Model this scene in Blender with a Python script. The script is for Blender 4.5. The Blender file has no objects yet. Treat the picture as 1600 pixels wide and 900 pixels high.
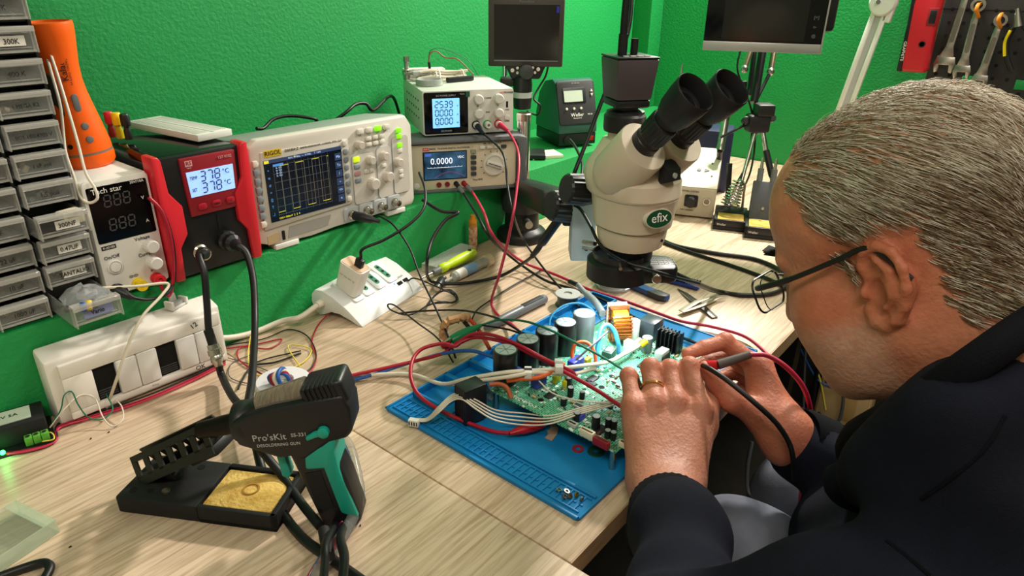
import bpy, bmesh, math, random
import numpy as np
from mathutils import Vector, Matrix, Euler
random.seed(7); np.random.seed(7)
S = bpy.context.scene
COL = S.collection
PI = math.pi
# ---------------------------------------------------------------- camera
# desk top is z = 0, floor z = -0.75, wall runs along x, camera half a metre above the desk
FPX = 1068.0
PITCH, ROLL, YAW = math.radians(24.56), math.radians(.84), math.radians(51.05)
CAM = Vector((0, 0, .5))
_f0 = Vector((math.sin(YAW), math.cos(YAW), 0)); _r0 = Vector((math.cos(YAW), -math.sin(YAW), 0)); _u0 = Vector((0, 0, 1))
CF = math.cos(PITCH)*_f0 - math.sin(PITCH)*_u0
_u = math.sin(PITCH)*_f0 + math.cos(PITCH)*_u0
CR = math.cos(ROLL)*_r0 + math.sin(ROLL)*_u
CU = -math.sin(ROLL)*_r0 + math.cos(ROLL)*_u
cd = bpy.data.cameras.new('camera'); cam = bpy.data.objects.new('camera', cd); COL.objects.link(cam)
cd.sensor_width = 36.0; cd.lens = FPX/1600*36; cd.clip_start = .01
cam.matrix_world = Matrix(((CR.x, CU.x, -CF.x, CAM.x), (CR.y, CU.y, -CF.y, CAM.y), (CR.z, CU.z, -CF.z, CAM.z), (0, 0, 0, 1)))
S.camera = cam
S.view_settings.view_transform = 'Standard'; S.view_settings.look = 'None'
S.view_settings.exposure = 0.12; S.view_settings.gamma = 1.0; S.view_settings.use_curve_mapping = False
# ---------------------------------------------------------------- world and room lights
wd = bpy.data.worlds.new('world'); S.world = wd; wd.use_nodes = True
wd.node_tree.nodes['Background'].inputs[0].default_value = (1.0, .96, .9, 1)
wd.node_tree.nodes['Background'].inputs[1].default_value = .08
def area(name, loc, target, sx, sy, power, color):
    l = bpy.data.lights.new(name, 'AREA'); l.shape = 'RECTANGLE'; l.size = sx; l.size_y = sy; l.energy = power; l.color = color
    o = bpy.data.objects.new(name, l); COL.objects.link(o); o.location = loc
    o.rotation_euler = (Vector(target)-Vector(loc)).to_track_quat('-Z', 'Y').to_euler(); return o
area('bench_lamp', (1.98, .60, 1.15), (.55, .60, .0), .16, .10, 36, (1, .92, .83))
area('ceiling_lamp', (1.30, -.35, 1.62), (.7, .4, 0), 1.0, .16, 14, (1, .90, .80))
area('ceiling_lamp_room', (-.5, -.2, 1.62), (.4, .8, 0), .9, .2, 13, (1, .87, .74))
# ---------------------------------------------------------------- helpers
def ray(px, py): return CF + CR*((px-800)/FPX) - CU*((py-450)/FPX)
def dp(px, py, d): return CAM + ray(px, py)*d
def w(px, py, z=0.0):
    r = ray(px, py); return CAM + r*((z-CAM.z)/r.z)
def wy(px, py, y):
    r = ray(px, py); return CAM + r*((y-CAM.y)/r.y)
def wx(px, py, x):
    r = ray(px, py); return CAM + r*((x-CAM.x)/r.x)
def lin(h):
    if isinstance(h, (tuple, list)): return tuple(h)
    h = h.lstrip('#'); c = [int(h[i:i+2], 16)/255 for i in (0, 2, 4)]
    return tuple(x/12.92 if x <= .04045 else ((x+.055)/1.055)**2.4 for x in c)
MATS = {}
def mat(name, col='#888888', rough=.5, metal=0., col2=None, nscale=40., nlo=.35, nhi=.65, bump=0., bscale=200., spec=.5,
        trans=0., alpha=1., emit=None, estr=0., coat=0., ior=1.45, stretch=None, sss=0., sheen=0.):
    if name in MATS: return MATS[name]
    m = bpy.data.materials.new(name); m.use_nodes = True; nt = m.node_tree; N = nt.nodes; Lk = nt.links
    b = N['Principled BSDF']; c = lin(col); b.inputs['Base Color'].default_value = (*c, 1)
    b.inputs['Roughness'].default_value = rough; b.inputs['Metallic'].default_value = metal
    b.inputs['Specular IOR Level'].default_value = spec; b.inputs['IOR'].default_value = ior
    b.inputs['Transmission Weight'].default_value = trans; b.inputs['Alpha'].default_value = alpha
    b.inputs['Coat Weight'].default_value = coat
    if sss: b.inputs['Subsurface Weight'].default_value = sss; b.inputs['Subsurface Radius'].default_value = (.01, .004, .002); b.inputs['Subsurface Scale'].default_value = 1.0
    if sheen: b.inputs['Sheen Weight'].default_value = sheen
    if emit: b.inputs['Emission Color'].default_value = (*lin(emit), 1); b.inputs['Emission Strength'].default_value = estr
    tc = mp = None
    def coord():
        nonlocal tc, mp
        if tc is None:
            tc = N.new('ShaderNodeTexCoord'); mp = N.new('ShaderNodeMapping'); Lk.new(tc.outputs['Object'], mp.inputs['Vector'])
            if stretch: mp.inputs['Scale'].default_value = stretch
        return mp.outputs['Vector']
    if col2:
        n = N.new('ShaderNodeTexNoise'); n.inputs['Scale'].default_value = nscale; n.inputs['Detail'].default_value = 4; Lk.new(coord(), n.inputs['Vector'])
        r = N.new('ShaderNodeValToRGB'); r.color_ramp.elements[0].position = nlo; r.color_ramp.elements[1].position = nhi
        r.color_ramp.elements[0].color = (*c, 1); r.color_ramp.elements[1].color = (*lin(col2), 1)
        Lk.new(n.outputs['Fac'], r.inputs['Fac']); Lk.new(r.outputs['Color'], b.inputs['Base Color'])
    if bump:
        n = N.new('ShaderNodeTexNoise'); n.inputs['Scale'].default_value = bscale; n.inputs['Detail'].default_value = 3; Lk.new(coord(), n.inputs['Vector'])
        bp = N.new('ShaderNodeBump'); bp.inputs['Strength'].default_value = bump; bp.inputs['Distance'].default_value = .002
        Lk.new(n.outputs['Fac'], bp.inputs['Height']); Lk.new(bp.outputs['Normal'], b.inputs['Normal'])
    MATS[name] = m; return m
class MB:
    def __init__(s, M=None): s.v = []; s.f = []; s.M = M or Matrix()
    def _add(s, vs, fs, M=None):
        k = len(s.v); T = s.M @ M if M is not None else s.M
        s.v += [tuple(T @ Vector(p)) for p in vs]; s.f += [tuple(i+k for i in f) for f in fs]; return s
    def box(s, c, d, M=None):
        x, y, z = c; a, b, e = d[0]/2, d[1]/2, d[2]/2
        return s._add([(x-a, y-b, z-e), (x+a, y-b, z-e), (x+a, y+b, z-e), (x-a, y+b, z-e), (x-a, y-b, z+e), (x+a, y-b, z+e), (x+a, y+b, z+e), (x-a, y+b, z+e)],
                      [(3, 2, 1, 0), (4, 5, 6, 7), (0, 1, 5, 4), (1, 2, 6, 5), (2, 3, 7, 6), (3, 0, 4, 7)], M)
    def b2(s, lo, hi, M=None): return s.box([(lo[i]+hi[i])/2 for i in range(3)], [abs(hi[i]-lo[i]) for i in range(3)], M)
    def cyl(s, p0, p1, r0, r1=None, n=20, M=None):
        p0 = Vector(p0); p1 = Vector(p1); r1 = r0 if r1 is None else r1
        ax = (p1-p0).normalized(); a = ax.orthogonal().normalized(); b = ax.cross(a)
        vs = []; fs = []
        for p, r in ((p0, r0), (p1, r1)):
            for i in range(n):
                t = 2*PI*i/n; vs.append(p+a*(r*math.cos(t))+b*(r*math.sin(t)))
        for i in range(n): j = (i+1) % n; fs.append((i, j, n+j, n+i))
        fs.append(tuple(range(n-1, -1, -1))); fs.append(tuple(range(n, 2*n)))
        return s._add(vs, fs, M)
    def lathe(s, prof, o=(0, 0, 0), ax=(0, 0, 1), n=28, M=None, close=False):
        o = Vector(o); ax = Vector(ax).normalized(); a = ax.orthogonal().normalized(); b = ax.cross(a); vs = []; fs = []
        for r, h in prof:
            for i in range(n):
                t = 2*PI*i/n; vs.append(o+ax*h+a*(r*math.cos(t))+b*(r*math.sin(t)))
        m = len(prof)
        for k in range(m if close else m-1):
            q = (k+1) % m
            for i in range(n): j = (i+1) % n; fs.append((k*n+i, k*n+j, q*n+j, q*n+i))
        if not close:
            if prof[0][0] > 1e-5: fs.append(tuple(range(n-1, -1, -1)))
            if prof[-1][0] > 1e-5: fs.append(tuple(range((m-1)*n, m*n)))
        return s._add(vs, fs, M)
    def prism(s, poly, z0, z1, M=None):
        n = len(poly); ar = sum(poly[i][0]*poly[(i+1) % n][1]-poly[(i+1) % n][0]*poly[i][1] for i in range(n))
        if ar < 0: poly = poly[::-1]
        vs = [(x, y, z0) for x, y in poly]+[(x, y, z1) for x, y in poly]
        fs = [tuple(range(n-1, -1, -1)), tuple(range(n, 2*n))]+[(i, (i+1) % n, n+(i+1) % n, n+i) for i in range(n)]
        return s._add(vs, fs, M)
    def xz(s, poly, y0, y1, M=None):   # polygon in local x,z extruded along y
        T = Matrix(((1, 0, 0, 0), (0, 0, -1, 0), (0, 1, 0, 0), (0, 0, 0, 1)))   # (x,y,z)->(x,-z,y)
        return s.prism(poly, -y1, -y0, (M @ T) if M is not None else T)
    def yz(s, poly, x0, x1, M=None):   # polygon in local y,z extruded along x
        T = Matrix(((0, 0, 1, 0), (1, 0, 0, 0), (0, 1, 0, 0), (0, 0, 0, 1)))
        return s.prism(poly, x0, x1, (M @ T) if M is not None else T)
    def tube(s, pts, r, n=8, closed=False, M=None):
        pts = [Vector(p) for p in pts]; m = len(pts); rs = r if isinstance(r, (list, tuple)) else [r]*m
        vs = []; fs = []; a = None
        for i in range(m):
            if closed: t = pts[(i+1) % m]-pts[i-1]
            else: t = pts[min(i+1, m-1)]-pts[max(i-1, 0)]
            t = t.normalized() if t.length > 1e-9 else Vector((0, 0, 1))
            a = t.orthogonal().normalized() if a is None else (a-t*a.dot(t)).normalized()
            b = t.cross(a)
            for k in range(n):
                g = 2*PI*k/n; vs.append(pts[i]+a*(rs[i]*math.cos(g))+b*(rs[i]*math.sin(g)))
        for i in range(m if closed else m-1):
            q = (i+1) % m
            for k in range(n): j = (k+1) % n; fs.append((i*n+k, i*n+j, q*n+j, q*n+k))
        if not closed: fs.append(tuple(range(n-1, -1, -1))); fs.append(tuple(range((m-1)*n, m*n)))
        return s._add(vs, fs, M)
    def loft(s, rings, M=None, cap=True):
        n = len(rings[0]); vs = [p for r in rings for p in r]; fs = []
        for k in range(len(rings)-1):
            for i in range(n): j = (i+1) % n; fs.append((k*n+i, k*n+j, (k+1)*n+j, (k+1)*n+i))
        if cap: fs.append(tuple(range(n-1, -1, -1))); fs.append(tuple(range((len(rings)-1)*n, len(rings)*n)))
        return s._add(vs, fs, M)
    def sphere(s, c, r, n=16, m=10, M=None, sc=(1, 1, 1)):
        c = Vector(c); vs = [c+Vector((0, 0, -r*sc[2]))]; fs = []
        for k in range(1, m):
            t = -PI/2+PI*k/m
            for i in range(n):
                g = 2*PI*i/n; vs.append(c+Vector((r*math.cos(t)*math.cos(g)*sc[0], r*math.cos(t)*math.sin(g)*sc[1], r*math.sin(t)*sc[2])))
        vs.append(c+Vector((0, 0, r*sc[2]))); e = len(vs)-1
        for i in range(n): fs.append((0, 1+(i+1) % n, 1+i)); fs.append((e, 1+(m-2)*n+i, 1+(m-2)*n+(i+1) % n))
        for k in range(m-2):
            for i in range(n): j = (i+1) % n; fs.append((1+k*n+i, 1+k*n+j, 1+(k+1)*n+j, 1+(k+1)*n+i))
        return s._add(vs, fs, M)
    def mesh(s, name, bevel=0, seg=2, ang=40, smooth=True):
        me = bpy.data.meshes.new(name); me.from_pydata(s.v, [], s.f)
        if bevel or True:
            bm = bmesh.new(); bm.from_mesh(me)
            bmesh.ops.recalc_face_normals(bm, faces=bm.faces)
            if bevel:
                es = [e for e in bm.edges if len(e.link_faces) == 2 and e.calc_face_angle(0) > math.radians(30)]
                bmesh.ops.bevel(bm, geom=es, offset=bevel, segments=seg, profile=.5, affect='EDGES', clamp_overlap=True)
            bm.to_mesh(me); bm.free()
        if smooth:
            me.shade_smooth(); me.set_sharp_from_angle(angle=math.radians(ang))
        return me
    def build(s, name, m, parent=None, bevel=0, seg=2, ang=40, smooth=True, **tags):
        me = s.mesh(name, bevel, seg, ang, smooth); me.materials.append(m if not isinstance(m, str) else MATS[m])
        o = bpy.data.objects.new(name, me); COL.objects.link(o); o.parent = parent
        for k, v in tags.items(): o[k] = v
        return o
def B(M=None): return MB(M)
def T(x, y, z): return Matrix.Translation((x, y, z))
def Rz(a): return Matrix.Rotation(a, 4, 'Z')
def Rx(a): return Matrix.Rotation(a, 4, 'X')
def Ry(a): return Matrix.Rotation(a, 4, 'Y')
def frame(o, x, z):   # matrix with local x and approx z
    x = Vector(x).normalized(); z = Vector(z); z = (z-x*z.dot(x)).normalized(); y = z.cross(x)
    return Matrix(((x.x, y.x, z.x, o[0]), (x.y, y.y, z.y, o[1]), (x.z, y.z, z.z, o[2]), (0, 0, 0, 1)))
def thing(name, label, cat, loc=(0, 0, 0), rz=0., group=None, M=None):
    o = bpy.data.objects.new(name, None); COL.objects.link(o); o.empty_display_size = .02
    if M is not None: o.matrix_world = M
    else: o.location = loc; o.rotation_euler = (0, 0, rz)
    o['label'] = label; o['category'] = cat
    if group: o['group'] = group
    return o
def tag(o, label, cat, group=None):
    o['label'] = label; o['category'] = cat
    if group: o['group'] = group
    return o
def dup(o, parent=None):
    c = o.copy(); COL.objects.link(c); c.parent = parent
    for ch in list(o.children): dup(ch, c)
    return c
def struct(name, mb, m, parent=None, bevel=0):
    o = mb.build(name, m, parent, bevel)
    if parent is None: o['kind'] = 'structure'
    return o
def txt(s, size, m, parent, M, name='lettering', ext=.0002, align='CENTER', sx=1.):
    c = bpy.data.curves.new('tmp', 'FONT'); c.body = s; c.size = size; c.extrude = ext; c.align_x = align; c.align_y = 'CENTER'; c.resolution_u = 2
    t = bpy.data.objects.new('tmp', c); COL.objects.link(t); bpy.context.view_layer.update()
    me = bpy.data.meshes.new_from_object(t.evaluated_get(bpy.context.evaluated_depsgraph_get())); bpy.data.objects.remove(t); bpy.data.curves.remove(c)
    me.transform(M @ Matrix.Diagonal((sx, 1, 1, 1))); me.materials.clear(); me.materials.append(m if not isinstance(m, str) else MATS[m]); me.name = name
    o = bpy.data.objects.new(name, me); COL.objects.link(o); o.parent = parent; return o
FRONT = Rx(PI/2)          # text standing upright on a face that looks towards local -y
def ft(x, z, y=-.0004): return T(x, y, z) @ FRONT
SEG = {'0': 'abcdef', '1': 'bc', '2': 'abged', '3': 'abgcd', '5': 'afgcd', '7': 'abc', '8': 'abcdefg', '9': 'abcfgd', '.': '', ' ': ''}
def seg7(s, h, M, th=.11, slant=.08):   # digits in the x,y plane of M
    mb = MB(M); x = 0.; wd_ = h*.52
    for ch in s:
        if ch == '.': mb.box((x-.08*h, .05*h, 0), (.1*h, .1*h, .0004)); continue
        P = {'a': ((0, 1), (1, 1)), 'b': ((1, 1), (1, .5)), 'c': ((1, .5), (1, 0)), 'd': ((0, 0), (1, 0)), 'e': ((0, 0), (0, .5)), 'f': ((0, .5), (0, 1)), 'g': ((0, .5), (1, .5))}
        for k in SEG[ch]:
            (x0, y0), (x1, y1) = P[k]; t = th*h/2; g = .06*h
            X0, Y0, X1, Y1 = x0*wd_, y0*h, x1*wd_, y1*h
            if Y0 == Y1: q = [(X0+g, Y0-t), (X1-g, Y0-t), (X1-g, Y0+t), (X0+g, Y0+t)]
            else:
                a_, b_ = min(Y0, Y1)+g, max(Y0, Y1)-g; q = [(X0-t, a_), (X0+t, a_), (X0+t, b_), (X0-t, b_)]
            mb.prism([(x+u+slant*v, v) for u, v in q], -.0002, .0002)
        x += h*.8
    return mb
def spl(pts, k=6, closed=False):
    P = [Vector(p) for p in pts]; n = len(P); out = []
    if n < 3 and not closed: return P
    for i in range(n if closed else n-1):
        a = P[(i-1) % n] if (closed or i) else P[0]*2-P[1]; b = P[i]; c = P[(i+1) % n]
        d = P[(i+2) % n] if (closed or i+2 < n) else P[-1]*2-P[-2]
        for j in range(k):
            t = j/k; out.append(.5*((2*b)+(c-a)*t+(2*a-5*b+4*c-d)*t*t+(3*b-a-3*c+d)*t**3))
    if not closed: out.append(P[-1])
    return out
def cable(name, pts, r, m, label=None, cat='cable', group=None, parent=None, k=6, n=8, wpar=None):
    o = B().tube(spl(pts, k), r, n).build(name, m, parent, ang=80)
    if wpar is not None: o.parent = wpar; o.matrix_parent_inverse = wpar.matrix_basis.inverted()
    if label: tag(o, label, cat, group)
    return o
def rrect(w_, h_, r, n=4, cx=0, cy=0):
    out = []
    for (sx, sy, a0) in ((1, 1, 0), (-1, 1, 90), (-1, -1, 180), (1, -1, 270)):
        for i in range(n+1):
            a = math.radians(a0+90*i/n); out.append((cx+sx*(w_/2-r)+r*math.cos(a), cy+sy*(h_/2-r)+r*math.sin(a)))
    return out
def circ(r, n=16, cx=0, cy=0): return [(cx+r*math.cos(2*PI*i/n), cy+r*math.sin(2*PI*i/n)) for i in range(n)]
def knob(mb, c, r, h, ax, ridges=18, top=.8):   # knurled knob
    c = Vector(c); ax = Vector(ax).normalized(); a = ax.orthogonal().normalized(); b = ax.cross(a); n = ridges*2
    def ring(rr, hh, am): return [c+ax*hh+(a*math.cos(2*PI*i/n)+b*math.sin(2*PI*i/n))*(rr*(1+(am if i % 2 else -am))) for i in range(n)]
    return mb.loft([ring(r, 0, 0), ring(r, h*.15, .03), ring(r*.95, h*.9, .03), ring(r*top, h, 0)])
# ---------------------------------------------------------------- palette
mat('white_pl', '#e4e2dc', .4); mat('cream_pl', '#e8dfc4', .45); mat('ivory', '#d9d2c2', .45); mat('black_pl', '#16171a', .42); mat('black_matte', '#101113', .7)
mat('grey_pl', '#6d7072', .5); mat('dkgrey_pl', '#38393b', .5); mat('ltgrey_pl', '#b4b6b5', .45); mat('red_pl', '#cf2330', .38); mat('dkred_pl', '#8e1826', .45)
mat('chrome', '#d8d8d8', .12, 1.); mat('steel', '#cbc7c0', .3, 1., col2='#a8a49d', nscale=60); mat('nickel', '#c9c4b8', .25, 1.); mat('copper', '#b5653a', .35, .8); mat('brass', '#c7a047', .35, 1.)
mat('orange_pl', '#f2600c', .4, spec=.4); mat('yellow_pl', '#e8c914', .45); mat('green_pl', '#2c9a4a', .45); mat('teal', '#15a08e', .42); mat('lime', '#b9d81c', .4)
mat('cable_black', '#0e0f11', .45); mat('cable_red', '#a3122c', .4); mat('cable_crim', '#c02a4c', .4); mat('cable_white', '#d8d0c0', .45); mat('cable_cream', '#d6cdb8', .5)
mat('cable_blue', '#1f56a0', .45); mat('cable_ltblue', '#3fa4d8', .4); mat('cable_green', '#0d6b4c', .45); mat('cable_grey', '#55585b', .5); mat('cable_yellow', '#d8c64a', .5); mat('cable_orange', '#d9602a', .45)
mat('thin_clear', '#dfe8dc', .08, alpha=.22); mat('thin_green', '#cfe0c4', .10, alpha=.30); mat('glass_clear', '#ffffff', .05, trans=1., ior=1.3); mat('clear_pl', '#eef2ee', .12, trans=.95, ior=1.22); mat('clear_green', '#d6e8cf', .15, trans=.93, ior=1.2)
mat('ink', '#1b1b1d', .6); mat('ink_white', '#eceae4', .6); mat('paper', '#ece9e2', .7); mat('hole', '#050505', .9)
mat('lcd_on', '#9cc4ff', .3, emit='#8fb8ff', estr=.75); mat('lcd_seg', '#1a2c55', .5)
# ---------------------------------------------------------------- room
YW, YL, LEDGE, XR = 1.14, .878, .12, 2.06
def wall_mat(name, c1, c2):
    m = mat(name, c1, .55, col2=c2, nscale=3., nlo=.3, nhi=.7); nt = m.node_tree; N = nt.nodes; b = N['Principled BSDF']
    tc = N.new('ShaderNodeTexCoord'); n1 = N.new('ShaderNodeTexNoise'); n1.inputs['Scale'].default_value = 170; n1.inputs['Detail'].default_value = 3; n1.inputs['Roughness'].default_value = .55
    nt.links.new(tc.outputs['Object'], n1.inputs['Vector'])
    bp = N.new('ShaderNodeBump'); bp.inputs['Strength'].default_value = .38; bp.inputs['Distance'].default_value = .0035
    nt.links.new(n1.outputs['Fac'], bp.inputs['Height']); nt.links.new(bp.outputs['Normal'], b.inputs['Normal'])
    return m
wall_mat('green_paint', '#148a42', '#189248'); wall_mat('plain_paint', '#c9c4b8', '#d2cdc0')
mat('floor_m', '#3a3632', .6, col2='#2c2926', nscale=6)
struct('floor', B().b2((-1.6, -1.8, -.80), (XR+.1, YW+.1, -.75)), 'floor_m')
struct('ceiling', B().b2((-1.6, -1.8, 1.70), (XR+.1, YW+.1, 1.75)), 'plain_paint')
struct('wall_back', B().b2((-1.6, YW, -.75), (XR+.1, YW+.1, 1.7)), 'green_paint')
struct('wall_ledge', B().b2((-1.6, YL, -.75), (XR, YW, LEDGE)), 'green_paint', bevel=.004)
struct('wall_right', B().b2((XR, -1.8, -.75), (XR+.1, YW, 1.7)), 'green_paint')
struct('wall_left', B().b2((-1.7, -1.8, -.75), (-1.6, YW+.1, 1.7)), 'plain_paint')
struct('wall_front', B().b2((-1.7, -1.9, -.75), (XR+.1, -1.8, 1.7)), 'plain_paint')
struct('trim_1', B().b2((XR-.075, YW-.06, LEDGE), (XR, YW, 1.7)), 'green_paint', bevel=.003)
struct('shade_panel', B().b2((XR-.012, -1.8, -.75), (XR, .876, -.03)), mat('under_desk_shade', '#2a2522', .7))  # dark sheet added over the lower green wall, its colour stands in for under-desk shade
# wood laminate
def wood():
    m = mat('oak', '#cbb192', .42); nt = m.node_tree; N = nt.nodes; Lk = nt.links; b = N['Principled BSDF']
    tc = N.new('ShaderNodeTexCoord'); mp = N.new('ShaderNodeMapping'); mp.inputs['Scale'].default_value = (5, 90, 90); Lk.new(tc.outputs['Object'], mp.inputs['Vector'])
    n1 = N.new('ShaderNodeTexNoise'); n1.inputs['Scale'].default_value = 2.2; n1.inputs['Detail'].default_value = 6; n1.inputs['Roughness'].default_value = .6; n1.inputs['Distortion'].default_value = .6; Lk.new(mp.outputs['Vector'], n1.inputs['Vector'])
    mp2 = N.new('ShaderNodeMapping'); mp2.inputs['Scale'].default_value = (1.2, 9, 9); Lk.new(tc.outputs['Object'], mp2.inputs['Vector'])
    n2 = N.new('ShaderNodeTexNoise'); n2.inputs['Scale'].default_value = 1.6; n2.inputs['Detail'].default_value = 3; n2.inputs['Distortion'].default_value = 1.2; Lk.new(mp2.outputs['Vector'], n2.inputs['Vector'])
    r1 = N.new('ShaderNodeValToRGB'); e = r1.color_ramp.elements; e[0].position = .33; e[0].color = (*lin('#b0977c'), 1); e[1].position = .58; e[1].color = (*lin('#d6c0a8'), 1); Lk.new(n1.outputs['Fac'], r1.inputs['Fac'])
    r2 = N.new('ShaderNodeValToRGB'); e = r2.color_ramp.elements; e[0].position = .35; e[0].color = (.86, .84, .82, 1); e[1].position = .65; e[1].color = (1.06, 1.05, 1.03, 1); Lk.new(n2.outputs['Fac'], r2.inputs['Fac'])
    mx = N.new('ShaderNodeMix'); mx.data_type = 'RGBA'; mx.blend_type = 'MULTIPLY'; mx.inputs[0].default_value = 1; Lk.new(r1.outputs['Color'], mx.inputs[6]); Lk.new(r2.outputs['Color'], mx.inputs[7])
    Lk.new(mx.outputs[2], b.inputs['Base Color'])
    bp = N.new('ShaderNodeBump'); bp.inputs['Strength'].default_value = .12; bp.inputs['Distance'].default_value = .001; Lk.new(n1.outputs['Fac'], bp.inputs['Height']); Lk.new(bp.outputs['Normal'], b.inputs['Normal'])
wood(); mat('oak_edge', '#b89672', .5, col2='#a5845f', nscale=30, stretch=(1, 1, 8)); mat('desk_leg', '#1b1b1c', .5)
d1 = thing('desk', 'pale oak desk wing in the foreground under the desoldering gun', 'desk', (0, 0, 0), group='pale oak workbench')
B().b2((-.62, -.55, -.026), (.4062, .876, 0)).build('tabletop', 'oak', d1, .0012)
for x, y in ((-.55, -.48), (.34, -.48), (-.55, .8)): B().b2((x-.025, y-.025, -.75), (x+.025, y+.025, -.026)).build('leg', 'desk_leg', d1)
d2 = thing('desk', 'long pale oak desk under the blue mat and microscope', 'desk', (0, 0, 0), group='pale oak workbench')
B().b2((.4078, .254, -.026), (XR-.004, .876, 0)).build('tabletop', 'oak', d2, .0012)
B().b2((.4078, .2527, -.0255), (XR-.004, .2541, -.0005)).build('edge_band', 'oak_edge', d2)
for x, y in ((.45, .8), (1.80, .45), (1.98, .8), (1.25, .8)): B().b2((x-.025, y-.025, -.75), (x+.025, y+.025, -.026)).build('leg', 'desk_leg', d2)
# ================================================================ instruments on the ledge
def led_face(root, x0, z0, s, h, m, name='digits', y=-.0006, slant=.08, th=.11):
    return seg7(s, h, T(x0, y, z0) @ FRONT, th, slant).build(name, m, root, smooth=False)
# ---- white bench supply (left): front x .283-.359, z .12-.27
t = thing('bench_power_supply', 'white slim bench power supply with dark display, carrying the orange torch', 'power supply', (.283, .879, LEDGE+.006))
Wd, Hg, Dp = .077, .146, .21
B().b2((0, .004, 0), (Wd, Dp, Hg)).build('case', 'white_pl', t, .002)
B().xz(rrect(Wd, Hg, .005, 4, Wd/2, Hg/2), 0, .005).build('front_panel', 'white_pl', t, .0012)
B().xz(rrect(.070, .070, .002, 3, Wd/2, .104), -.0005, .001).build('display_window', mat('disp_black', '#07080b', .12), t)
txt('Tech star', .0092, 'ink_white', t, ft(.026, .133, -.0008)); txt('30V/10A', .0048, 'ink_white', t, ft(.062, .1365, -.0008))
mat('seg_off', '#4a4b4e', .4)
led_face(t, .020, .113, '888', .014, 'seg_off', y=-.0009); led_face(t, .020, .083, '888', .014, 'seg_off', y=-.0009)
txt('V', .006, 'ink_white', t, ft(.065, .115, -.0008)); txt('A', .006, 'ink_white', t, ft(.065, .085, -.0008))
B().b2((.005, -.0005, .0605), (.022, .001, .0655)).build('model_plate', 'ink', t); txt('K-3010D', .0038, 'ink_white', t, ft(.0135, .063, -.0009))
txt('On/Off', .0062, 'ink', t, ft(.014, .050)); txt('Voltage', .0062, 'ink', t, ft(.054, .064)); txt('Current', .0062, 'ink', t, ft(.055, .042)); txt('GND', .005, 'ink', t, ft(.034, .018)); txt('+', .006, 'ink', t, ft(.057, .018))
B().lathe([(.009, 0), (.009, .002), (.0075, .0025), (.0075, .001), (.006, .001), (.006, .0035), (0, .0035)], (.015, 0, .037), (0, -1, 0)).build('power_button', 'white_pl', t)
for z in (.053, .030): knob(B(), (.060, 0, z), .0085, .014, (0, -1, 0), 14).build('knob', 'white_pl', t, ang=25)
for x, m in ((.012, 'black_pl'), (.037, 'yellow_pl'), (.060, 'red_pl')):
    B().lathe([(.0075, 0), (.0075, .003), (.006, .0035), (.006, .008), (.0072, .009), (.0072, .014), (.003, .014), (.003, .006), (0, .006)], (x, 0, .007), (0, -1, 0), 18).build('binding_post', m, t)
for x in (.01, .067): B().cyl((x, .03, -.006), (x, .03, 0), .005).build('foot', 'black_pl', t); B().cyl((x, .18, -.006), (x, .18, 0), .005).build('foot', 'black_pl', t)
# ---- red and black soldering station
t = thing('soldering_station', 'black soldering station with red side bars and a lit blue temperature display', 'soldering station', (.366, .872, LEDGE+.002))
Wd, Hg, Dp = .122, .168, .205
B().b2((.006, .006, 0), (Wd-.006, Dp, Hg-.003)).build('case', mat('gloss_black', '#0b0c0e', .12), t, .003)
B().xz([(.006, .002), (Wd-.006, .002), (Wd-.006, Hg-.004), (.006, Hg-.004)], 0, .012).build('front_panel', 'black_pl', t, .002)
ol = [(-.002, 0), (.010, 0), (.012, .045), (.024, .062), (.024, .100), (.010, .120), (.008, Hg-.006), (.004, Hg), (-.004, Hg), (-.004, .02)]
B().xz(ol, -.006, .022).build('side_bar', 'red_pl', t, .002)
B().xz([(Wd-x, z) for x, z in ol], -.006, .022).build('side_bar', 'red_pl', t, .002)
B().xz([(.034, .082), (.104, .082), (.108, .160), (.031, .160)], -.004, .001).build('display_frame', 'dkred_pl', t, .0015)
B().xz([(.038, .108), (.100, .108), (.1015, .1415), (.0365, .1415)], -.0048, -.003).build('screen', 'lcd_on', t)
txt('TEMP', .0062, 'lcd_seg', t, ft(.045, .133, -.0053), sx=.7); txt('SET', .0062, 'lcd_seg', t, ft(.044, .117, -.0053), sx=.7)
for z in (.127, .1115):
    led_face(t, .054, z, '378', .0125, 'lcd_seg', y=-.0053); txt('°C', .009, 'lcd_seg', t, ft(.090, z+.007, -.0053))
B().xz(rrect(.0095, .0075, .0005, 2, .042, .1525), -.0046, -.0039).build('logo', mat('logo_pale', '#d9a2a4', .5), t); txt('RS', .0072, 'dkred_pl', t, ft(.042, .1528, -.0048)); txt('PRO', .003, 'logo_pale', t, ft(.042, .1464, -.0045))
txt('137-0202', .0052, 'logo_pale', t, ft(.092, .153, -.0045))
mat('btn_red', '#a3182a', .4)
for x in (.050, .070, .090): B().xz(rrect(.0125, .0085, .0035, 4, x, .0935), -.0065, -.003).build('button', 'btn_red', t, .001)
for x, s in ((.050, '▲'), (.070, 'MODE'), (.090, '●')): txt('+' if x > .08 else ('-' if x < .06 else 'MENU'), .0035, 'ink', t, ft(x, .0935, -.0068))
B().xz(rrect(.0035, .020, .0016, 3, .071, .066), -.0012, .001).build('pilot_slot', 'hole', t)
B().lathe([(.0105, 0), (.0105, .004), (.0085, .006), (.0085, .016), (.006, .017), (0, .017)], (.037, 0, .032), (0, -1, 0)).build('socket', 'nickel', t)
B().lathe([(.0145, 0), (.0145, .008), (.012, .012), (.012, .02), (.007, .026), (0, .026)], (.076, 0, .038), (0, -1, 0), 12).build('socket', 'black_pl', t, ang=20)
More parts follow.
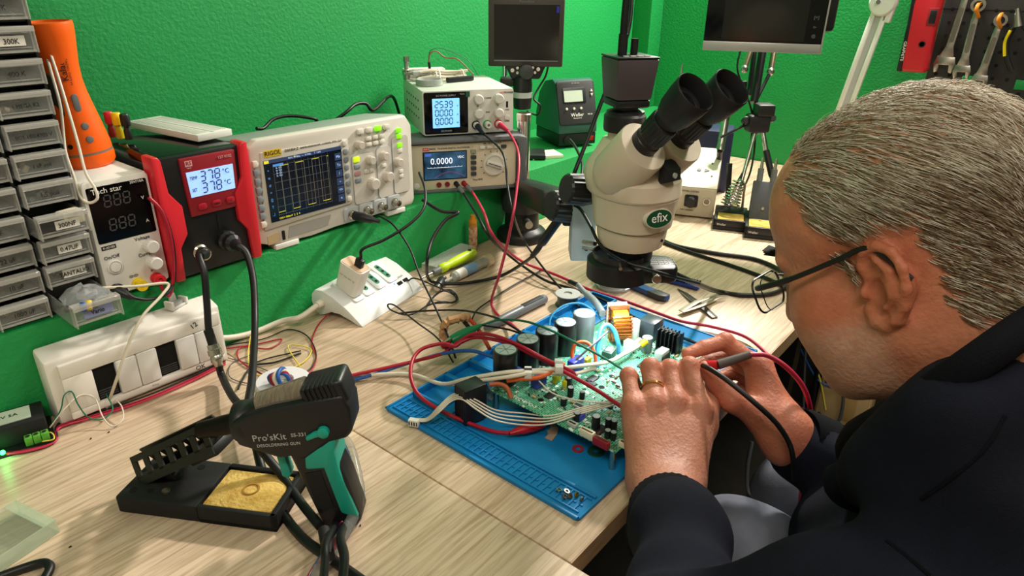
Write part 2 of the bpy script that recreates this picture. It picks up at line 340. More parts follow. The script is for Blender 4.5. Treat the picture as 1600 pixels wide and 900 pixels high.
# three capped plugs and the breadboard on top
for px, m, l in ((177, 'red_pl', 'red'), (189, 'yellow_pl', 'yellow'), (202, 'black_pl', 'black')):
    p = w(px, 214+(px-177)*.15, .292)
    tt = thing('banana_plug', l+' capped banana plug standing behind the orange torch', 'plug', p, group='plugs standing on the soldering station')
    B().lathe([(.0048, 0), (.0048, .012), (.0036, .014), (.0036, .018)], n=14).build('body', mat('amber_'+l, {'red': '#7a1a16', 'yellow': '#b5a214', 'black': '#18181a'}[l], .3), tt)
    B().lathe([(.0058, .018), (.0062, .020), (.0060, .032), (.0050, .034), (0, .034)], n=14).build('cap', m, tt)
t = thing('breadboard', 'white solderless breadboard lying on the red and black soldering station', 'breadboard', (.462, .992, .2905), math.radians(97))
B().box((0, 0, .0045), (.166, .054, .009)).build('block', mat('bb_white', '#d9dbd2', .5), t, .0008)
rl = B()
for y in (-.023, -.019, .019, .023): rl.box((0, y, .0091), (.15, .0006, .0003))
rl.build('rail_line', mat('bb_line', '#5b7a8a', .6), t)
B().box((0, 0, .0091), (.16, .003, .0004)).build('centre_groove', mat('bb_groove', '#a8aba4', .6), t)
hl = B()
for i in range(58):
    for j in (-.016, -.0135, -.011, -.0085, -.006, .006, .0085, .011, .0135, .016): hl.box((-.0735+i*.00258, j, .00905), (.001, .001, .0003))
ho = hl.build('contact_holes', mat('bb_hole', '#8d918b', .7), t, smooth=False); ho['kind'] = 'stuff'
# ---- orange torch standing on the white supply
t = thing('torch', 'orange standing torch with grey buttons and a white wrist cord', 'torch', (.328, .970, .2725)); t.rotation_euler = (0, -.06, 0)
prof = [(.0, 0), (.030, 0), (.0325, .004), (.033, .012), (.0325, .0165)]
B().lathe(prof, n=32).build('base_ring', 'orange_pl', t)
B().lathe([(.0322, .0165), (.0322, .0195)], n=32).build('band', mat('band_grey', '#7d6b5c', .5), t)
B().lathe([(.0323, .0195), (.032, .028), (.0295, .045), (.0255, .070), (.0225, .090), (.0215, .105), (.0225, .122), (.0255, .140), (.0285, .158), (.0295, .168), (.029, .171), (.027, .1715), (.0255, .1690), (0, .1690)], n=32).build('body', 'orange_pl', t)
fc = math.atan2(-.984, -.337)
def on_torch(ang, z, r): a = fc+ang; return Vector((r*math.cos(a), r*math.sin(a), z)), Vector((math.cos(a), math.sin(a), 0))
p, n_ = on_torch(-.75, .085, .0195)
B(frame(p, (0, 0, 1), n_)).prism(rrect(.062, .022, .010, 5), 0, .0045).build('grip', mat('grip_brown', '#3b332f', .7), t, .001)
p, n_ = on_torch(.30, .080, .0235); B(frame(p, (0, 0, 1), n_)).prism(rrect(.021, .0075, .0035, 4), 0, .0025).build('switch', 'grey_pl', t, .0008)
for z, r in ((.052, .0278), (.036, .0305)):
    p, n_ = on_torch(.32, z, r); B(frame(p, (0, 0, 1), n_)).prism(circ(.0042, 16), -.001, .002).build('button', 'grey_pl', t, .0006)
p, n_ = on_torch(-.42, .030, .0317); B(frame(p, (0, 0, 1), n_)).prism(circ(.003, 12), -.001, .0003).build('jack', 'hole', t)
p, n_ = on_torch(.20, .120, .0226); txt('Kalada', .0105, 'ink', t, frame(p+n_*.0003, (0.03, 0, 1), n_)); 
p, n_ = on_torch(.46, .126, .0234); txt('FM RADIO TORCH LAMP   KB-3017', .0033, 'ink', t, frame(p+n_*.0003, (0.05, 0, 1), n_))
o = thing('wrist_cord', 'white looped wrist cord hanging from the orange torch', 'cord', (0, 0, 0))
cp = [dp(68, 52, .822), dp(68, 70, .808), dp(82, 120, .796), dp(94, 165, .797), dp(99, 210, .802), dp(103, 240, .800), dp(115, 275, .800), dp(126, 308, .805), dp(140, 317, .806), dp(152, 310, .806), dp(148, 294, .804), dp(134, 270, .800), dp(122, 225, .798), dp(106, 170, .795), dp(86, 105, .796), dp(72, 66, .808), dp(68, 52, .822)]
cable('cord', cp, .0017, 'cable_white', parent=o)
# ---- oscilloscope
t = thing('oscilloscope', 'light grey benchtop oscilloscope showing a square wave on its dark screen', 'oscilloscope', (.496, .880, LEDGE+.004), math.radians(-1.0))
Wd, Hg, Dp = .306, .162, .115
mat('osc_case', '#cfcac0', .45); mat('osc_top', '#8c958f', .5)
B().yz([(.012, .004), (Dp, .004), (Dp, Hg-.014), (.012, Hg-.002)], .004, Wd-.004).build('case', 'osc_top', t, .003)
fr = [(0, .012), (.020, .004), (.09, 0), (.135, .003), (Wd-.006, .003), (Wd, .012), (Wd, Hg-.020), (Wd-.012, Hg-.002), (.018, Hg), (.004, Hg-.010)]
B().xz(fr, 0, .016).build('front_panel', 'osc_case', t, .003)
B().xz([(.010, .030), (.170, .036), (.172, .140), (.020, .144)], -.0035, .001).build('bezel', mat('osc_bezel', '#bdb8ae', .5), t, .002)
B().xz([(.022, .040), (.156, .040), (.156, .132), (.022, .132)], -.0042, -.002).build('screen', mat('osc_screen', '#0e1117', .15, emit='#121a28', estr=.25), t)
g = B()
for i in range(9): g.box((.036+i*.0118, -.0045, .086), (.0002, .0002, .078))
for i in range(7): g.box((.083, -.0045, .049+i*.0122), (.096, .0002, .0002))
g.build('grid', mat('osc_grid', '#6f767c', .5, emit='#6f767c', estr=.25), t)
tr = B(); zl, zh = .053, .121
xs = [.036, .047, .047, .061, .061, .073, .073, .087, .087, .101, .101, .114, .114, .128, .128, .131]; zs = [zl, zl, zh, zh, zl, zl, zh, zh, zl, zl, zh, zh, zl, zl, zh, zh]
vt = B()
for i in range(len(xs)-1):
    if zs[i] == zs[i+1]: tr.box(((xs[i]+xs[i+1])/2, -.0046, zs[i]), (abs(xs[i+1]-xs[i]), .0002, .0007))
    else: vt.box((xs[i], -.0046, (zs[i]+zs[i+1])/2), (.0003, .0002, abs(zs[i+1]-zs[i])))
vt.build('trace_edges', mat('osc_edge', '#8a8870', .5, emit='#8f8d74', estr=.35), t)
tr.build('trace', mat('osc_trace', '#c9c02a', .5, emit='#d0c832', estr=.6), t)
hd = B().b2((.022, -.0046, .127), (.156, -.0042, .132)); 
hd.build('status_bar', mat('osc_bar', '#2c3a5c', .4, emit='#2c3a5c', estr=.4), t)
B().b2((.0225, -.0049, .1275), (.0300, -.0046, .1315)).build('status_tag', 'osc_trace', t)
mat('osc_glow', '#9fb6dd', .4, emit='#9fb6dd', estr=.6)
B().b2((.036, -.0047, .121), (.053, -.0044, .1245)).build('menu_title', mat('osc_blue', '#4d86c8', .4, emit='#4d86c8', estr=.5), t)
for i in range(4): txt('1k  12.5', .0034, 'osc_glow', t, ft(.0445, .1185-i*.0038, -.0047), sx=.9)
B().b2((.072, -.0047, .129), (.074, -.0045, .1312)).build('trigger_mark', 'osc_trace', t)
txt("RUN  H 500us  ~~  D 0.00s      T  1.60V", .0034, 'osc_glow', t, ft(.09, .1295, -.0049))
for i in range(6):
    B().b2((.1425, -.0047, .045+i*.0132), (.1545, -.0044, .056+i*.0132)).build('menu_tile', mat('osc_tile', '#27364e', .4, emit='#26385a', estr=.5), t)
    txt(('n', '<>', '~', '/', 'Tx', 'Mx')[i], .006, 'osc_glow', t, ft(.1485, .0505+i*.0132, -.0049))
for i in range(7): txt(('_|', 'T', '[]', '=', '#', 'tt', '+')[i], .0052, 'osc_blue', t, ft(.0275, .052+i*.0108, -.0047))
txt('CH1= 500mV  2  3  4', .0040, 'osc_trace', t, ft(.053, .0435, -.0047))
B().b2((.0245, -.0042, .1362), (.0525, -.0033, .1458)).build('brand_plate', mat('rigol_y', '#d9b92a', .5), t); txt('RIGOL', .0088, 'ink', t, ft(.0385, .1411, -.0045), sx=1.05)
txt('DS1054 Z', .0055, 'ink', t, ft(.070, .1405, -.0038)); txt('DIGITAL OSCILLOSCOPE  4 CHANNEL 50MHz 1GSa/s', .0032, 'ink', t, ft(.122, .1405, -.0038))
mat('key_grey', '#7f8a92', .45); mat('key_pale', '#d8d3c8', .45); mat('key_green', '#8be01e', .4, emit='#78e018', estr=.6); mat('key_y', '#c6e81a', .4, emit='#c0e818', estr=.5); mat('panel_grey', '#a4adb0', .5)
for i in range(8): B().xz([(.0055, .036+i*.0128), (.0125, .036+i*.0128), (.0145, .0405+i*.0128), (.0125, .045+i*.0128), (.0055, .045+i*.0128)], -.0055, -.001).build('soft_key', 'key_grey' if 0 < i < 7 else 'key_pale', t, .0008)
for i in range(8): B().xz(rrect(.0085, .0085, .003, 3, .1635, .045+i*.0128), -.0055, -.001).build('soft_key', 'key_grey' if 0 < i < 7 else 'key_pale', t, .0008)
for (x0, x1, z0, z1) in ((.176, .222, .030, .112), (.226, .258, .030, .116), (.260, .296, .030, .128)):
    B().xz(rrect(x1-x0, z1-z0, .006, 3, (x0+x1)/2, (z0+z1)/2), -.0012, .001).build('key_field', mat('field_line', '#98a2a8', .5), t); B().xz(rrect(x1-x0-.0012, z1-z0-.0012, .0055, 3, (x0+x1)/2, (z0+z1)/2), -.0018, -.001).build('key_field', 'osc_case', t)
for i in range(4): B().xz(rrect(.012, .008, .0015, 2, .196+i*.018, .148-i*.0002), -.005, -.0005).build('menu_key', 'key_green' if i == 2 else 'key_pale', t, .0007)
for i in range(3):
    for j in range(2): B().xz(rrect(.0105, .0062, .0012, 2, .212+i*.0135, .1345-j*.0095), -.004, -.0005).build('menu_key', 'key_pale', t, .0006)
for z, m in ((.138, 'key_green'), (.128, 'key_green'), (.113, 'key_green'), (.104, 'key_pale')): B().xz(rrect(.010, .0075, .001, 2, .276, z), -.004, -.0005).build('run_key', m, t, .0006)
for x, z, r in ((.190, .128, .0065), (.210, .100, .0070), (.238, .102, .0072), (.268, .086, .0072), (.212, .060, .0100), (.244, .066, .0088)):
    knob(B(), (x, 0, z), r, .014, (0, -1, 0), 16).build('knob', mat('osc_knob', '#c6bfb4', .5), t, ang=25)
for i, m in enumerate(('key_y', 'key_grey', 'btn_red', 'key_grey')): B().xz(rrect(.0115, .0062 if i else .0085, .001, 2, .1845, .105-i*.0115), -.004, -.0015).build('channel_key', m if i != 2 else mat('key_pink', '#b98a90', .5), t, .0006)
for x, z in ((.203, .082), (.214, .082), (.240, .085), (.276, .068), (.276, .060)): B().xz(rrect(.009, .006, .001, 2, x, z), -.004, -.0015).build('menu_key', 'key_pale', t, .0006)
for x, m in ((.165, 'osc_case'), (.196, 'osc_case'), (.226, 'osc_case'), (.256, 'osc_case')):
    B().xz(rrect(.027, .024, .004, 3, x, .018), -.004, .001).build('input_plate', mat('input_grey', '#adb3b5', .5), t, .001)
    B().lathe([(.0075, 0), (.0075, .003), (.0055, .004), (.0055, .014), (.0045, .014), (.0045, .006), (0, .006)], (x, -.003, .018), (0, -1, 0), 18).build('bnc_socket', 'nickel', t)
B().xz([(.014, .006), (.034, .008), (.034, .022), (.014, .020)], -.001, .001).build('usb_port', mat('usb_tan', '#b39d78', .5), t); B().xz([(.0385, .008), (.0425, .008), (.0425, .022), (.0385, .022)], -.002, .001).build('usb_port', 'hole', t)
B().xz([(.048, .008), (.120, .010), (.128, .026), (.052, .026)], -.0008, .001).build('handle_recess', mat('osc_recess', '#94918b', .5), t)
for x in (.045, .262): B().b2((x-.02, -.002, -.005), (x+.02, .02, .003)).build('foot', 'white_pl', t, .001)
# probe plug on first input
p0 = t.matrix_basis @ Vector((.165, -.012, .018))
pr = thing('oscilloscope_probe', 'black oscilloscope probe lead plugged into the scope', 'probe', (0, 0, 0))
q = [p0, p0+Vector((.004, -.016, -.001)), p0+Vector((.018, -.040, -.006))]
B().tube(spl(q, 4), [.0075]*3+[.0078]*2+[.0068]*2+[.0035]*2, 14).build('plug', 'black_pl', pr)
# ---- bench multimeter in its grey bumper, turned towards the viewer
AD = math.radians(-34)
t = thing('bench_multimeter', 'bench multimeter reading 0.0000 VDC with a large rotary dial', 'multimeter', (.826, .9495, LEDGE+.004), AD)
Wd, Hg, Dp = .243, .092, .11
mat('dmm_case', '#cfc2a8', .5); mat('bumper', '#66686a', .6)
B().b2((0, .010, .003), (Wd, Dp, Hg)).build('case', 'dmm_case', t, .004)
B().xz(rrect(Wd-.012, Hg-.006, .005, 3, Wd/2-.004, Hg/2), 0, .012).build('front_panel', 'dmm_case', t, .0015)
B().xz([(Wd-.012, 0), (Wd+.008, .004), (Wd+.012, .02), (Wd+.008, Hg*.5), (Wd+.012, Hg-.02), (Wd+.010, Hg+.004), (Wd-.008, Hg+.008), (-.004, Hg+.008), (-.004, Hg), (Wd-.012, Hg), (Wd-.006, Hg-.01), (Wd-.006, .012)], -.008, .06).build('bumper', 'bumper', t, .002)
B().b2((-.002, .0, -.004), (Wd+.004, .09, .003)).build('bumper_base', 'bumper', t, .002)
ox = .018
B().xz([(ox+.034, .022), (ox+.118, .022), (ox+.118, .076), (ox+.034, .076)], -.001, .001).build('display_window', 'disp_black', t)
def grad_screen(name, c1, c2, e, sc):
    m = mat(name, c1, .2, col2=c2, nscale=sc, nlo=.3, nhi=.75); N = m.node_tree.nodes; b = N['Principled BSDF']; l = b.inputs['Base Color'].links[0].from_socket
    m.node_tree.links.new(l, b.inputs['Emission Color']); b.inputs['Emission Strength'].default_value = e; return m
B().xz([(ox+.036, .024), (ox+.116, .024), (ox+.116, .0745), (ox+.036, .0745)], -.0016, -.0005).build('screen', grad_screen('dmm_screen', '#0c1a2e', '#3f6f96', .35, 30), t)
txt('0.0000', .0170, mat('scr_white', '#f2f6ff', .4, emit='#f2f6ff', estr=.8), t, ft(ox+.069, .0575, -.0022), sx=.92); txt('VDC', .0062, 'scr_white', t, ft(ox+.106, .0640, -.0022))
sc = B().b2((ox+.042, -.002, .0455), (ox+.108, -.0018, .0460))
for i in range(11): sc.b2((ox+.042+i*.0066, -.002, .046), (ox+.0424+i*.0066, -.0018, .0475))
sc.build('bar_scale', 'scr_white', t)
B().b2((ox+.038, -.002, .068), (ox+.050, -.0017, .073)).build('mode_tag', mat('tag_blue', '#4a63c8', .4, emit='#4a63c8', estr=.5), t)
cv = [(ox+.055+i*.0012, .0265+.010*math.sin(PI*i/48)) for i in range(49)]
B().tube([(x, -.0018, z) for x, z in cv], .0005, 4).build('curve', mat('mag', '#8a3f78', .4, emit='#8a3f78', estr=.4), t)
B().b2((ox+.034, -.0012, .0785), (ox+.046, 0, .0835)).build('brand_plate', 'red_pl', t); txt('UNI-T', .0045, 'ink_white', t, ft(ox+.040, .081, -.0014)); txt('UT8803E   TRUE RMS DIGITAL MULTIMETER', .0042, 'ink', t, ft(ox+.083, .081))
for i in range(5): B().xz(rrect(.0105, .0068, .0012, 2, ox+.1305, .030+i*.0108), -.004, 0).build('function_key', 'dkgrey_pl' if i < 4 else mat('key_olive', '#8a8d78', .5), t, .0006); 
for i in range(4): B().xz(rrect(.0105, .0060, .0012, 2, ox+.148+i*.0140, .080), -.004, 0).build('function_key', 'key_pale' if i < 3 else 'dkgrey_pl', t, .0006)
txt('REL   MAX/MIN  HOLD', .0035, 'ink', t, ft(ox+.168, .0865))
B().lathe([(.0215, 0), (.0215, .0035), (.0175, .0045), (.0170, .0030), (0, .0030)], (ox+.171, 0, .046), (0, -1, 0), 40).build('dial_ring', 'key_pale', t)
B().box((0, -.005, 0), (.034, .008, .0085), T(ox+.171, 0, .046) @ Ry(math.radians(20))).build('dial_grip', 'key_pale', t, .002)
B().box((0, -.0095, 0), (.026, .001, .0012), T(ox+.171, 0, .046) @ Ry(math.radians(20))).build('dial_pointer', 'ink', t)
for i in range(10):
    a = math.radians(-40+i*29); B().box((0, -.0003, .0255), (.0012, .0006, .003), T(ox+.171, 0, .046) @ Ry(a-PI/2)).build('dial_mark', 'ink', t)
txt('True RMS', .0048, 'ink', t, ft(ox+.139, .0175))
for x, m in ((ox+.063, 'dkred_pl'), (ox+.079, 'dkred_pl'), (ox+.096, 'black_pl'), (ox+.111, 'dkred_pl')):
    B().lathe([(.0050, 0), (.0050, .002), (.0028, .002), (.0028, -.004), (0, -.004)], (x, 0, .0125), (0, -1, 0), 16).build('input_socket', m, t)
B().xz(circ(.006, 18, ox+.020, .012), -.003, 0).build('power_button', 'key_pale', t, .001)
DMM = t.matrix_basis.copy()
# ---- DC supply on top of the multimeter
t = thing('dc_power_supply', 'white DC power supply with a lit blue LCD on top of the multimeter', 'power supply', (.879, .9255, .228), math.radians(-32.1))
Wd, Hg, Dp = .174, .080, .19
mat('hp_white', '#d6d5cc', .45); mat('hp_side', '#c3ccbf', .5)
B().b2((0, .006, 0), (Wd, Dp, Hg)).build('case', 'hp_side', t, .0015)
B().xz(rrect(Wd, Hg, .004, 3, Wd/2, Hg/2), 0, .008).build('front_panel', 'hp_white', t, .001)
B().xz(rrect(.083, Hg-.005, .003, 3, .0435, Hg/2), -.0015, .001).build('display_frame', 'disp_black', t, .0006)
B().xz(rrect(.051, .053, .001, 2, .043, .0400), -.0021, -.001).build('screen', mat('lcd_cyan', '#8fd0ff', .3, emit='#7cc4ff', estr=.85), t)
for i, s_ in enumerate(('25.39', '0.000', '0.000')): led_face(t, .0225, .0505-i*.0152, s_, .0110, 'lcd_seg', y=-.0026, slant=.03, th=.13); txt('VAW'[i], .0045, 'lcd_seg', t, ft(.0645, .0525-i*.0152, -.0026))
txt('C V', .0035, 'lcd_seg', t, ft(.027, .0172, -.0026)); txt('DC POWER SUPPLY', .0042, 'ltgrey_pl', t, ft(.043, .0715, -.0022)); txt('RS232', .0035, 'ltgrey_pl', t, ft(.074, .0735, -.0022)); txt('SPS-W1203D', .0038, 'ltgrey_pl', t, ft(.043, .0075, -.0022))
B().b2((.081, -.0018, .068), (.0885, 0, .0775)).build('corner_sticker', mat('sticker_green', '#1d5a42', .5), t)
for x in (.104, .143):
    for z in (.063, .037): knob(B(), (x, 0, z), .0092, .013, (0, -1, 0), 16).build('knob', 'hp_white', t, ang=25)
txt('COARSE', .0038, 'ink', t, ft(.1235, .064)); txt('FINE', .0038, 'ink', t, ft(.1235, .038)); txt('A', .005, 'ink', t, ft(.104, .050)); txt('V', .005, 'ink', t, ft(.143, .050))
txt('HOT-', .0052, 'red_pl', t, ft(.153, .0725)); txt('POWER', .0052, 'ink', t, ft(.1645, .0725))
B().b2((.1595, -.0003, .045), (.1635, .001, .0565)).build('usb_slot', 'hole', t); txt('5V/2A', .003, 'ink', t, ft(.1615, .041)); txt('POWER', .003, 'ink', t, ft(.1615, .0195))
B().xz(circ(.005, 18, .1615, .027), -.0035, 0).build('power_button', 'hp_white', t, .001)
for x, m in ((.100, 'black_pl'), (.122, 'green_pl'), (.144, 'red_pl')):
    B().lathe([(.0082, 0), (.0082, .0025), (.0065, .003)], (x, 0, .0155), (0, -1, 0), 20).build('terminal_ring', m, t); B().lathe([(.0063, .001), (.0063, .010), (.0055, .012), (.0028, .012), (.0028, .005), (0, .005)], (x, 0, .0155), (0, -1, 0), 20).build('binding_post', 'hp_white', t)
for r_ in range(3):
    for k in range(6): B().box((0, .04+k*.022, .058-r_*.016), (.0006, .007, .0032), Matrix.Shear('XY', 4, (0, 0))).build('vent_slot', 'hole', t)
HOT = t.matrix_basis.copy()
# ---- things on top of that supply
zt = .228+.080
def hot(x, y, z=0): return HOT @ Vector((x, y, .080+z))
t = thing('usb_cable', 'bundled white USB cable tied with white bands on the DC power supply', 'cable', hot(.05, .14), math.radians(-32))
for i in range(7): 
    yy = -.012+i*.004; zz = .006+.005*((i*5) % 3)
    cable('strand', [(-.03+.004*(i % 3), yy, zz), (0, yy*1.2, zz+.003), (.03, yy, zz), (.068+.003*(i % 2), yy*1.1, zz+.002*math.sin(i))], .0024, 'cable_cream', parent=t)
cable('strand', [(-.045, -.005, .004), (-.03, -.022, .003), (.0, -.028, .0026), (.05, -.022, .003), (.07, -.012, .003)], .0024, 'cable_white', parent=t)
B().box((-.022, 0, .014), (.036, .014, .008)).build('plug_body', 'ltgrey_pl', t, .002); B().box((-.048, 0, .014), (.016, .012, .0045)).build('plug_shell', 'nickel', t)
for x in (.005, .012, .06): B().tube([(x, .019*math.cos(a), .0095+.010*math.sin(a)) for a in [2*PI*i/14 for i in range(14)]], .0014, 6, True).build('tie', 'white_pl', t)
t = thing('white_adapter', 'flat white adapter under the bundled USB cable', 'adapter', hot(.04, .172), math.radians(-32))
B().box((0, 0, .010), (.085, .022, .020)).build('body', 'white_pl', t, .003); B().box((0, -.0112, .010), (.06, .0006, .003)).build('seam', 'ltgrey_pl', t)
t = thing('metal_adapter', 'small metal BNC adapter standing on the DC power supply', 'adapter', hot(.004, .165))
B().lathe([(.007, 0), (.007, .008), (.009, .009), (.009, .018), (.005, .019), (.005, .032), (.006, .033), (.006, .044), (.0045, .044), (0, .044)], n=18).build('stem', 'steel', t); B().cyl((0, 0, .013), (.012, -.008, .013), .006).build('side_port', 'steel', t)
t = thing('tape_roll', 'small clear roll of tape lying on the DC power supply', 'tape', hot(.030, .075))
B().lathe([(.024, .0005), (.026, .0005), (.026, .011), (.024, .011)], n=36, close=True).build('tape', mat('tape_clear', '#c9d2cc', .2, trans=.5), t); B().lathe([(.0225, 0), (.0238, 0), (.0238, .0115), (.0225, .0115)], n=36, close=True).build('core', 'ltgrey_pl', t)
t = thing('black_pen', 'black stick lying on the DC power supply beside the tape', 'pen', hot(.098, .105), math.radians(-12))
B().box((0, 0, .005), (.062, .010, .009)).build('body', 'black_pl', t, .002); B().box((.0, 0, .0097), (.060, .006, .0006)).build('ridge', 'dkgrey_pl', t)
t = thing('jumper_wires', 'thin grey and brown test wires sticking up from the USB bundle', 'wire', (0, 0, 0))
p0 = hot(.05, .16, .018)
cable('sleeve', [p0, p0+Vector((-.002, 0, .014))], .0028, 'cable_black', parent=t)
cable('wire', [p0+Vector((-.002, 0, .014)), p0+Vector((.002, 0, .03)), p0+Vector((.014, -.006, .034)), p0+Vector((.03, -.015, .022)), p0+Vector((.05, -.03, .018)), p0+Vector((.075, -.05, -.012))], .0016, mat('cable_brown', '#7d5b44', .5), parent=t)
cable('wire', [p0+Vector((-.002, 0, .014)), p0+Vector((.004, 0, .036)), p0+Vector((.03, -.012, .038)), p0+Vector((.07, -.04, .015)), p0+Vector((.085, -.055, -.015))], .0008, 'cable_green', parent=t)
# ================================================================ digital microscope with LCD screen on the ledge
hr = Vector((CR.x, CR.y, 0)).normalized()
c = dp(822, 52, 1.45)
t = thing('digital_microscope', 'black digital microscope with a blank square screen behind the DC power supply', 'microscope', M=frame((c.x, c.y, c.z), hr, (0, 0, 1)))
W2, H2 = .080, .068
B().xz([(-W2, -H2), (W2, -H2), (W2, H2), (-W2, H2)], 0, .022).build('case', mat('lcd_case', '#3b3430', .5), t, .003)
B().xz([(-W2+.012, -H2+.014), (W2-.010, -H2+.014), (W2-.010, H2-.012), (-W2+.012, H2-.012)], -.0006, .001).build('screen', mat('lcd_dark', '#262422', .12), t)
B().b2((-W2+.012, -.0012, -H2+.011), (W2-.010, 0, -H2+.0135)).build('bezel_edge', 'grey_pl', t)
txt('Pancellent', .0075, 'grey_pl', t, ft(.0, H2-.006, -.0006)); B().b2((W2-.017, -.0012, H2-.027), (W2-.011, 0, H2-.014)).build('sticker', mat('sticker_blue', '#2b2f9a', .5), t)
B().xz([(-.045, -H2+.004), (.045, -H2+.004), (.032, -H2-.026), (-.030, -H2-.026)], .002, .016).build('key_pod', 'black_pl', t, .003)
for x, z in ((-.028, -.076), (-.017, -.071), (-.017, -.081), (.016, -.070), (.021, -.080), (.028, -.073)): B().xz(circ(.0042 if abs(x) > .025 else .003, 14, x, z), -.001, .004).build('button', 'ivory', t, .0006)
B().lathe([(.0155, 0), (.0155, .012), (.013, .014), (0, .014)], (.002, .002, -.078), (0, -1, 0), 20).build('focus_wheel', 'dkgrey_pl', t)
B().lathe([(.019, -.090), (.021, -.105), (.021, -.122)], (-.005, .012, 0), n=24).build('barrel', 'black_pl', t); B().lathe([(.0212, -.122), (.0212, -.134)], (-.005, .012, 0), n=24).build('barrel_ring', 'ltgrey_pl', t); B().lathe([(.021, -.134), (.019, -.158), (.012, -.160), (0, -.160)], (-.005, .012, 0), n=24).build('nose', 'black_pl', t)
zb = LEDGE-c.z
B().cyl((-.045, .035, zb+.012), (-.045, .035, -.06), .006, n=14).build('stand_rod', 'chrome', t); B().b2((-.055, .012, -.112), (-.001, .05, -.094)).build('clamp', 'black_pl', t, .004); B().b2((-.06, -.015, zb), (.05, .055, zb+.012)).build('base', 'black_pl', t, .003)
cable('cord', [(.05, .012, -.066), (.045, .018, -.09), (.03, .015, -.115), (.02, .0, -.135), (.035, -.005, -.15), (.03, .01, -.172), (.005, .014, -.165)], .0022, 'cable_black', parent=t)
# ================================================================ Weller style soldering unit
p = w(872, 233, LEDGE)
t = thing('soldering_unit', 'dark rounded soldering unit with a pale LCD at the right end of the ledge', 'soldering station', (p.x, p.y, LEDGE), math.radians(-27))
Wd = .105; mat('weller_side', '#2f5a50', .35); mat('weller_front', '#2e2f30', .45)
B().yz([(0, .034), (.0, .052), (.03, .150), (.045, .158), (.085, .150), (.115, .120), (.13, .07), (.13, .034)], 0, Wd).build('case', 'weller_side', t, .004)
B().b2((.002, .001, .006), (Wd-.002, .128, .034)).build('base', 'black_pl', t, .002)
FT = T(0, -.0005, .056) @ Rx(math.radians(-17.5))
B(FT).xz(rrect(Wd-.004, .102, .006, 3, Wd/2, .051), -.003, .004).build('front_panel', 'weller_front', t, .0012)
B(FT).xz(rrect(.062, .036, .002, 2, .046, .068), -.0045, -.002).build('display_frame', 'black_pl', t, .0008); B(FT).xz(rrect(.050, .026, .001, 2, .043, .066), -.005, -.004).build('screen', mat('lcd_pale', '#b9c8b4', .3, emit='#b9c8b4', estr=.12), t)
for x in (.022, .042, .061): B(FT).lathe([(.003, 0), (.003, .003), (0, .0035)], (x, -.003, .037), (0, -1, 0), 12).build('button', 'ivory', t)
for z in (.068, .078): B(FT).xz([(.090, z-.003), (.097, z-.003), (.0935, z+.004)] if z > .07 else [(.090, z+.003), (.097, z+.003), (.0935, z-.004)], -.005, -.002).build('arrow_key', 'ivory', t)
txt('Weller', .0125, 'ink_white', t, FT @ ft(.050, .022, -.0034)); txt('Microcontrol', .0042, 'ink_white', t, FT @ ft(.050, .0145, -.0034)); txt('WS 81', .005, 'ink_white', t, FT @ ft(.085, .022, -.0034)); txt('001 002 003', .0042, 'ltgrey_pl', t, FT @ ft(.052, .096, -.0034))
B().xz(circ(.009, 18, .022, .02), -.004, .002).build('socket', 'black_pl', t, .001); B().b2((.083, -.001, .015), (.096, .001, .026)).build('power_switch', mat('sw_red', '#a01818', .3, emit='#c01010', estr=.15), t, .0005)
p = w(872, 243, LEDGE)
B(T(p.x-.03, p.y+.02, LEDGE) @ Rz(math.radians(-30))).box((0, 0, .004), (.075, .055, .008)).build('pale_box', 'cream_pl', bevel=.001)
tag(bpy.data.objects['pale_box'], 'thin pale card box lying left of the dark soldering unit', 'box')
# ================================================================ microscope stand and stereo microscope
PX, PY = 1.062, .835
t = thing('microscope_stand', 'chrome post on a round black foot with a black boom arm to the stereo microscope', 'stand', (PX, PY, 0))
B().lathe([(.052, 0), (.052, .014), (.047, .020), (.036, .026), (.034, .075), (.030, .080), (0, .080)], n=36).build('foot', 'black_pl', t)
B().lathe([(.0135, .07), (.0135, .251), (.0125, .254), (0, .254)], n=24).build('post', 'chrome', t); B().lathe([(.0148, .243), (.0148, .256), (.013, .258), (0, .258)], n=24).build('post_cap', 'nickel', t)
kn = dp(872, 318, .99)
arm0 = Vector((0, 0, .105)); arm1 = Vector((kn.x-PX, kn.y-PY, kn.z))
d_ = (arm1-arm0)
B().lathe([(.040, .062), (.042, .068), (.042, .108), (.036, .116), (0, .116)], n=30).build('pivot', mat('pivot_grey', '#2a2b2d', .5), t)
B(frame(arm0, d_, (0, 0, 1))).b2((0, -.021, -.020), (d_.length*.97, .021, .020)).build('boom', 'black_pl', t, .005)
B().cyl((-.03, -.035, .05), (-.042, -.052, .05), .008).build('lock_knob', 'steel', t)
# stereo head
FM = Vector((-.22, -.975, 0)).normalized(); SX = Vector((-FM.y, FM.x, 0))
A0 = dp(983, 400, .88)
t = thing('stereo_microscope', 'cream stereo zoom microscope with black eyepieces and a green oval badge over the circuit board', 'microscope', M=frame((A0.x, A0.y, A0.z), SX, (0, 0, 1)))
KS = Matrix.Diagonal((.88, .88, .92, 1))
mat('mic_white', '#d4c8b4', .35, spec=.5); mat('mic_blue', '#b9c9d6', .35)
def ell(a, b, z, n=28, cy=0, p=2.4):
    out = []
    for i in range(n):
        g = 2*PI*i/n; c_, s_ = math.cos(g), math.sin(g); out.append((a*math.copysign(abs(c_)**(2/p), c_), cy+b*math.copysign(abs(s_)**(2/p), s_), z))
    return out
B(KS).loft([ell(.033, .033, .018), ell(.043, .043, .020), ell(.0465, .047, .034), ell(.0475, .048, .046), ell(.0475, .048, .0465)]).build('lower_pod', 'mic_white', t, ang=35)
